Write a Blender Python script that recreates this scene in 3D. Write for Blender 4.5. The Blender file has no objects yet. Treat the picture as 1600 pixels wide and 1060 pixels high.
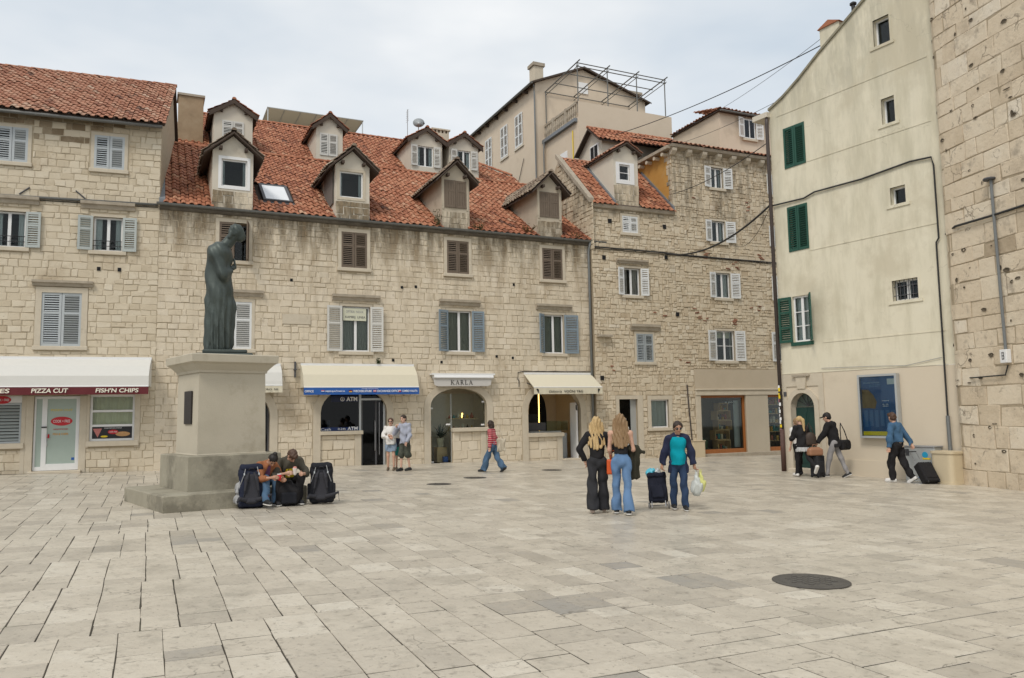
import bpy, math, random
import numpy as np
from mathutils import Vector, Matrix
from mathutils.geometry import tessellate_polygon

# ------------------------------------------------------------------ camera, sky, sun, exposure
SC = bpy.context.scene
COL = SC.collection
R = math.radians
CAM_Z, FPX, PITCH, ROLL = 1.838, 1214.1, R(5.404), R(-1.027)
_c, _s = math.cos(PITCH), math.sin(PITCH)
FW = Vector((0, _c, _s)); _u0 = Vector((0, -_s, _c)); _r0 = Vector((1, 0, 0))
RT = _r0 * math.cos(ROLL) + _u0 * math.sin(ROLL)
UP = _u0 * math.cos(ROLL) - _r0 * math.sin(ROLL)
cam = bpy.data.objects.new('camera', bpy.data.cameras.new('camera'))
COL.objects.link(cam)
cam.matrix_world = Matrix(((RT.x, UP.x, -FW.x, 0), (RT.y, UP.y, -FW.y, 0), (RT.z, UP.z, -FW.z, CAM_Z), (0, 0, 0, 1)))
cam.data.sensor_width = 36; cam.data.sensor_fit = 'HORIZONTAL'
cam.data.lens = FPX / 1600 * 36
cam.data.clip_end = 2000
SC.camera = cam
SC.view_settings.view_transform = 'Standard'; SC.view_settings.look = 'None'
SC.view_settings.exposure = 0.32; SC.view_settings.gamma = 1.0
SC.view_settings.use_curve_mapping = False

SUN_EL, SUN_AZ = R(52), R(205)          # azimuth clockwise from +Y: behind the camera, to its left
wd = bpy.data.worlds.new('World'); SC.world = wd; wd.use_nodes = True
nt = wd.node_tree; N = nt.nodes; Lk = nt.links; N.clear()
wo = N.new('ShaderNodeOutputWorld'); bg = N.new('ShaderNodeBackground')
sky = N.new('ShaderNodeTexSky'); sky.sky_type = 'NISHITA'; sky.sun_disc = False
sky.sun_elevation = SUN_EL; sky.sun_rotation = SUN_AZ
sky.air_density = 1.0; sky.dust_density = 1.0
sk_mul = N.new('ShaderNodeMix'); sk_mul.data_type = 'RGBA'; sk_mul.blend_type = 'MULTIPLY'; sk_mul.inputs[0].default_value = 1
Lk.new(sky.outputs[0], sk_mul.inputs[6]); sk_mul.inputs[7].default_value = (0.09, 0.09, 0.09, 1)
tc = N.new('ShaderNodeTexCoord'); mp = N.new('ShaderNodeMapping'); mp.inputs['Scale'].default_value = (1.0, 1.0, 2.6)
mp.inputs['Location'].default_value = (0.35, 0.1, 0.2)
Lk.new(tc.outputs['Generated'], mp.inputs[0])
cn = N.new('ShaderNodeTexNoise'); cn.inputs['Scale'].default_value = 1.7; cn.inputs['Detail'].default_value = 5; cn.inputs['Roughness'].default_value = 0.5
Lk.new(mp.outputs[0], cn.inputs['Vector'])
cr = N.new('ShaderNodeValToRGB'); e = cr.color_ramp.elements
e[0].position = 0.34; e[0].color = (0.60, 0.67, 0.735, 1); e[1].position = 0.64; e[1].color = (0.98, 0.98, 0.965, 1)
k_ = cr.color_ramp.elements.new(0.5); k_.color = (0.79, 0.82, 0.84, 1)
Lk.new(cn.outputs[0], cr.inputs[0])
mx = N.new('ShaderNodeMix'); mx.data_type = 'RGBA'; mx.inputs[0].default_value = 0.86
Lk.new(sk_mul.outputs[2], mx.inputs[6]); Lk.new(cr.outputs[0], mx.inputs[7])
Lk.new(mx.outputs[2], bg.inputs[0]); bg.inputs[1].default_value = 0.92
Lk.new(bg.outputs[0], wo.inputs[0])
sl = bpy.data.lights.new('sun', 'SUN'); sl.energy = 1.5; sl.angle = R(16); sl.color = (1.0, 0.94, 0.86)
so = bpy.data.objects.new('sun', sl); COL.objects.link(so)
so.rotation_euler = Vector((-math.sin(SUN_AZ) * math.cos(SUN_EL), -math.cos(SUN_AZ) * math.cos(SUN_EL), -math.sin(SUN_EL))).to_track_quat('-Z', 'Y').to_euler()

# ------------------------------------------------------------------ helpers
RNG = random.Random(7)
def gz(x, y): return -0.01715 * x - 0.00656 * (y - 20)          # the square drains towards the right
def project(p):
    d = Vector(p) - Vector((0, 0, CAM_Z)); w = d.dot(FW)
    if w < 0.2: return (-9e9, -9e9, w)
    return (800 + FPX * d.dot(RT) / w, 530 - FPX * d.dot(UP) / w, w)

def tag(o, label=None, cat=None, group=None, kind=None):
    if label: o['label'] = label
    if cat: o['category'] = cat
    if group: o['group'] = group
    if kind: o['kind'] = kind
    return o
def thing(name, label, cat, loc=(0, 0, 0), rz=0, group=None):
    o = bpy.data.objects.new(name, None); COL.objects.link(o); o.empty_display_size = .2
    o.location = loc; o.rotation_euler = (0, 0, rz)
    return tag(o, label, cat, group)
def mesh_obj(name, V, F, mat, parent=None, smooth=False, tint=None, centre=False, mats=None, fm=None):
    V = np.asarray(V, dtype=float)
    loc = (0, 0, 0)
    if centre:
        c = V.mean(axis=0); V = V - c; loc = tuple(c)
    me = bpy.data.meshes.new(name); me.from_pydata(V.tolist(), [], [tuple(int(i) for i in f) for f in F])
    for m in (mats or [mat]): me.materials.append(m)
    if fm is not None: me.polygons.foreach_set('material_index', fm)
    if smooth: me.polygons.foreach_set('use_smooth', [True] * len(me.polygons))
    if tint is not None:
        a = me.attributes.new('tint', 'FLOAT', 'FACE')
        a.data.foreach_set('value', tint if hasattr(tint, '__len__') else [tint] * len(me.polygons))
    o = bpy.data.objects.new(name, me); COL.objects.link(o); o.location = loc
    if parent: o.parent = parent
    return o

class MB:
    def __init__(s): s.V = []; s.F = []; s.T = []
    def add(s, V, F, t=.5):
        n = len(s.V); s.V += [tuple(v) for v in V]; s.F += [tuple(i + n for i in f) for f in F]; s.T += [t] * len(F); return s
    def box(s, x0, y0, z0, x1, y1, z1, t=.5, bev=0, M=None):
        if bev:
            b = min(bev, (x1 - x0) * .45, (y1 - y0) * .45, (z1 - z0) * .45); V = []
            for z, q in ((z0, b), (z0 + b, 0), (z1 - b, 0), (z1, b)):
                i = b if q == 0 else 0
                if q: ring = [(x0 + b, y0 + b), (x1 - b, y0 + b), (x1 - b, y1 - b), (x0 + b, y1 - b)]; ring = [p for p in ring for _ in (0, 1)]
                else: ring = [(x0, y0 + b), (x0 + b, y0), (x1 - b, y0), (x1, y0 + b), (x1, y1 - b), (x1 - b, y1), (x0 + b, y1), (x0, y1 - b)]
                V += [(p[0], p[1], z) for p in ring]
            F = [tuple(range(7, -1, -1)), tuple(range(24, 32))]
            for k in range(3):
                for j in range(8): F.append((k * 8 + j, k * 8 + (j + 1) % 8, k * 8 + 8 + (j + 1) % 8, k * 8 + 8 + j))
        else:
            V = [(x, y, z) for z in (z0, z1) for (x, y) in ((x0, y0), (x1, y0), (x1, y1), (x0, y1))]
            F = [(3, 2, 1, 0), (4, 5, 6, 7), (0, 1, 5, 4), (1, 2, 6, 5), (2, 3, 7, 6), (3, 0, 4, 7)]
        if M is not None: V = [tuple(M @ Vector(v)) for v in V]
        return s.add(V, F, t)
    def tube(s, pts, r, n=8, t=.5, caps=True):
        P = [Vector(p) for p in pts]; V = []; F = []
        rr = r if hasattr(r, '__len__') else [r] * len(P)
        for i, p in enumerate(P):
            d = (P[min(i + 1, len(P) - 1)] - P[max(i - 1, 0)]).normalized()
            a = d.cross(Vector((0, 0, 1)))
            if a.length < .05: a = d.cross(Vector((0, 1, 0)))
            a.normalize(); b = d.cross(a)
            for j in range(n):
                th = 2 * math.pi * j / n; V.append(p + (a * math.cos(th) + b * math.sin(th)) * rr[i])
        for i in range(len(P) - 1):
            for j in range(n): F.append((i * n + j, i * n + (j + 1) % n, (i + 1) * n + (j + 1) % n, (i + 1) * n + j))
        if caps: F += [tuple(range(n - 1, -1, -1)), tuple(range((len(P) - 1) * n, len(P) * n))]
        return s.add(V, F, t)
    def prism(s, poly, y0, y1, t=.5):            # poly of (x, z) pushed from y0 to y1
        n = len(poly); V = [(x, y0, z) for x, z in poly] + [(x, y1, z) for x, z in poly]
        F = [tuple(range(n)), tuple(range(2 * n - 1, n - 1, -1))]
        F += [(i, i + n, (i + 1) % n + n, (i + 1) % n) for i in range(n)]
        return s.add(V, F, t)
    def sweep(s, prof, x0, x1, t=.5):            # prof of (y, z) pushed from x0 to x1
        n = len(prof); V = [(x0, y, z) for y, z in prof] + [(x1, y, z) for y, z in prof]
        F = [tuple(range(n)), tuple(range(2 * n - 1, n - 1, -1))]
        F += [(i, i + n, (i + 1) % n + n, (i + 1) % n) for i in range(n)]
        return s.add(V, F, t)
    def lathe(s, prof, n=16, c=(0, 0, 0), t=.5):  # prof of (r, z)
        V = []; F = []
        for r_, z in prof:
            for j in range(n): V.append((c[0] + r_ * math.cos(2 * math.pi * j / n), c[1] + r_ * math.sin(2 * math.pi * j / n), c[2] + z))
        for i in range(len(prof) - 1):
            for j in range(n): F.append((i * n + j, i * n + (j + 1) % n, (i + 1) * n + (j + 1) % n, (i + 1) * n + j))
        F += [tuple(range(n - 1, -1, -1)), tuple(range((len(prof) - 1) * n, len(prof) * n))]
        return s.add(V, F, t)
    def build(s, name, mat, parent=None, smooth=False, centre=False):
        return mesh_obj(name, s.V, s.F, mat, parent, smooth, s.T, centre)
def box_obj(name, b, mat, parent=None, bev=0): return MB().box(*b, bev=bev).build(name, mat, parent, centre=True)

# ------------------------------------------------------------------ materials
def mat(name, ramp, rough=.8, var=.3, scale=5, bump=.1, bscale=45, attr=False, metallic=0, spec=.35, stain=None, stretch=None, moss=None, crack=None):
    m = bpy.data.materials.new(name); m.use_nodes = True; t = m.node_tree; n = t.nodes; l = t.links
    b = n['Principled BSDF']; b.inputs['Roughness'].default_value = rough; b.inputs['Metallic'].default_value = metallic
    b.inputs['Specular IOR Level'].default_value = spec
    geo = n.new('ShaderNodeNewGeometry'); vec = geo.outputs['Position']
    if stretch:
        mpn = n.new('ShaderNodeMapping'); mpn.inputs['Scale'].default_value = stretch; l.new(vec, mpn.inputs[0]); v1 = mpn.outputs[0]
    else: v1 = vec
    nz = n.new('ShaderNodeTexNoise'); nz.inputs['Scale'].default_value = scale; nz.inputs['Detail'].default_value = 6; nz.inputs['Roughness'].default_value = .62
    l.new(v1, nz.inputs['Vector'])
    ma = n.new('ShaderNodeMath'); ma.operation = 'MULTIPLY_ADD'; l.new(nz.outputs[0], ma.inputs[0]); ma.inputs[1].default_value = var * 2
    if attr:
        at = n.new('ShaderNodeAttribute'); at.attribute_name = 'tint'
        su = n.new('ShaderNodeMath'); su.operation = 'SUBTRACT'; l.new(at.outputs['Fac'], su.inputs[0]); su.inputs[1].default_value = var
        l.new(su.outputs[0], ma.inputs[2])
    else: ma.inputs[2].default_value = .5 - var
    rp = n.new('ShaderNodeValToRGB'); el = rp.color_ramp.elements
    if len(ramp) == 1: ramp = [ramp[0], ramp[0]]
    ps = [i / (len(ramp) - 1) for i in range(len(ramp))]
    el[0].position = 0; el[0].color = (*ramp[0], 1); el[1].position = 1; el[1].color = (*ramp[-1], 1)
    for pz, c in list(zip(ps, ramp))[1:-1]: q = el.new(pz); q.color = (*c, 1)
    l.new(ma.outputs[0], rp.inputs[0]); col = rp.outputs[0]
    def mixin(col, fac_socket, c):
        x = n.new('ShaderNodeMix'); x.data_type = 'RGBA'; l.new(fac_socket, x.inputs[0]); l.new(col, x.inputs[6]); x.inputs[7].default_value = (*c, 1); return x.outputs[2]
    sep = None
    for st in (stain or []):                     # weathering: (z of the source, reach, colour, strength, vertical?)
        zt, reach, c, strg, th = st
        if sep is None:
            sep = n.new('ShaderNodeSeparateXYZ'); l.new(vec, sep.inputs[0])
        mr = n.new('ShaderNodeMapRange'); mr.inputs[1].default_value = zt - reach; mr.inputs[2].default_value = zt - reach * .4; l.new(sep.outputs[2], mr.inputs[0])
        if reach < 0: mr.inputs[1].default_value = zt - reach; mr.inputs[2].default_value = zt
        ms = n.new('ShaderNodeMapping'); ms.inputs['Scale'].default_value = (1.6, 1.6, .32); ms.inputs['Location'].default_value = (zt, 3, 1); l.new(vec, ms.inputs[0])
        sn_ = n.new('ShaderNodeTexNoise'); sn_.inputs['Scale'].default_value = 1.6; sn_.inputs['Detail'].default_value = 5; sn_.inputs['Roughness'].default_value = .7; l.new(ms.outputs[0], sn_.inputs['Vector'])
        r2 = n.new('ShaderNodeMapRange'); r2.inputs[1].default_value = th; r2.inputs[2].default_value = th + .2; l.new(sn_.outputs[0], r2.inputs[0])
        mu = n.new('ShaderNodeMath'); mu.operation = 'MULTIPLY'; l.new(mr.outputs[0], mu.inputs[0]); l.new(r2.outputs[0], mu.inputs[1])
        m2 = n.new('ShaderNodeMath'); m2.operation = 'MULTIPLY'; l.new(mu.outputs[0], m2.inputs[0]); m2.inputs[1].default_value = strg
        col = mixin(col, m2.outputs[0], c)
    if moss:                                     # patches of (scale, threshold, colour, strength)
        for (sc_, th, c, strg) in moss:
            q = n.new('ShaderNodeTexNoise'); q.inputs['Scale'].default_value = sc_; q.inputs['Detail'].default_value = 7; q.inputs['Roughness'].default_value = .65; l.new(vec, q.inputs['Vector'])
            r2 = n.new('ShaderNodeMapRange'); r2.inputs[1].default_value = th; r2.inputs[2].default_value = th + .12; r2.inputs[4].default_value = strg; l.new(q.outputs[0], r2.inputs[0])
            col = mixin(col, r2.outputs[0], c)
    if crack:                                    # hairline cracks: (scale, width, colour, strength)
        wn_ = n.new('ShaderNodeTexNoise'); wn_.inputs['Scale'].default_value = 3; wn_.inputs['Detail'].default_value = 3; l.new(vec, wn_.inputs['Vector'])
        va = n.new('ShaderNodeVectorMath'); va.operation = 'MULTIPLY_ADD'; l.new(wn_.outputs['Color'], va.inputs[0]); va.inputs[1].default_value = (.6, .6, .6); l.new(vec, va.inputs[2])
        vo = n.new('ShaderNodeTexVoronoi'); vo.feature = 'DISTANCE_TO_EDGE'; vo.inputs['Scale'].default_value = crack[0]; l.new(va.outputs[0], vo.inputs['Vector'])
        r3 = n.new('ShaderNodeMapRange'); r3.inputs[1].default_value = crack[1]; r3.inputs[2].default_value = 0; l.new(vo.outputs['Distance'], r3.inputs[0])
        q3 = n.new('ShaderNodeTexNoise'); q3.inputs['Scale'].default_value = 1.1; l.new(vec, q3.inputs['Vector']); r4 = n.new('ShaderNodeMapRange'); r4.inputs[1].default_value = .55; r4.inputs[2].default_value = .62; r4.inputs[4].default_value = crack[3]; l.new(q3.outputs[0], r4.inputs[0])
        m3 = n.new('ShaderNodeMath'); m3.operation = 'MULTIPLY'; l.new(r3.outputs[0], m3.inputs[0]); l.new(r4.outputs[0], m3.inputs[1]); col = mixin(col, m3.outputs[0], crack[2])
    l.new(col, b.inputs['Base Color'])
    if bump:
        bn = n.new('ShaderNodeTexNoise'); bn.inputs['Scale'].default_value = bscale; bn.inputs['Detail'].default_value = 5; bn.inputs['Roughness'].default_value = .6; l.new(vec, bn.inputs['Vector'])
        bu = n.new('ShaderNodeBump'); bu.inputs['Strength'].default_value = bump; bu.inputs['Distance'].default_value = .02
        l.new(bn.outputs[0], bu.inputs['Height']); l.new(bu.outputs[0], b.inputs['Normal'])
    return m
def flat(name, c, rough=.7, var=.12, metallic=0, bump=0, spec=.35, scale=8):
    d = tuple(max(0, x * (1 - var)) for x in c); u = tuple(min(1, x * (1 + var)) for x in c)
    return mat(name, [d, c, u], rough, .35, scale, bump, 60, metallic=metallic, spec=spec)
def glass_mat(name, tint=(.9, .95, .95), refl=1.0):
    m = bpy.data.materials.new(name); m.use_nodes = True; t = m.node_tree; n = t.nodes; n.clear()
    o = n.new('ShaderNodeOutputMaterial'); mix = n.new('ShaderNodeMixShader'); tr = n.new('ShaderNodeBsdfTransparent'); gl = n.new('ShaderNodeBsdfGlossy')
    tr.inputs[0].default_value = (*tint, 1); gl.inputs['Roughness'].default_value = .03
    fr = n.new('ShaderNodeFresnel'); fr.inputs[0].default_value = 1.32 * refl
    t.links.new(fr.outputs[0], mix.inputs[0]); t.links.new(tr.outputs[0], mix.inputs[1]); t.links.new(gl.outputs[0], mix.inputs[2]); t.links.new(mix.outputs[0], o.inputs[0])
    return m
CREAM = [(.31, .245, .165), (.50, .42, .305), (.62, .535, .405), (.67, .59, .465), (.73, .66, .54)]
GUT = (.10, .085, .06)
m_stoneA = mat('limestone_left', [(.21, .155, .095), (.445, .37, .26), (.56, .48, .355), (.625, .55, .425), (.69, .625, .505)], .9, .2, 3.5, .5, 22, attr=True, moss=[(.7, .56, (.33, .25, .155), .5), (1.8, .62, (.38, .29, .185), .6), (4.5, .62, (.24, .19, .13), .6), (16, .66, (.12, .095, .065), .75)])
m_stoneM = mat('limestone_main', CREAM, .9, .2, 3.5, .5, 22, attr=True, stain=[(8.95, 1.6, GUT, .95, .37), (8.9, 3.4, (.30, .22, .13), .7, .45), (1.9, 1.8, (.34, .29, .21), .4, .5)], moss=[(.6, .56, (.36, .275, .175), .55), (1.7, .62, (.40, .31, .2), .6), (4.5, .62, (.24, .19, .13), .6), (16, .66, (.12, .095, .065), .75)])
m_stoneC = mat('rubble_limestone', [(.28, .205, .13), (.455, .365, .25), (.56, .47, .34), (.62, .54, .41), (.68, .61, .495)], .92, .22, 3.5, .7, 18, attr=True, stain=[(10.7, .7, GUT, .8, .45)], moss=[(1.1, .58, (.33, .25, .16), .6), (4.5, .62, (.21, .17, .12), .65), (15, .65, (.11, .085, .06), .75)])
m_stoneT = mat('tower_limestone', [(.36, .285, .195), (.53, .435, .31), (.62, .52, .385), (.67, .58, .445), (.70, .63, .515)], .9, .3, 2.2, 1.0, 9, attr=True, crack=(1.0, .02, (.14, .11, .08), .8), moss=[(.8, .53, (.45, .37, .27), .6), (2.0, .58, (.28, .235, .18), .65), (6, .60, (.19, .155, .115), .7), (17, .63, (.11, .09, .065), .8)])
m_mortar = mat('lime_mortar', [(.24, .19, .125), (.43, .36, .255), (.58, .50, .375)], .95, .35, 6, .5, 30)
m_mortarC = mat('old_mortar', [(.20, .155, .105), (.38, .31, .215), (.52, .44, .32)], .95, .35, 5, .6, 30)
m_dress = mat('dressed_stone', [(.40, .34, .255), (.54, .475, .37), (.63, .57, .46)], .85, .32, 4, .35, 30, moss=[(2.5, .62, (.3, .25, .18), .5)])
m_dressdark = mat('weathered_lintel', [(.16, .135, .1), (.36, .31, .24), (.5, .44, .35)], .9, .45, 4, .5, 30)
m_plasterD = mat('lime_yellow_plaster', [(.58, .53, .40), (.685, .635, .495), (.74, .695, .565)], .85, .3, 1.2, .1, 20, stain=[(13.5, 3.5, (.36, .335, .255), .65, .42), (8.5, 2.2, (.48, .45, .34), .45, .45), (4.4, 2.0, (.47, .43, .31), .5, .46)], moss=[(.45, .52, (.53, .475, .35), .7), (1.3, .6, (.50, .455, .34), .5), (4, .66, (.42, .385, .29), .45)], crack=(.5, .006, (.33, .3, .22), .5))
m_plasterDlow = mat('beige_plaster', [(.54, .465, .355), (.61, .53, .41), (.66, .585, .465)], .85, .28, 1.1, .1, 22, moss=[(.8, .6, (.47, .40, .30), .5)])
m_plaster = mat('pink_cream_plaster', [(.50, .415, .31), (.60, .505, .39), (.65, .56, .45)], .88, .3, 1.5, .12, 25, moss=[(.7, .58, (.44, .36, .265), .55), (.45, .66, (.33, .29, .22), .5)])
m_plasterG = mat('stained_dormer_plaster', [(.36, .31, .23), (.46, .40, .31), (.54, .48, .38)], .9, .35, 2.5, .2, 25, moss=[(1.4, .58, (.26, .22, .16), .6)])
m_plasterW = mat('pale_render', [(.50, .45, .37), (.58, .53, .44), (.63, .58, .5)], .88, .3, 2, .12, 25, moss=[(1.2, .62, (.4, .34, .26), .5)])
m_orange = mat('ochre_plaster', [(.40, .20, .045), (.50, .27, .07), (.55, .33, .11)], .9, .35, 2, .12, 20, moss=[(1.2, .66, (.42, .33, .2), .5)])
TILE = [(.11, .048, .03), (.25, .09, .047), (.345, .133, .07), (.405, .178, .098), (.46, .27, .17)]
m_tile = mat('terracotta_tile', TILE, .8, .22, 6, .25, 40, attr=True, moss=[(.7, .57, (.20, .095, .055), .5), (2.2, .56, (.17, .09, .055), .55), (7, .62, (.10, .075, .055), .65)])
m_tileold = mat('old_terracotta_tile', [(.12, .065, .045), (.27, .115, .07), (.36, .165, .10), (.42, .23, .15), (.46, .32, .23)], .85, .2, 6, .3, 40, attr=True, moss=[(1.8, .56, (.17, .12, .085), .6), (6, .64, (.1, .085, .065), .65)])
m_tiledark = mat('lichened_tile', [(.085, .065, .05), (.17, .125, .09), (.26, .2, .145), (.34, .28, .21)], .9, .3, 6, .4, 30, attr=True, moss=[(3, .55, (.22, .2, .15), .6)])
m_shadecornice = mat('shadow_dark_cornice', [(.05, .042, .033), (.11, .095, .075), (.24, .21, .165)], .9, .45, 3, .4, 30)  # shadow band under the gutter painted into the cornice colour
m_soffit = mat('dark_soffit_wood', [(.035, .025, .02), (.07, .05, .038), (.10, .075, .055)], .85, .4, 6, .2, 30)
m_shut_grey = flat('grey_shutter_paint', (.42, .45, .46), .6, .1)
m_shut_white = flat('white_shutter_paint', (.66, .67, .66), .55, .08)
m_shut_offwhite = flat('offwhite_shutter_paint', (.58, .57, .53), .6, .1)
m_shut_blue = flat('blue_grey_shutter_paint', (.20, .25, .29), .6, .14)
m_shut_green = flat('green_shutter_paint', (.018, .075, .052), .5, .15)
m_shut_wood = mat('bare_shutter_wood', [(.09, .065, .045), (.155, .12, .09), (.22, .18, .14)], .9, .4, 8, .3, 40, stretch=(8, 8, .6))
m_shut_greygreen = flat('grey_green_shutter_paint', (.40, .43, .41), .6, .1)
m_white = flat('white_frame', (.74, .74, .73), .45, .05)
m_glass = glass_mat('window_glass')
m_glassdark = glass_mat('tinted_glass', (.35, .38, .42))
m_room = flat('dim_room', (.16, .145, .13), .9, .2)
m_roomlit = flat('shop_room', (.72, .61, .46), .9, .2)
m_curtain = mat('net_curtain', [(.40, .41, .40), (.55, .55, .53), (.64, .64, .62)], .9, .4, 9, 0, stretch=(6, 6, .3))
m_blackvoid = flat('dark_interior', (.012, .012, .013), .9, .2)
m_gutter = flat('zinc_gutter', (.15, .15, .14), .55, .25, .3)
m_pipe = flat('grey_downpipe', (.19, .20, .20), .5, .2, .3)
m_pipebrown = flat('brown_downpipe', (.07, .055, .05), .5, .25)
m_cable = flat('black_cable', (.03, .03, .03), .6, .2)
m_flash = flat('lead_flashing', (.20, .215, .23), .55, .2, .3)
m_awn_white = flat('white_awning', (.62, .61, .57), .8, .05)
m_awn_cream = flat('cream_awning', (.62, .57, .44), .8, .05)
m_maroon = flat('maroon_fabric', (.115, .016, .02), .7, .15)
m_signblue = flat('blue_banner', (.02, .10, .36), .5, .1)
m_textcream = flat('cream_letters', (.78, .74, .62), .6, .03)
m_textwhite = flat('white_letters', (.80, .80, .80), .6, .03)
m_textblack = flat('black_letters', (.02, .018, .016), .6, .1)
m_red = flat('red_print', (.50, .02, .03), .5, .1)
m_yellow = flat('yellow_print', (.75, .56, .02), .5, .08)
m_orangep = flat('orange_print', (.70, .32, .04), .5, .08)
m_black = flat('black_paint', (.02, .02, .022), .5, .2)
m_darkgrey = flat('dark_grey', (.08, .08, .085), .6, .2)
m_grey = flat('mid_grey', (.30, .30, .30), .6, .12)
m_ltgrey = flat('light_grey_metal', (.46, .48, .48), .4, .08, .4)
m_steel = flat('steel', (.45, .45, .46), .3, .1, .9)
m_woodor = mat('varnished_orange_wood', [(.20, .065, .018), (.32, .115, .03), (.40, .16, .05)], .45, .4, 4, .05, 40, stretch=(5, 5, .6))
m_woodlt = mat('pale_crate_wood', [(.42, .25, .11), (.55, .36, .17), (.62, .43, .23)], .6, .4, 4, .05, 40)
m_beigebox = flat('beige_plastic', (.56, .47, .32), .5, .05)
m_greendoor = flat('dark_green_door', (.012, .042, .035), .45, .2)
m_pvcgreen = flat('pale_green_glass', (.36, .43, .38), .25, .06)
# ------------------------------------------------------------------ piece layers (stones, tiles, flags)
def stone_piece(c4, proud, mapf, rng, chamf=.014, back=.012, rough=.004):
    cx = sum(c[0] for c in c4) / 4; cz = sum(c[1] for c in c4) / 4
    V = []
    for (d, ins) in ((back, 0), (-proud * .55, 0), (-proud, chamf)):
        for i, (a, z) in enumerate(c4):
            ax, az = cx - a, cz - z; L_ = math.hypot(ax, az) or 1; q = min(ins * 1.5, L_ * .4) / L_
            V.append(mapf(a + ax * q, d + (rng.uniform(-rough, rough) if ins else 0), z + az * q))
    F = [(8, 9, 10, 11)]
    for k in (0, 4):
        for i in range(4): F.append((k + i, k + (i + 1) % 4, k + 4 + (i + 1) % 4, k + 4 + i))
    return V, F
def lay(parent, name, plural, pieces, material, world, limit=300, score=None):
    """pieces: (V, F, tint). The ones that show largest become objects, the rest one mesh."""
    sc = []
    for i, (V, F, t) in enumerate(pieces):
        a = np.asarray(V); c = a.mean(axis=0); w = world @ Vector(c); px = project(w)
        inside = -20 < px[0] < 1620 and -20 < px[1] < 1080
        q = [project(world @ Vector(v)) for v in (a.min(axis=0), a.max(axis=0))]
        area = abs(q[0][0] - q[1][0]) * abs(q[0][1] - q[1][1]) + 1e-3
        sc.append((area if inside else area * 1e-4, i))
    sc.sort(reverse=True)
    big = {i for _, i in sc[:limit]}
    for i in sorted(big):
        V, F, t = pieces[i]; mesh_obj(name, V, F, material, parent, tint=t, centre=True)
    rest = MB()
    for i, (V, F, t) in enumerate(pieces):
        if i not in big: rest.add(V, F, t)
    if rest.F: tag(rest.build(plural, material, parent), kind='stuff')
def split_rect(r, holes):
    out = [r]
    for h in holes:
        nxt = []
        for (a, z, b, y) in out:
            if h[2] <= a or h[0] >= b or h[3] <= z or h[1] >= y: nxt.append((a, z, b, y)); continue
            if h[0] > a: nxt.append((a, z, h[0], y))
            if h[2] < b: nxt.append((h[2], z, b, y))
            m0, m1 = max(a, h[0]), min(b, h[2])
            if h[3] < y: nxt.append((m0, h[3], m1, y))
            if h[1] > z: nxt.append((m0, z, m1, h[1]))
        out = nxt
    return [q for q in out if q[2] - q[0] > .06 and q[3] - q[1] > .05]
def stone_wall(s0, s1, z0, z1, ch, lw, holes, rng, mapf, jit=.018, gap=.0085, proud=(.003, .022), top=None, keep=None, tintf=None, double=0.0, sig=.075):
    P = []; z = z0; skip = []
    while z < z1 - .04:
        h = min(rng.uniform(*ch), z1 - z)
        if z1 - z - h < ch[0] * .5: h = z1 - z
        a = s0; nskip = []
        while a < s1 - .02:
            w = rng.uniform(*lw) * (1.0 if rng.random() > .2 else .6); b = min(a + w, s1)
            if s1 - b < .12: b = s1
            zz = z + h
            if double and rng.random() < double and z + h < z1 - ch[1]: zz = z + h + ch[0]; nskip.append((a, z + h, b, zz))
            for r in split_rect((a, z, b, zz), holes + skip):
                mx_, mz_ = (r[0] + r[2]) / 2, (r[1] + r[3]) / 2
                if keep and not keep(mx_, mz_): continue
                c4 = [(r[0] + gap, r[1] + gap), (r[2] - gap, r[1] + gap), (r[2] - gap, r[3] - gap), (r[0] + gap, r[3] - gap)]
                j = min(jit, (r[2] - r[0]) * .12, (r[3] - r[1]) * .12)
                c4 = [(p[0] + rng.uniform(-j, j), p[1] + rng.uniform(-j, j)) for p in c4]
                if top: c4 = [(p[0], min(p[1], top(p[0]) - .01)) for p in c4]
                if max(p[1] for p in c4) - min(p[1] for p in c4) < .04: continue
                t = min(1, max(0, rng.gauss(.58, sig)))
                if tintf: t = tintf(mx_, mz_, t)
                V, F = stone_piece(c4, rng.uniform(*proud), mapf, rng)
                P.append((V, F, t))
            a = b
        skip = nskip; z += h
    return P
def front(a, d, z): return (a, d, z)
def wall_mesh(name, outline, holes, m, parent, depth=.3, extra=None):
    """front at y=0 with real openings, their reveals, and whatever boxes close the body"""
    loops = [[Vector((x, z, 0)) for x, z in outline]] + [[Vector((x, z, 0)) for x, z in h] for h in holes]
    flatv = [v for l in loops for v in l]
    tris = tessellate_polygon(loops)
    mb = MB(); mb.add([(v.x, 0, v.y) for v in flatv], [tuple(t) for t in tris])
    for h in holes:
        n = len(h); mb.add([(x, 0, z) for x, z in h] + [(x, depth, z) for x, z in h], [(i, (i + 1) % n, (i + 1) % n + n, i + n) for i in range(n)])
    if extra: extra(mb)
    return mb.build(name, m, parent)
def rect(r): return [(r[0], r[1]), (r[2], r[1]), (r[2], r[3]), (r[0], r[3])]
def arch(s0, s1, z0, zs, zt, n=14):
    c = (s0 + s1) / 2; h = (s1 - s0) / 2
    return [(s0, z0), (s1, z0)] + [(c + h * math.cos(math.pi * i / n), zs + (zt - zs) * math.sin(math.pi * i / n)) for i in range(n + 1)]
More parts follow.
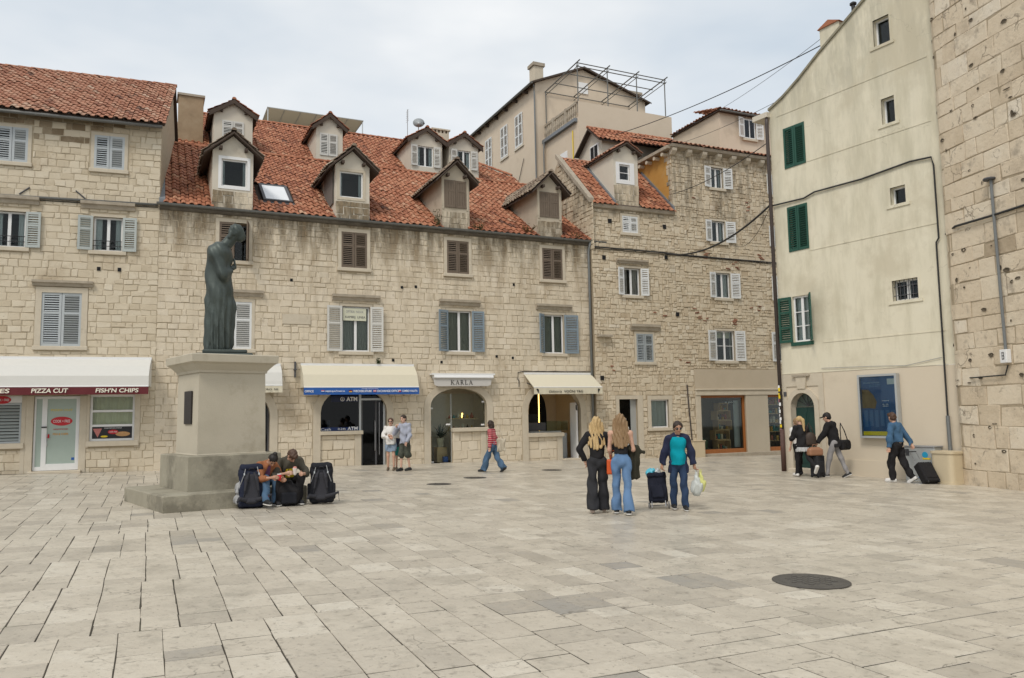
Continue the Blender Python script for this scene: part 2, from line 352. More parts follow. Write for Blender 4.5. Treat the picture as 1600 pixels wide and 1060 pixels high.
def ring_prism(mb, inner, outer, y0, y1, t=.5):      # open band between two equal-length polylines of (x, z)
    n = len(inner)
    for i in range(n - 1):
        q = [inner[i], inner[i + 1], outer[i + 1], outer[i]]
        V = [(x, y0, z) for x, z in q] + [(x, y1, z) for x, z in q]
        mb.add(V, [(0, 1, 2, 3), (7, 6, 5, 4), (0, 4, 5, 1), (2, 6, 7, 3)], t)
    for k in (0, n - 1):
        q = [inner[k], outer[k]]; mb.add([(q[0][0], y0, q[0][1]), (q[1][0], y0, q[1][1]), (q[1][0], y1, q[1][1]), (q[0][0], y1, q[0][1])], [(0, 1, 2, 3)], t)
def arch_surround(parent, s0, s1, z0, zs, zt, w=.28, m=None, out=.035):
    n = 14; c = (s0 + s1) / 2; h = (s1 - s0) / 2
    inn = [(s1, z0)] + [(c + h * math.cos(math.pi * i / n), zs + (zt - zs) * math.sin(math.pi * i / n)) for i in range(n + 1)] + [(s0, z0)]
    outr = [(s1 + w, z0)] + [(c + (h + w) * math.cos(math.pi * i / n), zs + (zt - zs + w) * math.sin(math.pi * i / n)) for i in range(n + 1)] + [(s0 - w, z0)]
    mb = MB(); ring_prism(mb, inn, outr, -out, .05); return mb.build('arch_surround', m or m_dress, parent)

# ------------------------------------------------------------------ windows and shutters
_shm = {}
def shutter_mesh(w, h, m, rails=1, solid=False):
    key = (round(w, 2), round(h, 2), m.name, rails, solid)
    if key in _shm: return _shm[key]
    mb = MB(); st = min(.07, w * .16); T = .02
    mb.box(0, -T, 0, st, T, h); mb.box(w - st, -T, 0, w, T, h)
    zs = [0] + [h * (i + 1) / (rails + 1) for i in range(rails)] + [h]
    if rails == 1: zs[1] = h * .62
    edges = []
    for i, z in enumerate(zs):
        a, b = (z, z + .09) if i == 0 else ((z - .08, z) if i == len(zs) - 1 else (z - .035, z + .035))
        mb.box(st, -T + .002, a, w - st, T - .002, b); edges.append((a, b))
    for i in range(len(edges) - 1):
        a, b = edges[i][1], edges[i + 1][0]
        if solid:
            n = 3
            for k in range(n): mb.box(st + (w - 2 * st) * k / n + .004, -.012, a, st + (w - 2 * st) * (k + 1) / n - .004, .008, b)
        else:
            n = max(2, int((b - a) / .068)); dz = (b - a) / n
            for k in range(n):
                zc = a + dz * (k + .5); t = .007; hh = dz * .33
                V = [(x, y, z) for x in (st - .01, w - st + .01) for (y, z) in ((-.018, zc - hh), (.018, zc + hh - .012), (.018, zc + hh), (-.018, zc - hh + .012))]
                mb.add(V, [(0, 1, 2, 3), (7, 6, 5, 4), (0, 4, 5, 1), (1, 5, 6, 2), (2, 6, 7, 3), (3, 7, 4, 0)])
    me_o = mb.build('shutter', m); me = me_o.data; bpy.data.objects.remove(me_o); _shm[key] = me
    return me
def shutter(parent, s, z, w, h, m, ang=0, y=-.03, rails=1, flip=False, solid=False, label=None):
    """hinge at s; ang 0 lies in the wall plane to the right of the hinge, flip to its left"""
    o = bpy.data.objects.new('shutter', shutter_mesh(w, h, m, rails, solid)); COL.objects.link(o); o.parent = parent
    o.location = (s, y, z); o.rotation_euler = (0, 0, (math.pi - R(ang)) if flip else R(ang))
    if flip: o.rotation_euler = (0, 0, math.pi + R(ang))
    if label: o['label'] = label
    return o
def pair_closed(p, r, m, y=.03, rails=1, ajar=0, solid=False):
    w = (r[2] - r[0]) / 2 - .006; h = r[3] - r[1]
    shutter(p, r[0], r[1], w, h, m, -ajar, y, rails, solid=solid); shutter(p, r[2], r[1], w, h, m, ajar * .3, y, rails, True, solid=solid)
def pair_open(p, r, m, wl=None, wr=None, al=8, ar=8, rails=1):
    w = (r[2] - r[0]) / 2; h = r[3] - r[1]
    if wl: shutter(p, r[0] - .01, r[1], wl, h, m, al, -.05, rails, True)
    if wr: shutter(p, r[2] + .01, r[1], wr, h, m, -ar, -.05, rails)
def window(p, r, y=.14, m=None, mull=1, fw=.055, curtain=.5, glass=None, bars=0, room=True, cm=None, roomm=None):
    s0, z0, s1, z1 = r; m = m or m_white; mb = MB()
    mb.box(s0, y - .03, z0, s0 + fw, y + .03, z1); mb.box(s1 - fw, y - .03, z0, s1, y + .03, z1)
    mb.box(s0 + fw, y - .03, z0, s1 - fw, y + .03, z0 + fw); mb.box(s0 + fw, y - .03, z1 - fw, s1 - fw, y + .03, z1)
    xs = [s0 + fw + (s1 - s0 - 2 * fw) * i / (mull + 1) for i in range(mull + 2)]
    for x in xs[1:-1]: mb.box(x - .045, y - .028, z0 + fw, x + .045, y + .028, z1 - fw)
    for k in range(bars):
        zb = z0 + fw + (z1 - z0 - 2 * fw) * (k + 1) / (bars + 1)
        for i in range(mull + 1): mb.box(xs[i] + (.045 if i else 0), y - .02, zb - .012, xs[i + 1] - (.045 if i < mull else 0), y + .02, zb + .012)
    w = mb.build('window', m, p)
    kid = w if p.parent is None else p
    for i in range(mull + 1):
        a = xs[i] + (.045 if i else 0); b = xs[i + 1] - (.045 if i < mull else 0)
        box_obj('pane', (a, y - .004, z0 + fw, b, y + .004, z1 - fw), glass or m_glass, kid)
    if curtain:
        n = 24; wv = (s1 - s0 - .04) / n; V = []; F = []
        for side in (0, 1):
            b0 = len(V); L_ = (s1 - s0 - .06) * min(.5, curtain)
            for i in range(n + 1):
                x = (s0 + .03 + L_ * i / n) if side == 0 else (s1 - .03 - L_ * i / n); yy = y + .1 + .02 * math.sin(i * 1.9)
                V += [(x, yy, z0 + .02), (x, yy, z1 - .02)]
            F += [(b0 + 2 * i, b0 + 2 * i + 2, b0 + 2 * i + 3, b0 + 2 * i + 1) for i in range(n)]
        mesh_obj('curtain', V, F, cm or m_curtain, kid, True)
    if room:
        q = MB(); D_ = 1.6; a, b, c, d = s0 - .2, s1 + .2, z0 - .2, z1 + .2; y0 = y + .16
        q.add([(a, y0, c), (b, y0, c), (b, y0, d), (a, y0, d), (a, y0 + D_, c), (b, y0 + D_, c), (b, y0 + D_, d), (a, y0 + D_, d)], [(4, 5, 6, 7), (0, 4, 7, 3), (1, 2, 6, 5), (0, 1, 5, 4), (3, 7, 6, 2)])
        q.build('interior', roomm or m_room, kid)
    return w
def surround(p, r, w=.12, out=.03, m=None, sill=True, name='window_surround'):
    s0, z0, s1, z1 = r; mb = MB()
    mb.box(s0 - w, -out, z0, s0, .06, z1 + w); mb.box(s1, -out, z0, s1 + w, .06, z1 + w); mb.box(s0, -out, z1, s1, .06, z1 + w)
    o = mb.build(name, m or m_dress, p)
    if sill: box_obj('window_sill', (s0 - w - .04, -out - .06, z0 - .13, s1 + w + .04, .1, z0 - .002), m or m_dress, p, .012)
    return o
def lintel(p, r, m=None, out=.16):
    s0, z0, s1, z1 = r; h = z1 - z0
    MB().sweep([(.05, z0), (-out * .45, z0), (-out * .6, z0 + h * .45), (-out, z0 + h * .6), (-out, z1), (.05, z1)], s0, s1).build('lintel', m or m_dressdark, p)
def text(name, body, width, height, m, parent, loc, ext=.004, bold=.0, shear=0, align='CENTER', rot=None):
    c = bpy.data.curves.new(name, 'FONT'); c.body = body; c.extrude = ext; c.offset = bold; c.shear = shear; c.align_x = 'LEFT'
    o = bpy.data.objects.new(name, c); COL.objects.link(o); dg = bpy.context.evaluated_depsgraph_get()
    me = bpy.data.meshes.new_from_object(o.evaluated_get(dg)); bpy.data.objects.remove(o)
    n = len(me.vertices); co = np.zeros(n * 3); me.vertices.foreach_get('co', co); co = co.reshape(-1, 3)
    lo, hi = co.min(axis=0), co.max(axis=0)
    co[:, 0] = (co[:, 0] - (lo[0] + hi[0]) / 2) * width / (hi[0] - lo[0]); co[:, 1] = (co[:, 1] - (lo[1] + hi[1]) / 2) * height / (hi[1] - lo[1])
    me.vertices.foreach_set('co', co.ravel()); me.materials.clear(); me.materials.append(m); me.name = name
    t = bpy.data.objects.new(name, me); COL.objects.link(t); t.parent = parent; t.location = loc; t.rotation_euler = rot or (math.pi / 2, 0, 0)
    return t
# ------------------------------------------------------------------ roofs
TP = [(0, 0), (.09, .036), (.31, .056), (.53, .036), (.62, 0), (.81, -.006), (1, .002)]
def tile_piece(o, ux, uy, un, w, L_, rng):
    V = []; jl = rng.uniform(-.03, .025); jr = rng.uniform(-.014, .014); jz = rng.uniform(-.006, .012)
    for (yy, lift, drop) in ((0, .034, .022), (0, .034, 0), (L_, 0, 0)):
        for (x, z) in TP:
            a = o + ux * (x * w * .99 + jr + (x - .4) * (.01 if yy == 0 else -.02)) + uy * (yy + jl) + un * (z + lift - drop + jz)
            V.append(tuple(a))
    n = len(TP); F = []
    for k in (0, n):
        for i in range(n - 1): F.append((k + i, k + i + 1, k + n + i + 1, k + n + i))
    return V, F
def tile_field(o, ux, uy, W, Ln, rng, w=.265, ex=.36, keep=None, dark=None):
    un = ux.cross(uy).normalized(); P = []
    nc = max(1, int(round(W / w))); w = W / nc; nr = max(1, int(math.ceil(Ln / ex)))
    for r_ in range(nr):
        for c in range(nc):
            a = o + ux * (c * w) + uy * (r_ * ex); mid = a + ux * (w / 2) + uy * (ex / 2)
            if keep and not keep(mid): continue
            L_ = ex * 1.12 if (r_ + 1) * ex * 1.0 < Ln else max(.1, Ln - r_ * ex)
            V, F = tile_piece(a, ux, uy, un, w, L_, rng)
            t = min(1, max(0, rng.gauss(.55, .17)))
            if dark: t = dark(mid, t)
            P.append((V, F, t))
    return P
def ridge_tiles(parent, pts, m, r=.10, step=.4, name='ridge_tile', plural='ridge_tiles', world=Matrix()):
    P = []; rng = random.Random(3)
    for a, b in zip(pts[:-1], pts[1:]):
        a = Vector(a); b = Vector(b); L_ = (b - a).length; n = max(1, int(L_ / step)); d = (b - a) / n; dn = d.normalized()
        sd = dn.cross(Vector((0, 0, 1))).normalized(); up = sd.cross(dn)
        for i in range(n):
            V = []; F = []
            for k, (f, rr) in enumerate(((-.04, r * 1.12), (1.0, r * .92))):
                for j in range(6):
                    th = math.pi * j / 5; V.append(tuple(a + d * (i + f) + sd * (math.cos(th) * rr) + up * (math.sin(th) * rr - .02)))
            F = [(j, j + 1, 7 + j, 6 + j) for j in range(5)] + [tuple(range(6))]
            P.append((V, F, min(1, max(0, rng.gauss(.5, .15)))))
    lay(parent, name, plural, P, m, world, 60)
# ================================================================== the square
GD = Matrix.Rotation(R(25.03), 4, 'Z'); GD.translation = Vector((-11.68, 25.39, 0))   # frame of the long facade
def Wl(house): return Matrix.Translation(house.location) @ Matrix.Rotation(house.rotation_euler.z, 4, 'Z')
m_flag = mat('polished_limestone_flag', [(.32, .30, .265), (.40, .358, .292), (.48, .43, .348), (.55, .495, .402), (.62, .57, .475)], .36, .34, 5, .35, 14, attr=True, spec=.5, crack=(1.3, .012, (.1, .085, .065), .75), moss=[(.8, .54, (.335, .30, .24), .6), (3.0, .55, (.34, .31, .25), .6), (8, .575, (.23, .20, .16), .75), (22, .585, (.15, .13, .10), .8)])
m_joint = mat('dirty_joint', [(.02, .017, .012), (.055, .047, .034), (.11, .095, .07)], .95, .4, 5, .4, 40, moss=[(2.2, .6, (.05, .07, .02), .7)])
gv = [(-160, -30), (160, -30), (160, 260), (-160, 260)]
gr = mesh_obj('ground', [(x, y, gz(x, y) - .05) for x, y in gv], [(0, 1, 2, 3)], m_joint); tag(gr, kind='structure')
pvv = [(-26, -1), (22, -1), (22, 44), (-26, 44)]
pave = mesh_obj('pavement', [(x, y, gz(x, y) - .0045) for x, y in pvv], [(0, 1, 2, 3)], m_joint); tag(pave, kind='structure')
def flags():
    rng = random.Random(21); P = []
    OB = [((8.7, 25.1), R(-57.83), 9, 12), ]
    def ok(u, b):
        w = GD @ Vector((u, b, 0)); x, y = w.x, w.y
        if y < 2.2 or abs(x) > .70 * y + 5.5: return False
        if b > .05: return False
        # behind the plastered house and the tower
        if (x - 8.7) * .8465 + (y - 25.1) * .532 > .3 and (x - 8.7) * .532 - (y - 25.1) * .8465 > -.2: return False
        if x > 11.9 + (20.3 - y) * .213 + .4 and y < 20.6: return False
        if math.hypot(x + 6.15, y - 16.1) < 1.2: return False
        return True
    def put(u0, b0, u1, b1):
        if not ok((u0 + u1) / 2, (b0 + b1) / 2): return
        g = rng.uniform(.003, .0055); e_ = rng.uniform(.0055, .010); j = .005
        c4 = [(u0 + g, b0 + e_), (u1 - g, b0 + e_), (u1 - g, b1 - e_), (u0 + g, b1 - e_)]
        c4 = [(p[0] + rng.uniform(-j, j), p[1] + rng.uniform(-j, j)) for p in c4]
        dz = rng.uniform(-.0015, .0015); tx = rng.uniform(-.002, .002); ty = rng.uniform(-.002, .002); cu, cb = (u0 + u1) / 2, (b0 + b1) / 2
        def mf(a, d, z):
            w = GD @ Vector((a, z, 0)); return (w.x, w.y, gz(w.x, w.y) - .012 - (d if d < 0 else d * 1.2) + dz + (a - cu) * tx + (z - cb) * ty)
        V, F = stone_piece(c4, .012, mf, rng, .0025, .012, .0006)
        t = rng.gauss(.63, .15)
        if rng.random() < .08: t -= rng.uniform(.2, .45)
        P.append((V, F, min(.95, max(.02, t))))
    b = -30.5
    while b < 0:
        if rng.random() < .35:                       # a single transverse course
            d = rng.uniform(.26, .42); u = -9.0 + rng.uniform(0, .8)
            while u < 30:
                w = rng.uniform(.4, .9); put(u, b, u + w, min(b + d, 0)); u += w
            b += d; continue
        D_ = rng.uniform(1.6, 3.4); u = -9.0 + rng.uniform(0, .5)
        while u < 30:
            w = rng.uniform(.28, .47); q = b
            while q < b + D_ - .02:
                l = rng.uniform(.27, .62)
                if b + D_ - q - l < .28: l = b + D_ - q
                put(u, q, u + w, min(q + l, 0)); q += l
            u += w
        b += D_
    return P
lay(pave, 'paving_stone', 'paving_stones', flags(), m_flag, Matrix(), 300)

# ================================================================== house on the left (pizza shop)
hA = thing('stone_house', 'left stone house with faded red tile roof above the pizza shop', 'house', (-11.68, 25.39, 0), R(20.33))
WA = Wl(hA)
a_up = [(-4.75, 10.01, -3.87, 11.14), (-1.99, 10.02, -1.10, 11.14)]
a_mid = [(-4.77, 7.28, -3.84, 8.42), (-1.94, 7.30, -1.09, 8.42)]
a_low = [(-3.32, 4.18, -2.20, 5.88)]
a_gnd = [(-3.42, .12, -2.15, 2.62), (-1.87, 1.17, -.58, 2.64), (-5.3, 1.17, -3.74, 2.60)]
outA = [(-9, -.6), (0, -.6), (0, 11.85), (-9, 11.85)]
def bodyA(mb):
    mb.add([(0, 0, -.6), (0, 9, -.6), (0, 9, 11.85), (0, 4.8, 15.0), (0, 0, 11.85), (-9, 0, -.6), (-9, 9, -.6), (-9, 9, 11.85), (-9, 4.8, 15.0), (-9, 0, 11.85)], [(0, 1, 2, 3, 4), (5, 9, 8, 7, 6), (1, 6, 7, 2)])
wA = wall_mesh('wall', outA, [rect(r) for r in a_up + a_mid + a_low + a_gnd], m_mortar, hA, .3, bodyA)
def grow(r, a, b=None, c=None, d=None): b = a if b is None else b; c = a if c is None else c; d = a if d is None else d; return (r[0] - a, r[1] - b, r[2] + c, r[3] + d)
holesA = [grow(r, .14, .14, .14, .14) for r in a_up] + [grow(r, .13, .15, .13, .15) for r in a_mid] + [grow(a_low[0], .18, .16, .18, .2)] + [(-3.62, -.6, -1.95, 2.9), (-1.95, .95, -.42, 2.9), (-5.5, .95, -3.62, 2.9)]
rngA = random.Random(5)
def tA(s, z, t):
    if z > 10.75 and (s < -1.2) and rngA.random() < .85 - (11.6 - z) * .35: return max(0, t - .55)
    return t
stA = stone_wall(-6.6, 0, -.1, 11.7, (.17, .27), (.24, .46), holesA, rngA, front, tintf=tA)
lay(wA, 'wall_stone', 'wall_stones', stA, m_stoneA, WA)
# roof
TA = .66; roofA = MB().add([(-9.2, -.35, 11.62), (.12, -.35, 11.62), (.12, 4.85, 15.05), (-9.2, 4.85, 15.05), (-9.2, -.35, 11.54), (.12, -.35, 11.54), (.12, 4.85, 14.95), (-9.2, 4.85, 14.95), (.12, 9.3, 11.7), (-9.2, 9.3, 11.7)],
    [(0, 1, 2, 3), (4, 7, 6, 5), (0, 4, 5, 1), (1, 5, 6, 2), (0, 3, 7, 4), (3, 2, 8, 9)]).build('roof', m_soffit, hA)
ux = Vector((1, 0, 0)); uyA = Vector((0, 5.2, 3.43)).normalized()
tl = tile_field(Vector((-6.7, -.45, 11.60)), ux, uyA, 6.85, 6.32, random.Random(11), .26, .36)
lay(roofA, 'roof_tile', 'roof_tiles', tl, m_tileold, WA)
ridge_tiles(roofA, [(-7, 4.87, 15.08), (.15, 4.87, 15.08)], m_tileold, world=WA)
MB().tube([(-7, -.38, 11.52), (.05, -.38, 11.5)], .06).build('gutter', m_gutter, hA, True)
# windows
for r in a_up:
    pair_closed(hA, r, m_shut_grey, .0, 1); surround(hA, r, .10, .02); window(hA, r, .2, mull=1, curtain=0)
for r, l in ((a_mid[0], .4), (a_mid[1], .43)):
    window(hA, r, .14, mull=1, curtain=.25); pair_open(hA, r, m_shut_greygreen, l, .42, 6, 6); surround(hA, r, .09, .015)
    lintel(hA, (r[0] - .38, 8.66, r[2] + .36, 8.9))
    mb = MB()
    for zz in (7.45, 7.62): mb.tube([(r[0], -.04, zz), (r[2], -.04, zz)], .012, 6)
    for k in range(8): mb.tube([(r[0] + .03 + (r[2] - r[0] - .06) * k / 7, -.04, 7.32), (r[0] + .03 + (r[2] - r[0] - .06) * k / 7, -.04, 7.62)], .006, 5)
    mb.build('window_railing', m_black, hA)
for sgn, s in ((1, -4.05), (-1, -2.2)): MB().tube([(s, -.03, 8.98), (s + .28 * sgn, -.03, 9.22)], .022, 6).build('iron_bracket', m_darkgrey, hA)
r = a_low[0]; pair_closed(hA, r, m_shut_grey, .02, 1); surround(hA, r, .17, .03); window(hA, r, .2, curtain=0); lintel(hA, (-3.59, 6.08, -1.89, 6.26))
MB().tube([(-9, -.06, 8.86), (-.05, -.06, 8.93)], .045, 8).build('wall_pipe', m_gutter, hA, True)
MB().tube([(-9, -.03, 8.78), (-.05, -.03, 8.85)], .014, 6).build('wall_cable', m_cable, hA)
for s in (-1.75, -1.15): box_obj('putlog_hole', (s - .05, -.034, 6.64, s + .05, .05, 6.76), m_blackvoid, hA)
# shop front
for b in ((-3.62, -.3, -3.42, 2.62), (-2.15, -.3, -1.95, 2.62), (-.58, .95, -.42, 2.7), (-1.95, .95, -1.87, 2.7), (-3.74, -.3, -3.62, 2.62)):
    box_obj('shop_jamb', (b[0], -.035, b[1], b[2], .1, b[3]), m_dress, hA, .01)
box_obj('shop_lintel', (-5.6, -.03, 2.645, -.42, .1, 2.9), m_dress, hA, .01)
box_obj('window_sill', (-1.95, -.1, 1.0, -.44, .15, 1.165), m_dress, hA, .012)
box_obj('window_sill', (-5.4, -.1, 1.0, -3.64, .15, 1.165), m_dress, hA, .012)
box_obj('doorstep', (-3.5, -.22, -.2, -2.05, .2, .29), m_dress, hA, .015)
mb = MB()
for b in ((-3.41, .3, -3.36, 2.6), (-3.20, .3, -3.06, 2.6), (-2.26, .3, -2.16, 2.6)): mb.box(b[0], .06, b[1], b[2], .13, b[3])
for b in ((-3.36, .3, -3.2, .42), (-3.06, .3, -2.26, .50), (-3.06, 2.52, -2.26, 2.6), (-3.36, 2.52, -3.2, 2.6)): mb.box(b[0], .062, b[1], b[2], .128, b[3])
dr = mb.build('shop_door', m_white, hA)
box_obj('pane', (-3.36, .09, .42, -3.2, .1, 2.52), m_pvcgreen, dr); dp = box_obj('pane', (-3.06, .09, .5, -2.26, .1, 2.52), m_pvcgreen, dr)
MB().box(-3.2, .02, 1.62, -3.06, .06, 1.66).build('letter_slot', m_black, dr)
MB().tube([(-3.03, .02, 1.05), (-3.03, -.02, 1.12), (-3.03, -.02, 1.36), (-3.03, .02, 1.43)], .016, 6).build('door_handle', m_steel, dr)
def disc_sign(parent, cx, cz, w, h, m, y, words=None):
    n = 28; V = [(cx + w / 2 * math.cos(2 * math.pi * i / n), yy, cz + h / 2 * math.sin(2 * math.pi * i / n)) for yy in (y, y + .006) for i in range(n)]
    o = mesh_obj('oval_sign', V, [tuple(range(n)), tuple(range(2 * n - 1, n - 1, -1))] + [(i, i + n, (i + 1) % n + n, (i + 1) % n) for i in range(n)], m, parent)
    if words: text('lettering', words, w * .78, h * .3, m_textwhite, parent, (cx, y - .003, cz))
disc_sign(dr, -2.66, 1.82, .60, .28, m_red, .08, 'COOK + FREE')
text('lettering', 'PIZZA CUT', .6, .06, m_yellow, dr, (-2.66, .084, 2.17)); text('lettering', 'SANDWICHES', .4, .04, m_red, dr, (-2.68, .084, 1.57)); text('lettering', 'FISH & CHIPS', .42, .065, m_orangep, dr, (-2.68, .084, 1.42))
box_obj('blue_sticker', (-2.36, .082, .6, -2.28, .088, .68), m_signblue, dr); box_obj('red_sticker', (-3.06, .05, 1.3, -2.98, .058, 1.42), m_red, dr)
wr = (-1.87, 1.17, -.58, 2.64)
mb = MB(); y = .09; mb.box(wr[0], y - .03, wr[1], wr[0] + .07, y + .03, wr[3]); mb.box(wr[2] - .07, y - .03, wr[1], wr[2], y + .03, wr[3])
for z in (1.17, 1.62, 2.08, 2.57): mb.box(wr[0] + .07, y - .028, z, wr[2] - .07, y + .028, z + .07)
sw = mb.build('shop_window', m_white, hA)
for z0, z1 in ((1.69, 2.08), (2.15, 2.57)): box_obj('pane', (wr[0] + .07, y - .004, z0, wr[2] - .07, y + .004, z1), m_glass, sw)
mesh_obj('curtain', [v for i in range(31) for v in ((wr[0] + .05 + 1.19 * i / 30, y + .1 + .02 * math.sin(i * 1.4), 1.6), (wr[0] + .05 + 1.19 * i / 30, y + .1 + .02 * math.sin(i * 1.4), 2.62))], [(2 * i, 2 * i + 2, 2 * i + 3, 2 * i + 1) for i in range(30)], mat('yellow_curtain', [(.42, .36, .20), (.58, .52, .32), (.62, .58, .42)], .9, .4, 4, 0, stretch=(5, 5, .2)), sw)
pp = box_obj('menu_poster', (wr[0] + .07, y - .02, 1.24, wr[2] - .07, y + .02, 1.62), m_black, sw)
disc_sign(sw, -1.2, 1.45, .3, .14, m_red, .062, 'COOK+FREE')
mesh_obj('pizza_slice_print', [(-1.78, .064, 1.56), (-1.52, .064, 1.56), (-1.64, .064, 1.28)], [(0, 1, 2)], flat('pizza_print', (.5, .18, .16), .6, .5, scale=30), sw)
disc_sign(sw, -.92, 1.38, .42, .15, flat('bread_print', (.5, .28, .12), .6, .4, scale=14), .064)
disc_sign(sw, -1.45, 1.31, .2, .06, m_yellow, .064)
text('lettering', 'SANDWICHES & PIZZA', .5, .035, m_textwhite, sw, (-1.2, .062, 1.575))
box_obj('shop_interior', (-1.9, .3, 1.1, -.5, .32, 2.65), m_room, sw)
# louvred vent
mb = MB(); vr = (-5.3, 1.17, -3.74, 2.40); mb.box(vr[0], .02, vr[1], vr[0] + .06, .08, vr[3]); mb.box(vr[2] - .06, .02, vr[1], vr[2], .08, vr[3]); mb.box(vr[0], .022, vr[1], vr[2], .078, vr[1] + .06); mb.box(vr[0], .022, vr[3] - .06, vr[2], .078, vr[3])
vent = mb.build('louvre_vent', m_shut_grey, hA)
for k in range(11):
    z = 1.26 + k * .1; MB().add([(vr[0] + .06, .02, z - .01), (vr[2] - .06, .02, z - .01), (vr[2] - .06, .09, z + .055), (vr[0] + .06, .09, z + .055), (vr[0] + .06, .02, z + .002), (vr[2] - .06, .02, z + .002), (vr[2] - .06, .09, z + .067), (vr[0] + .06, .09, z + .067)], [(0, 1, 2, 3), (7, 6, 5, 4), (0, 4, 5, 1), (2, 6, 7, 3)]).build('slat', m_shut_greygreen, vent, centre=True)
box_obj('vent_back', (-5.3, .12, 1.17, -3.74, .14, 2.6), m_blackvoid, vent)
box_obj('sign_board', (-5.3, .0, 2.41, -3.74, .06, 2.62), m_white, vent); disc_sign(vent, -4.28, 2.5, .5, .24, m_red, -.012, 'COOK + FREE')
def awning(parent_label, loc, rz, s0, s1, prof, val, m, mval, name='awning', sides=True, th=.02):
    a = thing(name, parent_label, 'awning', loc, rz)
    n = len(prof); inner = [(y + th * .6, z - th) for y, z in prof]
    mb = MB()
    for i in range(n - 1):
        q = [prof[i], prof[i + 1], inner[i + 1], inner[i]]
        mb.add([(s0, *p) for p in q] + [(s1, *p) for p in q], [(0, 1, 5, 4), (3, 7, 6, 2), (0, 3, 2, 1), (4, 5, 6, 7), (0, 4, 7, 3), (1, 2, 6, 5)])
    if sides:
        for x in (s0, s1):
            poly = [(0, prof[-1][1])] + list(prof)
            mb.add([(x - .005, *p) for p in poly] + [(x + .005, *p) for p in poly], [tuple(range(n + 1)), tuple(range(2 * n + 1, n, -1))])
    mb.build('canopy', m, a)
    yv, zv = prof[-1]
    v = MB(); k = 40; V = []; F = []
    for i in range(k + 1):
        x = s0 + (s1 - s0) * i / k; w = .008 * math.sin(i * 1.7)
        V += [(x, yv - .012, zv - .004), (x, yv - .012 + w, zv - val)]
    nn = len(V); V += [(p[0], p[1] + .01, p[2]) for p in V]
    for i in range(k):
        F += [(2 * i, 2 * i + 1, 2 * i + 3, 2 * i + 2), (nn + 2 * i, nn + 2 * i + 2, nn + 2 * i + 3, nn + 2 * i + 1), (2 * i + 1, nn + 2 * i + 1, nn + 2 * i + 3, 2 * i + 3)]
    v = mesh_obj('valance', V, F, mval, a)
    MB().tube([(s0, yv, zv), (s1, yv, zv)], .022, 8).build('front_bar', m_white, a)
    MB().box(s0, -.09, prof[0][1] - .02, s1, -.005, prof[0][1] + .06).build('cassette', m_white, a)
    return a, v
aw, vl = awning('long white awning with maroon PIZZA CUT and FISH\'N CHIPS valance', hA.location, R(20.33), -6.6, -.12, [(-.02, 3.78), (-.2, 3.74), (-.62, 3.52), (-.88, 3.2), (-.92, 2.87)], .25, m_awn_white, m_maroon)
for w_, x, wd_ in (('SANDWICHES', -4.75, 1.75), ("PIZZA CUT", -2.83, .98), ("FISH'N CHIPS", -1.0, 1.2)):
    text('lettering', w_, wd_, .135, m_textcream, vl, (x, -.955, 2.745), bold=.02, shear=.12, ext=.003)

# ================================================================== long house in the middle
hM = thing('stone_house', 'long stone house with four gabled dormers flush with its facade', 'house', (-11.68, 25.39, 0), R(25.03))
WM = Wl(hM)
m1 = (1.84, 4.17, 2.98, 5.8); m2 = (6.1, 4.15, 7.13, 5.8); m3 = (10.18, 4.21, 11.15, 5.8); m4 = (14.33, 4.21, 15.25, 5.8)
n1 = (1.88, 7.22, 2.84, 8.55); n2 = (6.07, 7.22, 7.02, 8.55); n3 = (10.16, 7.25, 11.07, 8.55); n4 = (14.31, 7.25, 15.25, 8.55)
KA = (9.45, 11.75, -.3, 2.15, 2.80); EX = (5.35, 7.76, -.3, 1.95, 2.86); GE = (13.53, 15.95, -.3, 1.9, 2.9); HI = (1.5, 3.62, -.3, 1.9, 2.8)
outM = [(0, -.6), (17.05, -.6), (17.05, 9.0), (0, 9.0)]
def bodyM(mb):
    mb.add([(0, .01, -.6), (0, 6.4, -.6), (0, 6.4, 13.1), (0, .01, 9), (17.05, .01, -.6), (17.05, 6.4, -.6), (17.05, 6.4, 13.1), (17.05, .01, 9)], [(0, 1, 2, 3), (4, 7, 6, 5), (1, 5, 6, 2)])
wM = wall_mesh('wall', outM, [rect(r) for r in (m1, m2, m3, m4, n1, n2, n3, n4)] + [arch(*q) for q in (KA, EX, GE, HI)], m_mortar, hM, .32, bodyM)
holesM = [grow(r, .13, .16, .13, .16) for r in (n1, n2, n3, n4)] + [grow(r, .1, .14, .1, .12) for r in (m1, m2, m3, m4)]
for q in (KA, EX, GE, HI): holesM += [(q[0] - .27, -.6, q[1] + .27, 2.0), (q[0] - .1, 2.0, q[1] + .1, q[4] - .15), (q[0] + .25, q[4] - .2, q[1] - .25, q[4] + .22)]
stM = stone_wall(0, 17.05, -.25, 8.86, (.17, .27), (.22, .48), holesM + [(4.0, 5.08, 4.98, 5.44)], random.Random(9), front)
lay(wM, 'wall_stone', 'wall_stones', stM, m_stoneM, WM)
for q in (KA, EX, GE, HI): arch_surround(hM, *q, w=.26)
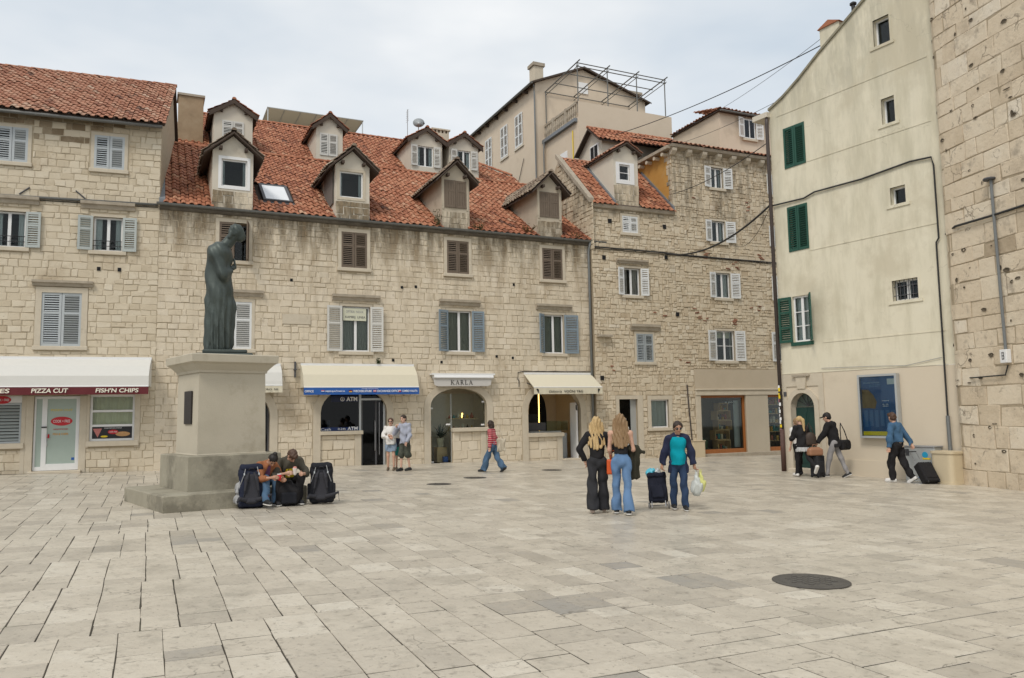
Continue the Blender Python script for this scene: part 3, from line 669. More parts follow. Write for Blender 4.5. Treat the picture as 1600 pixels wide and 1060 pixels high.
# low counter walls inside the arches with their sills
def low_wall(s0, s1, z1, zs, rng):
    lw_ = MB().box(s0, .06, -.35, s1, .36, z1).build('counter_wall', m_mortar, hM)
    P = stone_wall(s0, s1 - .24, -.3, z1, (.26, .4), (.34, .6), [], rng, lambda a, d, z: (a, d + .05, z))
    lay(lw_, 'wall_stone', 'wall_stones', P, m_stoneM, WM)
    box_obj('corner_post', (s1 - .24, .0, -.3, s1, .38, z1), m_dress, hM, .012)
    box_obj('counter_sill', (s0 - .02, -.08, z1 + .002, s1 + .05, .42, zs), m_dress, hM, .012)
low_wall(5.36, 6.82, 1.15, 1.29, random.Random(1)); low_wall(10.35, 11.74, 1.14, 1.29, random.Random(2)); low_wall(13.54, 15.08, .84, 1.0, random.Random(3))
# exchange office: glass, door, lettering
ex = thing('shopfront', 'dark exchange office shopfront with ATM lettering under the blue banner', 'shopfront', hM.location, R(25.03))
mb = MB(); mb.box(6.76, .12, 1.29, 6.84, .2, 2.8); mb.box(6.84, .12, 2.38, 7.72, .2, 2.45); mb.box(7.66, .122, -.05, 7.74, .198, 2.38); mb.build('frame', m_ltgrey, ex)
box_obj('pane', (5.36, .155, 1.29, 6.76, .165, 2.82), m_glassdark, ex); box_obj('pane', (6.84, .155, 2.45, 7.74, .165, 2.84), m_glassdark, ex)
dl = MB().box(6.86, .14, .02, 6.9, .18, 2.38).box(7.36, .14, .02, 7.42, .18, 2.38).build('door', m_darkgrey, ex)
box_obj('pane', (6.9, .155, .02, 7.36, .165, 2.38), m_glassdark, dl); box_obj('pane', (7.42, .155, .02, 7.66, .165, 2.38), m_glassdark, dl)
MB().tube([(7.34, .1, .55), (7.34, .08, .6), (7.34, .08, 1.6), (7.34, .1, 1.65)], .016, 6).build('door_handle', m_steel, dl)
MB().tube([(7.5, .1, .4), (7.5, .1, 2.3)], .012, 6).build('door_bar', m_steel, dl)
MB().add([(5.0, .5, -.3), (8.1, .5, -.3), (8.1, .5, 3), (5, .5, 3), (5, 3, -.3), (8.1, 3, -.3), (8.1, 3, 3), (5, 3, 3)], [(4, 5, 6, 7), (0, 4, 7, 3), (1, 2, 6, 5), (0, 1, 5, 4), (3, 7, 6, 2)]).build('interior', m_room, ex)
box_obj('counter', (5.4, .9, -.3, 6.7, 1.4, 1.35), m_darkgrey, ex); box_obj('notice_paper', (5.62, .19, 1.42, 5.74, .2, 1.68), m_white, ex); box_obj('monitor', (5.95, 1.0, 1.36, 6.35, 1.06, 1.72), m_black, ex)
box_obj('banner_strip', (5.37, .146, 1.295, 6.75, .154, 1.42), flat('navy_strip', (.01, .03, .12), .5), ex)
box_obj('banner_strip', (5.75, .146, 2.33, 6.75, .154, 2.56), flat('navy_strip_top', (.008, .012, .045), .4), ex)
text('lettering', 'ATM', .40, .15, m_textwhite, ex, (6.50, .14, 2.43), bold=.03); text('lettering', 'ATM', .37, .12, m_textwhite, ex, (6.53, .14, 1.37), bold=.03)
text('lettering', 'Cash', .35, .09, m_textwhite, ex, (5.57, .14, 1.355)); text('lettering', '0-24h', .28, .07, m_textwhite, ex, (6.14, .14, 1.36))
mb = MB(); n = 20
for k in range(n):
    if k in (3, 4): continue
    a0, a1 = 2 * math.pi * k / n, 2 * math.pi * (k + 1) / n
    mb.add([(6.16 + q * math.cos(a), yy, 2.43 + q * math.sin(a)) for yy in (.138, .145) for a in (a0, a1) for q in (.055, .075)], [(0, 1, 3, 2), (4, 6, 7, 5)])
mb.box(6.15, .138, 2.40, 6.17, .145, 2.46).build('round_mark', m_textwhite, ex)
box_obj('doorstep', (6.82, -.15, -.3, 7.76, .4, .02), m_dress, hM, .01)
aw, vl = awning('cream dutch awning with blue EXCHANGE OFFICE valance', hM.location, R(25.03), 4.64, 8.78, [(-.02, 3.64), (-.16, 3.6), (-.5, 3.28), (-.68, 2.83)], .26, m_awn_cream, m_signblue)
for i, (t_, x, w_) in enumerate((('OFFICE', 4.82, .3), ('MJENJAČNICA', 5.72, .68), ('WECHSELSTUBE', 6.68, .66), ('EXCHANGE OFFICE', 7.62, .8), ('CAMBIO VALUTA', 8.42, .58))):
    text('lettering', t_, w_, .075, m_textwhite, vl, (x, -.712, 2.69), bold=.015, ext=.002)
    if i:
        fx = x - w_ / 2 - .10
        for k, c in enumerate(((m_red, m_textwhite, m_signblue), (m_black, m_red, m_yellow), (m_red, m_textwhite, m_red), (m_textwhite, m_red, m_red))[i - 1]):
            box_obj('flag_print', (fx - .05, -.712, 2.705 - k * .024, fx + .06, -.706, 2.727 - k * .024), c, vl)
text('lettering', 'change money here', .6, .035, m_textwhite, vl, (6.95, -.712, 2.775), ext=.002)
MB().box(4.42, -.12, 3.2, 4.47, -.01, 3.75).box(4.4, -.2, 3.45, 4.49, -.01, 3.5).build('awning_bracket', m_darkgrey, hM)
led = bpy.data.materials.new('lit_strip'); led.use_nodes = True; bs = led.node_tree.nodes['Principled BSDF']; bs.inputs['Emission Color'].default_value = (1, .62, .16, 1); bs.inputs['Emission Strength'].default_value = 3.5; bs.inputs['Base Color'].default_value = (.8, .6, .1, 1)
# KARLA
ks = thing('shopfront', 'arched glass shopfront below the KARLA sign', 'shopfront', hM.location, R(25.03))
box_obj('pane', (9.46, .2, .02, 10.33, .21, 2.6), m_glass, ks); box_obj('pane', (10.36, .2, 1.3, 11.74, .21, 2.6), m_glass, ks)
MB().tube([(10.345, .2, 0.0), (10.345, .2, 2.6)], .014, 6).build('glass_edge', m_ltgrey, ks)
for z, x in ((1.4, 10.2), (2.02, 9.5), (.0, 9.52), (1.36, 11.62), (2.25, 11.66)): box_obj('clamp', (x - .07 if z == 1.4 else x - .04, .17, z, x + .1, .2, z + .06), m_white, ks)
MB().add([(9.2, .5, -.3), (12.1, .5, -.3), (12.1, .5, 3), (9.2, .5, 3), (9.2, 2.2, -.3), (12.1, 2.2, -.3), (12.1, 2.2, 3), (9.2, 2.2, 3)], [(4, 5, 6, 7), (0, 4, 7, 3), (1, 2, 6, 5), (0, 1, 5, 4), (3, 7, 6, 2)]).build('interior', m_roomlit, ks)
for z in (1.15, 1.62): box_obj('display_shelf', (10.5, .8, z, 11.7, 1.15, z + .03), m_woodlt, ks)
rk = random.Random(4)
gcols = [flat('goods_' + n_, c, .5) for n_, c in (('amber', (.45, .25, .02)), ('brick', (.3, .08, .04)), ('teal', (.05, .2, .18)), ('cream', (.5, .45, .33)), ('dark', (.05, .04, .03)))]
for i in range(12):
    x = 10.55 + (i % 6) * .19; z = 1.18 if i < 6 else 1.65; h = rk.uniform(.1, .26); w = rk.uniform(.04, .075)
    g = MB().lathe([(w, 0), (w * 1.05, h * .5), (w * .5, h * .72), (w * .45, h)], 10, (x, .95, z)).build('display_jar', gcols[i % 5], None, True, True)
    g.location = WM @ g.location; tag(g, '%s jar, %s from the left on the %s shelf behind the arched glass' % (['amber', 'brick red', 'teal', 'cream', 'dark brown'][i % 5], ['first', 'second', 'third', 'fourth', 'fifth', 'sixth'][i % 6], 'lower' if i < 6 else 'upper'), 'jar', 'jars on the shelves of the arched shop')
lm_ = MB().lathe([(.03, 0), (.045, .07), (.03, .18), (.015, .2)], 12, (11.1, .95, 1.66)).build('added_glowing_jar', led, ks, True)  # amber jar made to glow, added to brighten the shop interior
pl = MB()
for i in range(46):
    a = rk.uniform(0, 6.28); el = rk.uniform(.4, 1.4); L_ = rk.uniform(.3, .75); d = Vector((math.cos(a) * math.cos(el), math.sin(a) * math.cos(el), math.sin(el))); sd = d.cross(Vector((0, 0, 1))).normalized() * .03
    p0 = Vector((10.15, .9, .9)); pl.add([p0, p0 + d * L_ * .6 + sd, p0 + d * L_ - Vector((0, 0, .12)), p0 + d * L_ * .6 - sd], [(0, 1, 2, 3)])
plant = thing('potted_plant', 'leafy potted plant inside the arched glass shop', 'plant', hM.location, R(25.03))
pl.build('foliage', flat('dark_leaf', (.03, .05, .02), .6, .3), plant); MB().lathe([(.12, 0), (.17, .35)], 12, (10.15, .9, .55)).build('pot', m_beigebox, plant); box_obj('stand', (9.95, .7, -.1, 10.35, 1.1, .55), m_woodlt, plant)
box_obj('display_counter', (9.5, 1.3, -.1, 9.95, 1.9, .95), m_woodlt, ks); box_obj('water_bucket', (10.12, .45, 0, 10.3, .6, .2), m_signblue, ks)
box_obj('doorstep', (9.4, -.1, -.3, 10.38, .4, -.02), m_dress, hM, .01)
sg = thing('shop_sign', 'folded grey awning reading KARLA above the arch', 'sign', hM.location, R(25.03))
MB().box(9.42, -.3, 3.3, 12.0, -.01, 3.36).sweep([(-.3, 3.3), (-.34, 3.2), (-.3, 3.16), (-.05, 3.18), (-.02, 3.3)], 9.5, 11.92).build('cassette', m_white, sg)
vk = MB().add([(9.48, -.27, 3.15), (11.86, -.27, 3.15), (11.82, -.29, 2.92), (11.7, -.29, 2.87), (9.64, -.29, 2.87), (9.52, -.29, 2.92), (9.48, -.26, 3.15), (11.86, -.26, 3.15), (11.82, -.28, 2.92), (11.7, -.28, 2.87), (9.64, -.28, 2.87), (9.52, -.28, 2.92)], [(5, 4, 3, 2, 1, 0), (6, 7, 8, 9, 10, 11)]).build('valance', flat('pale_grey_fabric', (.50, .48, .45), .8, .06), sg)
# serif letters cut as strokes
def serif(word, x, z, h, gapx, parent, y, m):
    mb = MB(); T, t = h * .14, h * .06
    def stroke(x0, z0, x1, z1, w):
        d = Vector((x1 - x0, 0, z1 - z0)); n_ = Vector((-d.z, 0, d.x)).normalized() * w / 2
        P = [Vector((x0, 0, z0)) - n_, Vector((x1, 0, z1)) - n_, Vector((x1, 0, z1)) + n_, Vector((x0, 0, z0)) + n_]
        mb.prism([(p.x, p.z) for p in P], y - .004, y)
    for c in word:
        if c in 'KRL':
            stroke(x + T, z, x + T, z + h, T)
            for zz in (z, z + h): stroke(x - .2 * T, zz, x + 2.2 * T, zz, t)
        if c == 'K': stroke(x + T, z + h * .42, x + h * .72, z + h, t); stroke(x + h * .28, z + h * .55, x + h * .8, z, T); stroke(x + h * .55, z + h, x + h * .85, z + h, t); stroke(x + h * .62, z, x + h * .95, z, t); w = .92 * h
        if c == 'A': stroke(x + h * .05, z, x + h * .42, z + h, t); stroke(x + h * .4, z + h, x + h * .78, z, T); stroke(x + h * .2, z + h * .35, x + h * .64, z + h * .35, t); stroke(x - h * .06, z, x + h * .2, z, t); stroke(x + h * .6, z, x + h * .92, z, t); w = .9 * h
        if c == 'R':
            for k in range(8):
                a0, a1 = math.pi / 2 - math.pi * k / 8, math.pi / 2 - math.pi * (k + 1) / 8
                stroke(x + h * .3 + h * .26 * math.cos(a0), z + h * .75 + h * .25 * math.sin(a0), x + h * .3 + h * .26 * math.cos(a1), z + h * .75 + h * .25 * math.sin(a1), T * .8)
            stroke(x + T, z + h, x + h * .32, z + h, t); stroke(x + T, z + h * .5, x + h * .32, z + h * .5, t); stroke(x + h * .36, z + h * .5, x + h * .74, z, T); stroke(x + h * .62, z, x + h * .86, z, t); w = .86 * h
        if c == 'L': stroke(x + T, z + t * .3, x + h * .6, z + t * .3, t); stroke(x + h * .6, z, x + h * .62, z + h * .3, t); w = .72 * h
        x += w + gapx
    return mb.build('lettering', m, parent)
serif('KARLA', 10.17, 2.93, .165, .045, vk, -.294, m_textblack)
# gelateria
ge = thing('shopfront', 'open ice cream parlour shopfront with pointed dark niches inside', 'shopfront', hM.location, R(25.03))
MB().add([(13.2, .5, -.3), (16.4, .5, -.3), (16.4, .5, 3.1), (13.2, .5, 3.1), (13.2, 3, -.3), (16.4, 3, -.3), (16.4, 3, 3.1), (13.2, 3, 3.1)], [(4, 5, 6, 7), (0, 4, 7, 3), (1, 2, 6, 5), (0, 1, 5, 4), (3, 7, 6, 2)]).build('interior', flat('warm_shop_wall', (.68, .56, .40), .9, .1), ge)
for c0, hw in ((13.98, .42), (15.45, .42)):
    pts = [(c0 - hw, .6), (c0 + hw, .6), (c0 + hw, 1.7)] + [(c0 + hw * math.cos(a) ** .8, 1.7 + .95 * math.sin(a)) for a in (.3, .6, .9, 1.2)] + [(c0, 2.72)] + [(c0 - hw * math.cos(a) ** .8, 1.7 + .95 * math.sin(a)) for a in (1.2, .9, .6, .3)] + [(c0 - hw, 1.7)]
    MB().prism(pts, 2.9, 2.96).build('wall_niche', m_blackvoid, ge)
box_obj('light_strip', (14.83, 1.6, .9, 14.86, 1.63, 2.8), led, ge); box_obj('light_strip', (14.38, 2.85, 1.5, 14.4, 2.88, 2.4), led, ge)
box_obj('display_counter', (13.6, .7, -.2, 15.4, 1.3, 1.05), m_ltgrey, ge); box_obj('counter_glass', (14.7, .66, 1.06, 15.7, 1.25, 1.45), glass_mat('case_glass', (.75, .85, .78)), ge); box_obj('counter_top', (13.6, .72, 1.07, 14.7, 1.3, 1.4), m_darkgrey, ge)
box_obj('espresso_machine', (14.3, 1.5, 1.4, 14.75, 1.9, 1.75), m_black, ge); box_obj('counter_base', (15.05, .8, -.2, 15.72, 1.3, .95), m_ltgrey, ge)
MB().prism([(15.78, -.1), (15.86, -.1), (15.86, 2.05), (15.78, 2.2)], .1, .6).build('door_leaf', m_white, ge)
MB().tube([(15.8, .06, 1.9), (15.76, .02, 1.95), (15.76, .02, 2.1)], .03, 6).build('lamp_bracket', m_black, ge)
box_obj('doorstep', (15.05, -.18, -.35, 15.98, .4, -.06), m_dress, hM, .01)
aw, vl = awning('cream sloping awning reading Gelateria VOĆNI TRG', hM.location, R(25.03), 13.37, 16.47, [(-.05, 3.36), (-.9, 2.80)], .27, m_awn_cream, m_awn_cream, sides=False)
text('lettering', 'VOĆNI TRG', .86, .125, m_textblack, vl, (15.12, -.93, 2.65), bold=.005, ext=.002); text('lettering', 'Gelateria', .56, .10, m_textblack, vl, (14.3, -.93, 2.64), shear=.35, bold=-.008, ext=.002)
for x, sg_ in ((13.52, 1), (16.3, -1)):
    mesh_obj('ice_cream_print', [(x - .06, -.932, 2.72), (x + .05, -.932, 2.72), (x + .05 * sg_, -.932, 2.56), (x - .02, -.932, 2.75)], [(0, 2, 1), (0, 1, 3)], m_textblack, vl)
for x in (13.5, 16.3): MB().tube([(x, -.05, 3.0), (x + .02, -.5, 2.88), (x, -.88, 2.79)], .02, 6).build('folding_arm', m_darkgrey, aw)
MB().tube([(13.15, -.03, 2.85), (13.15, -.03, 3.1), (13.1, -.03, 3.15), (13.12, -.03, 3.42), (13.3, -.03, 3.46), (16.6, -.03, 3.46)], .016, 6).build('wall_cable', m_cable, hM)
# hidden shop behind the monument
aw, vl = awning('white domed awning half hidden behind the monument pedestal', hM.location, R(25.03), 1.55, 3.95, [(-.02, 3.62), (-.2, 3.56), (-.42, 3.35), (-.52, 3.05), (-.55, 2.9)], .24, m_awn_white, m_awn_cream)
text('lettering', 'VOĆNI TRG 50', 1.0, .08, m_textblack, vl, (3.3, -.582, 2.78), ext=.002)
hs = thing('shopfront', 'narrow dark shopfront mostly hidden behind the pedestal', 'shopfront', hM.location, R(25.03))
MB().box(1.5, .2, -.2, 1.56, .26, 2.7).box(3.56, .2, -.2, 3.62, .26, 2.7).build('frame', m_darkgrey, hs); box_obj('pane', (1.56, .22, -.2, 3.56, .23, 2.75), m_glassdark, hs)
MB().add([(1.2, .5, -.3), (4, .5, -.3), (4, .5, 3), (1.2, .5, 3), (1.2, 3, -.3), (4, 3, -.3), (4, 3, 3), (1.2, 3, 3)], [(4, 5, 6, 7), (0, 4, 7, 3), (1, 2, 6, 5), (0, 1, 5, 4), (3, 7, 6, 2)]).build('interior', m_room, hs)
# upper windows
window(hM, m1, .2, curtain=0); pair_closed(hM, m1, m_shut_white, .02); surround(hM, m1, .1, .02); lintel(hM, (1.6, 5.98, 3.35, 6.2))
for r, wl, wr_, mm, al, ar in ((m2, .54, .47, m_shut_offwhite, 5, 12), (m3, .46, .50, m_shut_blue, 22, 6), (m4, .44, .62, m_shut_blue, 40, 6)):
    window(hM, r, .12, curtain=.5, cm=mat('grey_curtain', [(.16, .15, .125), (.22, .21, .175), (.27, .26, .22)], .9, .4, 5, 0, stretch=(6, 6, .3)))
    pair_open(hM, r, mm, wl, wr_, al, ar); surround(hM, r, .09, .015); lintel(hM, (r[0] - .36, 6.0, r[2] + .36, 6.22))
pb = box_obj('window_notice', (6.14, .03, 5.28, 7.0, .05, 5.74), flat('cream_panel', (.58, .58, .45), .6, .04), hM)
text('lettering', 'OPTIKA  NOVA', .64, .09, m_grey, hM, (6.57, .026, 5.61), ext=.002); text('lettering', 'KAMBEJ  LINEA', .74, .11, m_darkgrey, hM, (6.6, .026, 5.4), ext=.002)
for r, aj in ((n2, 0), (n3, 2), (n4, 0)):
    window(hM, r, .22, m=m_shut_wood, curtain=0, roomm=m_blackvoid); surround(hM, r, .12, .035); pair_closed(hM, r, m_shut_wood, -.01, 1, aj)
window(hM, n1, .22, m=m_shut_wood, curtain=0, roomm=m_blackvoid); surround(hM, n1, .12, .035); shutter(hM, n1[0], n1[1], .48, 1.33, m_shut_wood, -4, -.01, 1); shutter(hM, n1[2], n1[1], .48, 1.33, m_shut_wood, 78, -.01, 1, True)
box_obj('blank_plaque', (4.0, -.04, 5.08, 4.98, .05, 5.44), m_dress, hM, .006)
for s, z in ((8.35, 6.55), (8.9, 6.6), (12.2, 4.0), (12.9, 3.95), (9.9, 3.75), (8.0, 3.8), (4.3, 6.6), (13.0, 6.9)): box_obj('putlog_hole', (s - .045, -.032, z, s + .045, .05, z + .1), m_blackvoid, hM)
# eaves
MB().sweep([(.05, 8.78), (-.08, 8.8), (-.14, 8.86), (-.16, 8.97), (.05, 8.97)], 0, 17.2).build('eaves_cornice', m_shadecornice, hM)
MB().sweep([(-.27, 8.99), (-.255, 8.93), (-.2, 8.9), (-.145, 8.93), (-.13, 8.99), (-.145, 8.985), (-.2, 8.92), (-.255, 8.985)], -.1, 17.3).build('gutter', m_gutter, hM)
MB().tube([(16.52, -.2, 8.92), (16.5, -.12, 8.7), (16.48, -.1, 8.5), (16.48, -.1, .55)], .055, 8).build('downpipe', m_pipe, hM, True)
MB().tube([(16.48, -.1, .62), (16.48, -.1, .5)], .075, 8).build('pipe_boot', m_darkgrey, hM, True)
# roof
TM = .64; uyM = Vector((0, 1, TM)).normalized(); LM = 6.55 * math.sqrt(1 + TM * TM)
DORM = [(2.29, .67), (6.48, .635), (10.55, .58), (14.71, .57)]
roofM = MB().add([(.0, -.1, 8.99), (17.05, -.1, 8.99), (17.05, 6.4, 13.15), (0, 6.4, 13.15)], [(0, 1, 2, 3)]).build('roof', m_soffit, hM)
def keepM(p):
    for c, h in DORM:
        if abs(p.x - c) < h - .02 and p.y < 3.0: return False
    if 3.36 < p.x < 4.52 and .75 < p.y < 2.65: return False
    return True
rt = random.Random(31)
def darkM(p, t):
    if p.x > 12 and p.y < 1.0: return max(0, t - .35 * rt.random())
    if p.x > 8.2: return t + .08
    return t
tM = tile_field(Vector((.12, -.2, 8.985)), ux, uyM, 16.9, LM, rt, .262, .37, keepM, darkM)
lay(roofM, 'roof_tile', 'roof_tiles', tM, m_tile, WM)
ridge_tiles(roofM, [(.1, 6.4, 13.24), (17.0, 6.4, 13.24)], m_tile, .1, .42, world=WM)
MB().sweep([(-.1, 9.0), (6.4, 13.17), (6.4, 13.32), (-.1, 9.15)], -.02, .16).build('valley_flashing', m_flash, hM)
MB().sweep([(-.1, 9.02), (4.5, 11.97), (4.5, 12.3), (-.1, 9.4)], 16.86, 16.98).build('verge_flashing', m_flash, hM)
# skylight
sk0, sk1 = Vector((3.45, .95, 9.05 + TM * .95)), None
mb = MB(); 
def onroof(x, l, n): return Vector((x, 0, 9.05)) + uyM * l + Vector((0, -TM, 1)).normalized() * n
def roofbox(mb, x0, l0, x1, l1, n0, n1):
    V = [onroof(x, l, n_) for n_ in (n0, n1) for (x, l) in ((x0, l0), (x1, l0), (x1, l1), (x0, l1))]
    mb.add(V, [(3, 2, 1, 0), (4, 5, 6, 7), (0, 1, 5, 4), (1, 2, 6, 5), (2, 3, 7, 6), (3, 0, 4, 7)])
for q in ((3.42, 1.0, 3.52, 2.95), (4.36, 1.0, 4.46, 2.95), (3.52, 1.0, 4.36, 1.1), (3.52, 2.85, 4.36, 2.95)): roofbox(mb, *q, -.02, .14)
roofbox(mb, 3.38, .82, 4.5, 1.0, -.01, .07)
sky_ = mb.build('skylight', m_darkgrey, hM); mb = MB(); roofbox(mb, 3.52, 1.1, 4.36, 2.85, .10, .115); mb.build('pane', flat('sky_white_glass', (.72, .74, .75), .12, .02, spec=.8), sky_)  # white sky reflection painted as the pane's base colour
# dormers
def dormer(house, W_, c, h, z0, ze, zp, win, wallm, tm, y0=0, ty=TM, zr=9.05, ovs=.3, ovf=.26, base=None, stone=None, opts=None, cheekm=None):
    """gable-fronted dormer: front wall at y0, ridge running back into the roof plane z = zr + ty*(y-yr)"""
    slope = (zp - ze) / h                       # gable slope
    out = [(c - h, z0), (c + h, z0), (c + h, ze), (c, zp), (c - h, ze)]
    loops = [[Vector((x, z, 0)) for x, z in out], [Vector((x, z, 0)) for x, z in rect(win)]]
    fl = [v for l in loops for v in l]; tr = tessellate_polygon(loops)
    mb = MB(); mb.add([(v.x, y0 - .01, v.y) for v in fl], [tuple(t) for t in tr])
    hw = rect(win); mb.add([(x, y0 - .01, z) for x, z in hw] + [(x, y0 + .25, z) for x, z in hw], [(i, (i + 1) % 4, (i + 1) % 4 + 4, i + 4) for i in range(4)])
    d = mb.build('dormer', wallm, house)
    yb = lambda z: y0 + max(.05, (z - zr) / ty - (0 if base is None else 0)) if base is None else base + (z - zr) / ty
    mc = MB()
    for s in (-1, 1): mc.add([(c + s * h, y0 - .01, z0), (c + s * h, y0 - .01, ze), (c + s * h, yb(ze) + .2, ze), (c + s * h, max(y0, yb(z0)) + .1, z0)], [(0, 1, 2, 3)])
    mc.build('cheek_walls', cheekm or wallm, d)
    H_ = h + ovs; zl = zp + .10 - slope * H_; zt = zp + .10; rf = MB()
    yf = y0 - ovf
    for s in (-1, 1):
        a = [(c, yf, zt), (c + s * H_, yf, zl), (c + s * H_, yb(zl) + .15, zl), (c, yb(zt) + .15, zt)]
        rf.add(a + [(p[0], p[1], p[2] - .07) for p in a], [(0, 1, 2, 3), (7, 6, 5, 4), (0, 4, 5, 1), (1, 5, 6, 2)])
    rf.build('dormer_roof', m_soffit, d)
    tl_ = MB(); rg = random.Random(int(c * 10))
    for s in (-1, 1):
        uy_ = Vector((-s * H_, 0, zt - zl)).normalized(); ux_ = Vector((0, 1 if s > 0 else -1, 0)); ln = math.hypot(H_, zt - zl)
        ymax = yb(zt)
        o = Vector((c + s * (H_ + .04), yf - .02 if s > 0 else ymax, zl + .01))
        for V, F, t in tile_field(o, ux_, uy_, ymax - yf, ln, rg, .24, .33, keep=lambda p: p.y < yb(p.z) + .1): tl_.add(V, F, t)
    tag(tl_.build('tile_covering', tm, d), kind='stuff')
    rt_ = MB(); n_ = max(2, int((yb(zt) - yf) / .38))
    for i in range(n_):
        y_ = yf - .03 + (yb(zt) - yf) * i / n_; y2 = y_ + (yb(zt) - yf) / n_ + .03
        rt_.add([(c + math.cos(math.pi * j / 5) * q, yy, zt + .035 + math.sin(math.pi * j / 5) * q) for yy, q in ((y_, .1), (y2, .085)) for j in range(6)], [(j, j + 1, 7 + j, 6 + j) for j in range(5)] + [tuple(range(6))], rg.gauss(.5, .15))
    rt_.build('ridge_covering', tm, d)
    for s in (-1, 1):                           # barge ends of the purlins
        MB().box(c + s * h * .62 - .05, yf + .02, ze + .02, c + s * h * .62 + .05, y0, ze + .12).build('purlin_end', m_soffit, d)
    if stone:
        P = stone_wall(c - h, c + h, z0, win[1] - .16, (.2, .28), (.28, .45), [], random.Random(int(c * 7)), lambda a, dd, z: (a, y0 - .012 + dd, z))
        lay(d, 'wall_stone', 'wall_stones', P, stone, W_, 40)
    return d
for i, (c, h) in enumerate(DORM):
    wn = [(1.91, 9.82, 2.76, 10.78), (6.0, 9.85, 6.87, 10.83), (10.07, 9.86, 11.0, 10.95), (14.24, 9.86, 15.15, 10.92)][i]
    d = dormer(hM, WM, c, h, 8.99, 11.05, 11.62, wn, m_plasterW if i < 2 else m_plasterG, m_tiledark if i != 0 else m_tiledark, stone=m_stoneM)
    if i < 2: window(d, wn, .08, curtain=.12, mull=0, fw=.05, m=m_white); mb = MB(); mb.box(wn[0] - .1, -.03, wn[1] - .1, wn[2] + .1, .0, wn[1] - .002); mb.box(wn[0] - .1, -.03, wn[1], wn[0], 0, wn[3] + .1); mb.box(wn[2], -.03, wn[1], wn[2] + .1, 0, wn[3] + .1); mb.box(wn[0], -.03, wn[3], wn[2], 0, wn[3] + .1); mb.build('window_trim', m_white if i == 0 else m_dress, d)
    else:
        q = MB().box(wn[0], .2, wn[1], wn[2], .22, wn[3]).build('dark_opening', m_blackvoid, d); pair_closed(d, wn, m_shut_wood, -.02, 1, 4 if i == 2 else 0, solid=True)
        box_obj('window_trim', (wn[0] - .08, -.03, wn[1] - .08, wn[0], 0, wn[3] + .05), m_plasterG, d); box_obj('window_trim', (wn[2], -.03, wn[1] - .08, wn[2] + .08, 0, wn[3] + .05), m_plasterG, d)

# ================================================================== rear house whose roof shows above the long house
hR = thing('rear_house', 'red tiled rear house with four small dormers behind the long house', 'house', hM.location, R(25.03))
MB().add([(.2, 7.0, 0), (17.6, 7.0, 0), (17.6, 18.5, 0), (.2, 18.5, 0), (.2, 7.0, 13), (17.6, 7.0, 13), (17.6, 18.5, 13), (.2, 18.5, 13)], [(0, 1, 5, 4), (1, 2, 6, 5), (2, 3, 7, 6), (3, 0, 4, 7)]).build('wall', m_plaster, hR)
MB().add([(.2, 13.1, 13), (14.3, 13.1, 13), (14.3, 18.5, 13), (.2, 18.5, 13), (.2, 13.1, 16.6), (14.3, 13.1, 16.6), (14.3, 18.5, 16.6), (.2, 18.5, 16.6)], [(0, 1, 5, 4), (1, 2, 6, 5), (2, 3, 7, 6), (3, 0, 4, 7), (4, 5, 6, 7)]).build('terrace_wall', m_plaster, hR)
TR = .7
def ymaxR(s): return 10.9 if s < 1.9 else (13.1 if s < 13.6 else 13.1 - (s - 13.6) * .95)
rp = [(.2, 7.05)] + [(17.6, 7.05), (17.6, ymaxR(17.6)), (13.6, 13.1), (1.9, 13.1), (1.9, 10.9), (.2, 10.9)]
roofR = MB().add([(s, y, 13.0 + TR * (y - 7.2)) for s, y in rp], [tuple(range(7))]).build('roof', m_soffit, hR)
RD = [(2.98, .82), (7.28, .62), (12.1, .82), (14.1, .80)]
def keepR(p):
    if p.y > ymaxR(p.x): return False
    for c, h in RD:
        if abs(p.x - c) < h and p.y < 10.3: return False
    return p.y > 8.2
uyR = Vector((0, 1, TR)).normalized()
tR = tile_field(Vector((.2, 7.05, 12.93)), ux, uyR, 17.4, 6.05 * math.sqrt(1 + TR * TR), random.Random(41), .262, .37, keepR)
lay(roofR, 'roof_tile', 'roof_tiles', tR, m_tile, WM)
ridge_tiles(roofR, [(1.9, 13.1, 17.2), (13.6, 13.1, 17.2), (17.5, 9.5, 14.72)], m_tile, .1, .42, world=WM)
for i, (c, h) in enumerate(RD):
    wn = [(2.5, 14.35, 3.42, 15.11), (6.82, 14.05, 7.65, 15.12), (11.62, 14.1, 12.45, 15.15), (13.72, 14.2, 14.46, 15.19)][i]
    d = dormer(hR, WM, c, h, 13.2, 15.45, 15.95, wn, m_plasterW, m_tile, y0=8.0, ty=TR, zr=13.0, ovs=.2, ovf=.18, base=7.2)
    if i < 2: pair_closed(d, wn, m_shut_offwhite, 7.97, 1); box_obj('dark_opening', (wn[0], 8.2, wn[1], wn[2], 8.22, wn[3]), m_blackvoid, d)
    else:
        w_ = window(d, wn, 8.08, mull=1, curtain=.2); l_ = .36
        for s, f in ((wn[0] - .01, True), (wn[2] + .01, False)): shutter(d, s, wn[1], .34, wn[3] - wn[1], m_shut_offwhite, 6 if f else -6, 7.94, 1, f)
    mb = MB()
    for s in (-1, 1): mb.add([(c + s * (h + .2), 7.8, 15.38), (c, 7.8, 16.07), (c, 7.8, 15.88), (c + s * (h + .2), 7.8, 15.19), (c + s * (h + .2), 7.86, 15.38), (c, 7.86, 16.07), (c, 7.86, 15.88), (c + s * (h + .2), 7.86, 15.19)], [(0, 1, 2, 3), (7, 6, 5, 4), (0, 3, 7, 4), (3, 2, 6, 7)])
    mb.build('barge_board', m_soffit, d)
ch = thing('chimney', 'stained square chimney beside the left dormers', 'chimney', hM.location, R(25.03))
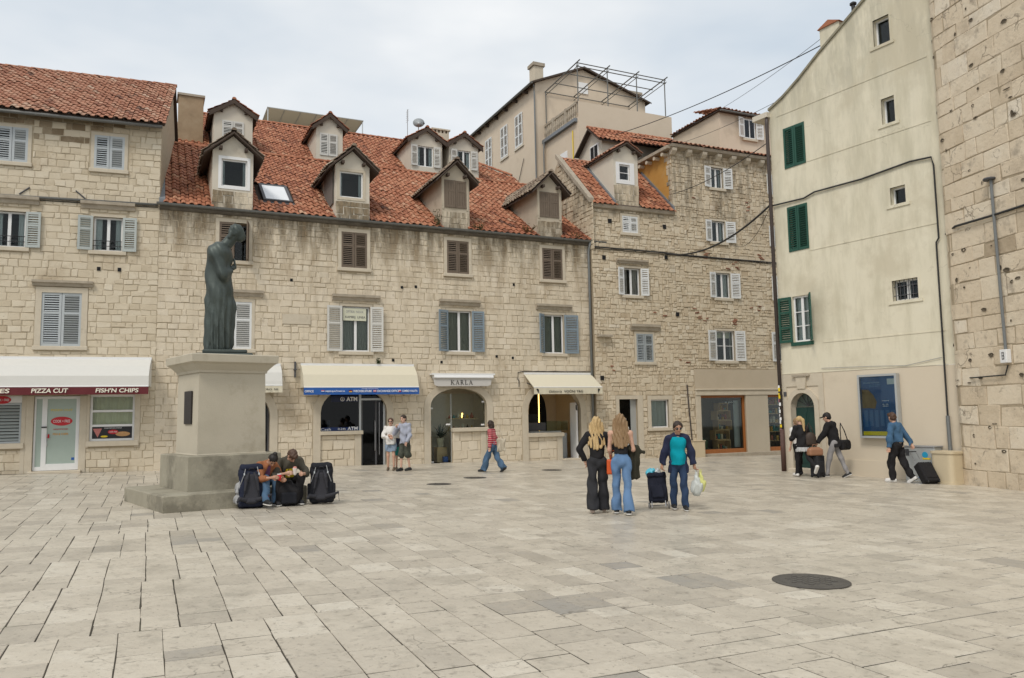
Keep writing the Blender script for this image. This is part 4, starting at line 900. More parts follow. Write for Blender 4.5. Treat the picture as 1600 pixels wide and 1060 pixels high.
MB().box(.72, 8.9, 13.8, 1.76, 9.9, 16.35).build('stack', mat('stained_chimney', [(.17, .12, .075), (.33, .24, .15), (.44, .35, .24)], .95, .5, 2, .3, 25), ch); MB().box(.66, 8.84, 16.35, 1.82, 9.96, 16.45).build('cap', m_dressdark, ch)
c2 = thing('chimney', 'low grey chimney with square vents beside the satellite dish', 'chimney', hM.location, R(25.03))
MB().box(14.25, 13.2, 16.0, 15.25, 14.0, 18.0).build('stack', m_dress, c2); MB().box(14.18, 13.13, 18.16, 15.32, 14.07, 18.24).build('cap', m_dress, c2)
for i in range(5): MB().box(14.25 + i * .22, 13.2, 18.0, 14.37 + i * .22, 14.0, 18.16).build('vent_pier', m_dress, c2)
sd = thing('satellite_dish', 'grey satellite dish on the rear roof ridge', 'satellite dish', WM @ Vector((13.4, 13.2, 17.2)), R(25.03))
mb = MB(); n = 20
mb.lathe([(.33, .06), (.24, .02), (.12, .0), (.02, -.005)], n); o = mb.build('dish', m_ltgrey, sd, True); o.location = (0, -.05, 1.15); o.rotation_euler = (R(70), 0, R(-20))
MB().tube([(0, 0, -.2), (0, 0, 1.15)], .025, 8).build('mast', m_grey, sd); MB().tube([(0, -.1, .95), (.15, -.5, 1.0)], .012, 6).box(.11, -.56, .97, .19, -.48, 1.04).build('feed_arm', m_darkgrey, sd)
an = thing('aerial', 'thin television aerial mast beside the satellite dish', 'antenna', WM @ Vector((12.75, 13.2, 17.1)), R(25.03))
mb = MB().tube([(0, 0, 0), (0, 0, 2.0)], .02, 6)
for k in range(6): mb.tube([(-.0, -.25 + 0, 1.3 + k * .12), (0, .25, 1.3 + k * .12)], .008, 5)
mb.build('mast', m_grey, an)
cp = thing('roof_canopy', 'pale terrace canopy on thin posts above the rear roof', 'canopy', hM.location, R(25.03))
MB().box(5.45, 16.0, 19.13, 10.92, 18.3, 19.17).build('fabric', flat('canopy_fabric', (.42, .40, .34), .8, .06), cp)
for k in range(7): MB().tube([(5.5 + k * .9, 16.02, 19.11), (5.5 + k * .9, 18.28, 19.11)], .02, 6).build('rib', m_grey, cp)
mb = MB()
for s, y in ((5.5, 16.05), (10.88, 16.05), (5.5, 18.25), (10.88, 18.25)): MB().tube([(s, y, 16.6), (s, y, 19.12)], .03, 8).build('post', m_ltgrey, cp)
MB().tube([(5.45, 16.0, 19.16), (10.92, 16.0, 19.16)], .03, 8).build('front_rail', m_ltgrey, cp)
# ================================================================== rubble house on the right of the long house (two heights)
hC = thing('stone_house', 'rough rubble stone house with white shutters and a lower tiled wing', 'house', (3.43, 32.2, 0), R(23.8))
WC = Wl(hC)
c_w = [(1.52, 9.46, 2.30, 10.2)]
c3 = (1.51, 6.74, 2.34, 7.92); cg = (2.04, 3.89, 2.88, 5.1); cdoor = (1.08, -.6, 1.99, 2.31); cwin = (2.66, 1.08, 3.57, 2.28)
wa = (6.33, 11.92, 7.02, 12.88); wb = (6.25, 9.40, 7.03, 10.38); wc = (6.35, 6.83, 7.18, 7.98); wd_ = (6.25, 3.98, 7.28, 5.34)
xa = (9.9, 11.92, 10.6, 12.88); xb = (9.9, 9.40, 10.7, 10.38); xc = (9.95, 6.83, 10.78, 7.98); xd = (9.8, 3.98, 10.83, 5.34)
sh1 = (5.25, -.12, 7.74, 2.43); sh2 = (9.01, -.12, 10.7, 2.43)
cdw = (1.45, 11.75, 1.98, 12.46)
outC = [(0, -.8), (14, -.8), (14, 13.5), (4.18, 13.5), (4.18, 10.72), (0, 10.72)]
def bodyC(mb):
    mb.add([(0, .01, -.8), (0, 6, -.8), (0, 6, 10.72), (0, 2.8, 13.35), (0, .01, 10.72)], [(0, 1, 2, 3, 4)])
    mb.add([(14, .01, -.8), (14, 7, -.8), (14, 7, 13.5), (14, .01, 13.5)], [(0, 1, 2, 3)])
allC = [c_w[0], c3, cg, cdoor, cwin, wa, wb, wc, wd_, xa, xb, xc, xd, sh1, sh2]
wC = wall_mesh('wall', outC, [rect(r) for r in allC], m_mortarC, hC, .3, bodyC)
hlC = [grow(r, .09, .12, .09, .12) for r in (c_w[0], c3, cg, wa, wb, wc, wd_, xa, xb, xc, xd)] + [(.93, -.8, 2.25, 2.47), (2.48, .9, 3.75, 2.46), (4.98, -.8, 14, 3.62)]
def topC(s): return 10.68 if s < 4.18 else 13.42
def keepC(s, z): return z < topC(s) - .05
rgC = random.Random(15)
stC = stone_wall(0, 4.2, -.45, 10.7, (.11, .22), (.13, .36), hlC, rgC, front, jit=.03, gap=.009, proud=(.004, .034), double=.14, sig=.11)
stC += stone_wall(4.2, 12.4, -.45, 13.42, (.10, .22), (.12, .40), hlC, rgC, front, jit=.034, gap=.009, proud=(.004, .038), double=.16, sig=.11)
lay(wC, 'wall_stone', 'wall_stones', stC, m_stoneC, WC)
mb = MB()                                                     # brick patches let into the rubble
brk = mat('worn_brick', [(.16, .07, .045), (.26, .115, .07), (.32, .17, .11)], .95, .4, 6, .4, 30, attr=True)
rb_ = random.Random(8); P = []
for (s, z, n) in ((5.9, 8.75, 5), (7.4, 8.35, 6), (5.0, 6.3, 3), (5.6, 5.95, 4), (7.1, 5.75, 5), (8.6, 6.4, 3), (4.5, 3.9, 2), (8.2, 11.2, 3), (5.2, 11.5, 2), (3.2, 6.1, 2), (0.6, 3.6, 2), (8.9, 8.9, 4)):
    for k in range(n):
        a, b = s + rb_.uniform(-.35, .35), z + rb_.uniform(-.2, .2); an_ = rb_.uniform(-.25, .25); w, h = rb_.uniform(.10, .24), rb_.uniform(.035, .06)
        c4 = [(a + x * math.cos(an_) - y_ * math.sin(an_), b + x * math.sin(an_) + y_ * math.cos(an_)) for x, y_ in ((-w / 2, -h / 2), (w / 2, -h / 2), (w / 2, h / 2), (-w / 2, h / 2))]
        V, F = stone_piece(c4, .052, front, rb_, .004); P.append((V, F, rb_.random()))
lay(wC, 'brick', 'bricks', P, brk, WC)
# left flank above the neighbour's roof
P = []
for V, F, t in stone_wall(-.2, 2.9, 8.6, 13.3, (.14, .28), (.18, .4), [], random.Random(17), lambda a, d, z: (d - .005, a, z), jit=.03, proud=(.005, .04), top=lambda y: 10.68 + .94 * max(0, y)): P.append((V, F, t))
lay(wC, 'flank_stone', 'flank_stones', P, m_stoneC, WC, 120)
# lower wing roof
TC = .94; uyC = Vector((0, 1, TC)).normalized()
roofC = MB().add([(-.05, -.12, 10.58), (4.2, -.12, 10.58), (4.2, 2.85, 13.37), (-.05, 2.85, 13.37)], [(0, 1, 2, 3)]).build('roof', m_soffit, hC)
tC = tile_field(Vector((.0, -.2, 10.56)), ux, uyC, 4.2, 4.15, random.Random(51), .25, .36, lambda p: not (abs(p.x - 1.78) < .6 and p.y < 2.3))
lay(roofC, 'roof_tile', 'roof_tiles', tC, m_tile, WC)
ridge_tiles(roofC, [(0, 2.88, 13.45), (4.2, 2.88, 13.45)], m_tileold, .09, .4, world=WC)
MB().sweep([(-.15, 10.6), (2.85, 13.42), (2.85, 13.62), (-.15, 10.8)], -.16, .08).build('verge_coping', m_dressdark, hC)
for s in (1.12, 4.14): MB().sweep([(-.15, 10.62), (2.3, 12.92), (2.3, 13.1), (-.15, 10.8)], s - .05, s + .04).build('flashing', m_flash, hC)
MB().sweep([(.05, 10.38), (-.12, 10.44), (-.16, 10.58), (.05, 10.58)], .02, 4.2).build('eaves_cornice', m_dressdark, hC)
d = dormer(hC, WC, 1.78, .62, 10.6, 12.95, 13.32, cdw, m_plasterW, m_tileold, ty=TC, zr=10.66, ovs=.14, ovf=.2)
P = stone_wall(1.16, 2.4, 10.55, 11.55, (.2, .32), (.26, .42), [], random.Random(6), lambda a, dd, z: (a, dd - .014, z), jit=.03); lay(d, 'wall_stone', 'wall_stones', P, m_stoneC, WC, 40)
window(d, cdw, .06, mull=0, curtain=.0, m=m_white, bars=1); mb = MB()
for b in ((1.28, 11.6, 1.45, 12.55), (1.98, 11.6, 2.2, 12.55), (1.45, 12.46, 1.98, 12.55), (1.45, 11.6, 1.98, 11.75)): mb.box(b[0], -.035, b[1], b[2], .0, b[3])
mb.build('window_trim', m_white, d)
# taller part: cornice on corbels, ochre flank, roof
MB().sweep([(.05, 13.4), (-.3, 13.5), (-.34, 13.62), (.05, 13.62)], 4.0, 13).build('eaves_cornice', m_dressdark, hC)
for k in range(10): MB().sweep([(.0, 13.18), (-.12, 13.2), (-.26, 13.34), (-.28, 13.46), (.0, 13.46)], 4.1 + k * .83, 4.34 + k * .83).build('corbel', m_dress, hC)
fl = MB().add([(4.17, .0, 10.6), (4.17, 2.9, 10.6), (4.17, 2.9, 13.6), (4.17, .0, 13.6)], [(0, 1, 2, 3)]).build('ochre_flank_wall', m_orange, hC)
P = stone_wall(-.01, .5, 10.9, 13.4, (.18, .3), (.2, .3), [], random.Random(19), lambda a, dd, z: (4.165 + dd, a, z), jit=.02, keep=lambda a, z: a < .32 or z > 12.9); lay(fl, 'quoin_stone', 'quoin_stones', P, m_stoneC, WC, 40)
for k in range(4): MB().tube([(3.9, .3 + k * .62, 13.28), (4.3, .3 + k * .62, 13.28)], .09, 8).build('rafter_end', m_dress, hC)
MB().box(3.86, -.2, 13.42, 4.2, 2.9, 13.56).build('flank_eaves', m_dressdark, hC)
r2 = MB().add([(3.9, -.34, 13.64), (14, -.34, 13.64), (14, 3.0, 15.0), (3.9, 3.0, 15.0)], [(0, 1, 2, 3)]).build('upper_roof', m_soffit, hC)
uy2 = Vector((0, 3.34, 1.36)).normalized(); t2 = tile_field(Vector((3.9, -.4, 13.64)), ux, uy2, 9.6, 3.6, random.Random(52), .25, .36); lay(r2, 'roof_tile', 'roof_tiles', t2, m_tileold, WC, 150)
# windows of the rubble house
window(hC, c_w[0], .2, curtain=0); pair_closed(hC, c_w[0], m_shut_white, .0); surround(hC, c_w[0], .09, .03)
window(hC, c3, .12, curtain=.35, cm=mat('rose_curtain', [(.25, .16, .14), (.4, .33, .3), (.5, .45, .42)], .9, .45, 5, 0, stretch=(6, 6, .3))); pair_open(hC, c3, m_shut_white, .32, .36, 14, 14); surround(hC, c3, .09, .02); lintel(hC, (1.15, 8.1, 2.72, 8.28))
window(hC, cg, .2, curtain=0); pair_closed(hC, cg, flat('pale_blue_grey_shutter', (.30, .33, .34), .6), .0); surround(hC, cg, .09, .02); lintel(hC, (1.75, 5.24, 3.22, 5.5))
for r, l, q, cu in ((wa, .4, .46, .1), (wb, .37, .5, .2), (wc, .36, .48, .3), (wd_, .5, .52, .1), (xa, .34, .4, .2), (xb, .36, .4, .2), (xc, .4, .4, .2), (xd, .42, .42, .2)):
    window(hC, r, .1, curtain=cu, bars=1 if r is wd_ else 0); pair_open(hC, r, m_shut_white, l, q, 10, 8); surround(hC, r, .09, .02, sill=True)
box_obj('roller_blind', (wd_[0] + .06, .2, 5.02, wd_[2] - .06, .22, 5.3), m_awn_cream, hC)
for s, z in ((3.68, 9.87), (.55, 8.3), (3.7, 8.5), (.3, 3.2), (4.2, 6.0), (.9, 9.9)): box_obj('putlog_hole', (s - .08, -.05, z - .09, s + .08, .05, z + .09), m_blackvoid, hC)
# ground floor of the rubble house
mb = MB()
for b in ((.93, -.8, 1.08, 2.47), (1.99, -.8, 2.25, 2.47), (1.08, 2.31, 1.99, 2.47)): mb.box(b[0], -.05, b[1], b[2], .06, b[3])
mb.build('door_surround', m_dress, hC)
dr = MB().box(1.72, .12, -.3, 1.99, .18, 2.31).box(1.08, .12, -.3, 1.14, .18, 2.31).build('door', m_ltgrey, hC); box_obj('pane', (1.14, .14, -.3, 1.72, .15, 2.31), m_glassdark, dr); box_obj('door_back', (1.0, .6, -.5, 2.05, .62, 2.4), m_blackvoid, dr)
for z, s in ((1.35, 1.3), (1.0, 1.42)): box_obj('paper_notice', (s, .125, z, s + .2, .135, z + .15), m_white, dr)
mb = MB(); rgp = random.Random(2)
mb.box(1.5, .05, -.2, 1.75, .12, .6); mb.build('plastic_cover', flat('pale_plastic', (.45, .47, .46), .4, .15), dr)
surround(hC, cwin, .17, .04); w_ = window(hC, cwin, .12, mull=0, curtain=.5)
box_obj('shop_fascia', (4.98, -.09, 2.44, 14, .05, 2.66), m_dress, hC, .01); box_obj('fascia_ledge', (4.96, -.13, 2.662, 14, .05, 2.72), m_dress, hC, .008)
box_obj('rendered_band', (4.98, -.03, 2.722, 14, .04, 3.6), mat('brown_render', [(.40, .33, .24), (.48, .405, .30), (.54, .465, .355)], .9, .35, 1.6, .2, 25), hC)
box_obj('shop_pier', (4.98, -.06, -.8, 5.25, .08, 2.438), m_dress, hC, .01); box_obj('shop_pier', (7.74, -.06, -.8, 9.01, .3, 2.438), mat('smooth_pier_stone', [(.40, .345, .26), (.47, .41, .315), (.53, .47, .37)], .8, .3, 1.2, .15, 30), hC, .01)
box_obj('shop_step', (5.2, -.16, -.8, 9.3, .3, -.125), m_dressdark, hC, .015); box_obj('shop_step', (9.3, -.1, -.8, 12, .3, -.13), m_dressdark, hC, .015)
m_shopc = flat('shop_wall', (.30, .25, .19), .9, .15)
def wood_front(lbl, r):
    t = thing('shopfront', lbl, 'shopfront', hC.location, R(23.8)); s0, z0, s1, z1 = r; y = .12; mb = MB()
    mb.box(s0, y - .05, z0, s0 + .08, y + .05, z1); mb.box(s1 - .11, y - .05, z0, s1, y + .05, z1); mb.box(s0 + .08, y - .048, z0, s1 - .11, y + .048, z0 + .18); mb.box(s0 + .08, y - .048, z1 - .1, s1 - .11, y + .048, z1)
    mb.build('frame', m_woodor, t); box_obj('pane', (s0 + .08, y - .005, z0 + .18, s1 - .11, y + .005, z1 - .1), m_glass, t)
    a, b, c, d_ = s0 - .1, s1 + .1, z0 - .1, z1 + .1
    MB().add([(a, .35, c), (b, .35, c), (b, .35, d_), (a, .35, d_), (a, 1.5, c), (b, 1.5, c), (b, 1.5, d_), (a, 1.5, d_)], [(4, 5, 6, 7), (0, 4, 7, 3), (1, 2, 6, 5), (0, 1, 5, 4), (3, 7, 6, 2)]).build('interior', m_shopc, t)
    return t
f1 = wood_front('orange wood framed shop window holding a stack of wooden crates', sh1); f2 = wood_front('narrow orange wood shop window beside the drainpipe', sh2)
box_obj('glazed_side', (7.3, .3, .1, 7.6, .34, 2.2), flat('pale_panel', (.4, .44, .45), .5), f1); sgb = box_obj('hanging_sign', (6.72, .3, 2.02, 7.42, .33, 2.2), m_black, f1); text('lettering', 'e po', .42, .09, m_textwhite, f1, (7.05, .295, 2.11))
MB().add([(5.35, .25, -.1), (5.7, .25, -.1), (5.8, .28, .45), (5.5, .28, .55)], [(0, 1, 2, 3)]).build('leaf_display', flat('display_leaf', (.06, .10, .05), .6, .4), f1)
rc = random.Random(12)
for i, (x, z, w, h) in enumerate(((6.35, .02, .72, .42), (6.25, .45, .78, .44), (6.42, .90, .76, .42), (6.32, 1.33, .82, .42), (6.5, 1.76, .5, .34))):
    cr_ = thing('wooden_crate', ['bottom pale wooden crate of the shop window stack', 'second wooden crate from the bottom of the shop window stack', 'middle wooden crate of the shop window stack', 'fourth wooden crate up in the shop window stack', 'small top crate of the shop window stack'][i], 'crate', WC @ Vector((x + w / 2, .5, z)), R(23.8 + rc.uniform(-8, 8)), 'crates stacked in the shop window')
    for nm, b in (('bottom_board', (-w / 2, -.2, 0, w / 2, .2, .03)), ('top_board', (-w / 2, -.2, h - .03, w / 2, .2, h)), ('side_board', (-w / 2, -.2, .03, -w / 2 + .03, .2, h - .03)), ('side_board', (w / 2 - .03, -.2, .03, w / 2, .2, h - .03)), ('back_board', (-w / 2 + .03, .17, .03, w / 2 - .03, .2, h - .03))): box_obj(nm, b, m_woodlt, cr_)
    for k in range(4): g = box_obj('boxed_goods', (-w / 2 + .07 + k * w * .2, -.1, .031, -w / 2 + .05 + (k + .8) * w * .2, .1, .03 + rc.uniform(.1, .28) * min(1, h / .4)), gcols[(i + k) % 5], cr_)
for k in range(5):
    box_obj('goods_shelf', (9.1, .5, .3 + k * .42, 10.6, .8, .33 + k * .42), m_woodlt, f2)
    for j in range(8): box_obj('boxed_goods', (9.12 + j * .17, .55, .331 + k * .42, 9.24 + j * .17, .75, .33 + k * .42 + rc.uniform(.12, .3)), gcols[rc.randrange(5)], f2)
ub = thing('utility_box', 'beige utility cabinet against the rubble wall left of the shop window', 'cabinet', WC @ Vector((4.82, -.2, -.38)), R(23.8))
MB().box(-.32, -.18, 0, .32, .18, .84, bev=.02).build('body', m_beigebox, ub); box_obj('door_panel', (-.27, -.19, .08, .27, -.18, .76), m_beigebox, ub); box_obj('lid', (-.34, -.2, .84, .34, .2, .87), m_beigebox, ub)
MB().tube([(4.55, -.05, 2.9), (4.58, -.05, 2.2), (4.7, -.05, .45)], .03, 8).build('wall_pipe', m_pipebrown, hC)
MB().tube([(.05, -.07, 8.72), (4.0, -.07, 8.69), (4.5, -.07, 8.66), (12, -.07, 8.62)], .03, 6).build('wall_cable', m_cable, hC)
MB().tube([(.05, -.05, 8.66), (12, -.05, 8.56)], .014, 6).build('wall_cable', m_cable, hC)
# bracket stone and little ledge
box_obj('stone_bracket', (.1, -.25, 4.9, .75, .05, 5.0), m_dressdark, hC, .01)
# ================================================================== houses seen over the roofs
hP = thing('rear_house', 'narrow cream house with a red tile roof behind the rubble house', 'house', hC.location, R(23.8))
wP = MB().add([(2.6, 3.3, 9), (7.2, 3.3, 9), (7.2, 6, 9), (2.6, 6, 9), (2.6, 3.3, 14.9), (7.2, 3.3, 14.9), (7.2, 6, 14.9), (2.6, 6, 14.9), (2.6, 4.1, 15.55), (7.2, 4.1, 15.55)], [(0, 1, 5, 4), (0, 4, 8, 7, 3), (1, 2, 6, 9, 5)]).build('wall', m_plasterW, hP)
rP = MB().add([(2.3, 3.05, 14.75), (7.3, 3.05, 14.75), (7.3, 4.1, 15.62), (2.3, 4.1, 15.62), (7.3, 5.6, 14.6), (2.3, 5.6, 14.6), (2.3, 3.05, 14.67), (7.3, 3.05, 14.67), (7.3, 4.1, 15.52), (2.3, 4.1, 15.52), (2.3, 5.6, 14.5)], [(0, 1, 2, 3), (3, 2, 4, 5), (6, 9, 8, 7), (0, 6, 7, 1), (0, 3, 9, 6), (3, 5, 10, 9)]).build('roof', m_soffit, hP)
tP = tile_field(Vector((2.28, 3.0, 14.74)), ux, Vector((0, 1.05, .87)).normalized(), 5.0, 1.4, random.Random(53), .25, .36); lay(rP, 'roof_tile', 'roof_tiles', tP, m_tile, WC, 100)
ridge_tiles(rP, [(2.28, 4.1, 15.66), (7.3, 4.1, 15.66)], m_tile, .09, .4, world=WC)
mb = MB(); mb.box(2.54, 3.55, 13.9, 2.60, 4.35, 14.75); w_ = mb.build('window', m_white, hP)
for y0 in (3.62, 3.98): box_obj('pane', (2.53, y0, 13.97, 2.538, y0 + .3, 14.68), m_blackvoid, w_)
hQ = thing('rear_house', 'cream upper storey with white shutters behind the corbelled cornice', 'house', hC.location, R(23.8))
MB().add([(9.44, 3.0, 13), (16, 3.0, 13), (16, 7, 13), (9.44, 7, 13), (9.44, 3.0, 17.05), (16, 3.0, 17.05), (16, 7, 17.05), (9.44, 7, 17.05)], [(0, 1, 5, 4), (3, 0, 4, 7), (1, 2, 6, 5), (4, 5, 6, 7)]).build('wall', m_plaster, hQ)
rQ = MB().box(9.3, 2.8, 17.05, 16, 7, 17.13).build('roof', m_soffit, hQ)
tq = tile_field(Vector((9.25, 2.7, 17.12)), ux, Vector((0, 1, .25)).normalized(), 6.5, 2.2, random.Random(54), .25, .36); lay(rQ, 'roof_tile', 'roof_tiles', tq, m_tileold, WC, 60)
P = tile_field(Vector((9.2, 6.9, 17.1)), Vector((0, -1, 0)), Vector((1, 0, .25)).normalized(), 4.1, .7, random.Random(55), .25, .36); lay(rQ, 'verge_tile', 'verge_tiles', P, m_tileold, WC, 40)
MB().tube([(9.3, 2.7, 17.04), (15, 2.7, 17.04)], .05, 6).build('gutter', m_gutter, hQ)
wq = (10.98, 15.85, 11.74, 16.92)
MB().box(wq[0], 2.96, wq[1], wq[2], 3.0, wq[3]).build('window', m_white, hQ)
for k in (0, 1): box_obj('pane', (wq[0] + .07 + k * .34, 2.95, wq[1] + .08, wq[0] + .34 + k * .34, 2.957, wq[3] - .08), m_glassdark, hQ)
for s, f in ((wq[0] - .01, True), (wq[2] + .01, False)): shutter(hQ, s, wq[1], .42, 1.07, m_shut_white, 12 if f else -12, 2.9, 1, f)
box_obj('window_sill', (wq[0] - .1, 2.88, wq[1] - .12, wq[2] + .1, 3.0, wq[1] - .004), m_dress, hQ)
# tall rear house with terrace and pipe pergola
hT = thing('rear_house', 'tall cream gabled house with white shutters and a roof terrace', 'house', hM.location, R(25.03))
wT = MB().add([(20.32, 12, 8), (28.2, 12, 8), (28.2, 24, 8), (20.32, 24, 8), (20.32, 12, 21.5), (28.2, 12, 21.5), (28.2, 24, 21.5), (20.32, 24, 21.5), (23.6, 12, 22.85), (23.6, 24, 22.85)], [(0, 1, 5, 8, 4), (3, 0, 4, 7), (1, 2, 6, 5), (2, 3, 7, 9, 6)]).build('wall', m_plaster, hT)
MB().add([(19.95, 11.7, 21.4), (23.6, 11.7, 22.95), (23.6, 24.3, 22.95), (19.95, 24.3, 21.4), (28.5, 11.7, 21.4), (28.5, 24.3, 21.4), (19.95, 11.7, 21.3), (23.6, 11.7, 22.83), (23.6, 24.3, 22.83), (19.95, 24.3, 21.3), (28.5, 11.7, 21.3)], [(0, 1, 2, 3), (1, 4, 5, 2), (6, 9, 8, 7), (0, 6, 7, 1), (0, 3, 9, 6), (1, 7, 10, 4)]).build('roof', m_soffit, hT)
MB().tube([(19.95, 11.7, 21.33), (19.95, 24.3, 21.33)], .07, 6).build('gutter', m_gutter, hT)
for y in (13, 14.5, 16, 17.5, 19, 20.5, 22): MB().box(20.0, y - .06, 21.16, 20.32, y + .06, 21.32).build('rafter_end', m_soffit, hT)
MB().tube([(20.2, 11.95, 21.3), (20.2, 11.9, 20.8), (20.22, 11.9, 15)], .05, 6).build('downpipe', m_pipe, hT)
for y0 in (13.75, 15.95, 18.5):
    mb = MB(); 
    for k in (0, 1):
        o = bpy.data.objects.new('shutter', shutter_mesh(.52, 2.05, m_shut_white, 2)); COL.objects.link(o); o.parent = hT; o.location = (20.27, y0 + .53 + k * .53, 18.28); o.rotation_euler = (0, 0, R(-90))
    MB().box(20.24, y0 - .1, 18.14, 20.31, y0 + 1.2, 18.26).build('window_sill', m_plasterW, hT)
MB().box(23.3, 11.94, 21.3, 23.95, 11.99, 22.0).build('attic_window', m_white, hT)
MB().tube([(20.28, 14.9, 15.6), (20.26, 14.3, 16.2), (20.26, 13.6, 17.3)], .02, 5).tube([(20.26, 20, 16.0), (20.26, 13, 15.4)], .03, 5).build('wall_cable', m_cable, hT)
cT = thing('chimney', 'tall cream chimney on the corner of the terrace house', 'chimney', hM.location, R(25.03))
MB().box(20.32, 12.1, 21.2, 20.95, 12.75, 22.6, bev=.02).build('stack', m_dress, cT); MB().box(20.24, 12.02, 22.6, 21.03, 12.83, 22.8).build('cap', m_dressdark, cT)
c3_ = thing('chimney', 'squat rendered chimney behind the pergola posts', 'chimney', hM.location, R(25.03))
MB().box(26.9, 12.2, 20.6, 28.0, 13.2, 22.0).build('stack', m_plaster, c3_); MB().box(26.8, 12.1, 22.0, 28.1, 13.3, 22.15).build('cap', m_dressdark, c3_)
MB().add([(20.9, 8.0, 8), (27.2, 8.0, 8), (27.2, 12, 8), (20.9, 12, 8), (20.9, 8.0, 18.9), (27.2, 8.0, 18.9), (27.2, 12, 18.9), (20.9, 12, 18.0), (20.9, 8.0, 18.0), (27.2, 12, 18.0), (27.2, 8.2, 18.9), (20.9, 8.2, 18.9), (20.9, 8.2, 18.0), (27.2, 8.2, 18.0)], [(0, 1, 5, 4), (3, 0, 8, 7), (0, 4, 8), (1, 2, 6, 5), (7, 8, 13, 9), (4, 5, 10, 11), (11, 10, 13, 12)]).build('terrace_block', m_plaster, hT)
MB().box(20.7, 8.1, 17.75, 20.9, 12, 17.95).build('terrace_ledge', m_flash, hT); MB().box(20.86, 8.2, 17.95, 20.98, 12, 18.02).box(20.86, 8.2, 18.78, 20.98, 12, 18.92).build('balustrade_rail', m_dressdark, hT)
for k in range(16): MB().lathe([(.05, 0), (.045, .15), (.085, .35), (.05, .6), (.05, .76)], 8, (20.92, 8.35 + k * .24, 18.02)).build('baluster', m_dressdark, hT)
for yy in (9.4, 10.9): MB().box(20.84, yy - .12, 17.95, 21.0, yy + .12, 18.95).build('balustrade_post', m_dressdark, hT)
MB().tube([(20.75, 11.8, 17.9), (20.7, 11.8, 17.2), (20.7, 11.8, 14)], .045, 6).build('downpipe', m_pipe, hT); MB().tube([(20.86, 8.6, 15), (20.86, 8.6, 17.4)], .03, 6).build('conduit', m_yellow, hT)
box_obj('terrace_window', (20.86, 9.3, 15.3, 20.9, 10.1, 16.5), m_white, hT)
pg = thing('pergola', 'bare grey pipe pergola over the roof terrace', 'pergola', hM.location, R(25.03))
for s in (20.97, 22.92, 24.89, 26.86):
    MB().tube([(s, 8.1, 18.3), (s, 8.1, 21.1)], .035, 6).build('post', m_gutter, pg); MB().tube([(s, 7.8, 21.2), (s, 11.95, 20.98)], .035, 6).build('beam', m_gutter, pg); MB().tube([(s, 7.9, 20.95), (s, 11.95, 20.75)], .022, 6).build('beam', m_gutter, pg)
for y, z in ((8.1, 21.1), (8.1, 20.9), (9.4, 21.03), (10.7, 20.96), (11.9, 20.9)): MB().tube([(20.9, y, z + .05), (26.95, y, z + .05)], .028, 6).build('rail', m_gutter, pg)
MB().tube([(20.97, 11.9, 18.0), (20.97, 11.9, 21)], .035, 6).build('post', m_gutter, pg)

# ================================================================== plastered gable house on the right
hD = thing('plastered_house', 'tall pale yellow plastered gable house with green shutters', 'house', (8.70, 25.1, 0), R(-57.83))
WD = Wl(hD)
g1 = (.53, 9.55, 1.33, 10.89); g2 = (.53, 6.81, 1.28, 8.27); g3 = (.53, 3.9, 1.18, 5.36)
dw = [(3.84, 12.28, 4.34, 13.08), (3.94, 9.9, 4.34, 10.66), (4.04, 7.51, 4.49, 8.01), (3.92, 4.77, 4.67, 5.35)]
ZL = 2.90; dd_ = (.31, .0, 1.18, 1.85, 2.29)
gab = [(0, ZL), (6.0, ZL), (6.0, 14.9), (5.4, 15.0), (4.6, 14.45), (3.64, 13.84), (2.0, 12.85), (1.2, 12.3), (.6, 11.95), (0, 11.7)]
def bodyD(mb): mb.add([(0, 0, ZL), (0, 9, ZL), (0, 9, 11.7), (0, 0, 11.7)], [(0, 1, 2, 3)])
wall_mesh('upper_wall', gab, [rect(r) for r in [g1, g2, g3] + dw], m_plasterD, hD, .3, bodyD)
lowD = [(0, -.8), (6.0, -.8), (6.0, ZL - .004), (0, ZL - .004)]
wall_mesh('lower_wall', lowD, [[(.31, -.3), (1.18, -.3)] + arch(.31, 1.18, 0, 1.85, 2.29)[2:]], m_plasterDlow, hD, .3, lambda mb: mb.add([(0, 0, -.8), (0, 9, -.8), (0, 9, ZL), (0, 0, ZL)], [(0, 1, 2, 3)]))
MB().add([(x, y, z + .02) for y in (-.05, 9) for x, z in gab[3:]], [(i, i + 1, i + 8, i + 7) for i in range(6)]).build('roof', m_tileold, hD)
mb = MB()
for (x0, z0), (x1, z1) in zip(gab[3:-1], gab[4:]): mb.add([(x0, -.06, z0 - .02), (x1, -.06, z1 - .02), (x1, -.06, z1 + .06), (x0, -.06, z0 + .06), (x0, .3, z0 - .02), (x1, .3, z1 - .02), (x1, .3, z1 + .06), (x0, .3, z0 + .06)], [(0, 1, 2, 3), (3, 2, 6, 7), (0, 4, 5, 1)])
mb.build('verge_coping', mat('mossy_coping', [(.08, .075, .055), (.25, .23, .17), (.42, .40, .29)], .95, .5, 3, .3, 25), hD)
for z0, s0, s1 in ((11.38, .3, 5.35), (9.56, 1.36, 5.35), (6.72, 1.3, 5.35), (3.80, 1.6, 5.35), (ZL, .02, 5.35)): MB().box(s0, -.012, z0, s1, .02, z0 + .035).build('string_course', m_plasterD, hD)
for r in (g1, g2): box_obj('dark_opening', (r[0], .24, r[1], r[2], .26, r[3]), m_blackvoid, hD); pair_closed(hD, r, m_shut_green, -.005, 0)
window(hD, g3, .1, curtain=.5, bars=2); pair_open(hD, g3, m_shut_green, .46, .44, 6, 48, rails=2); box_obj('window_sill', (.45, -.06, 3.78, 1.26, .1, 3.895), m_shut_green, hD)
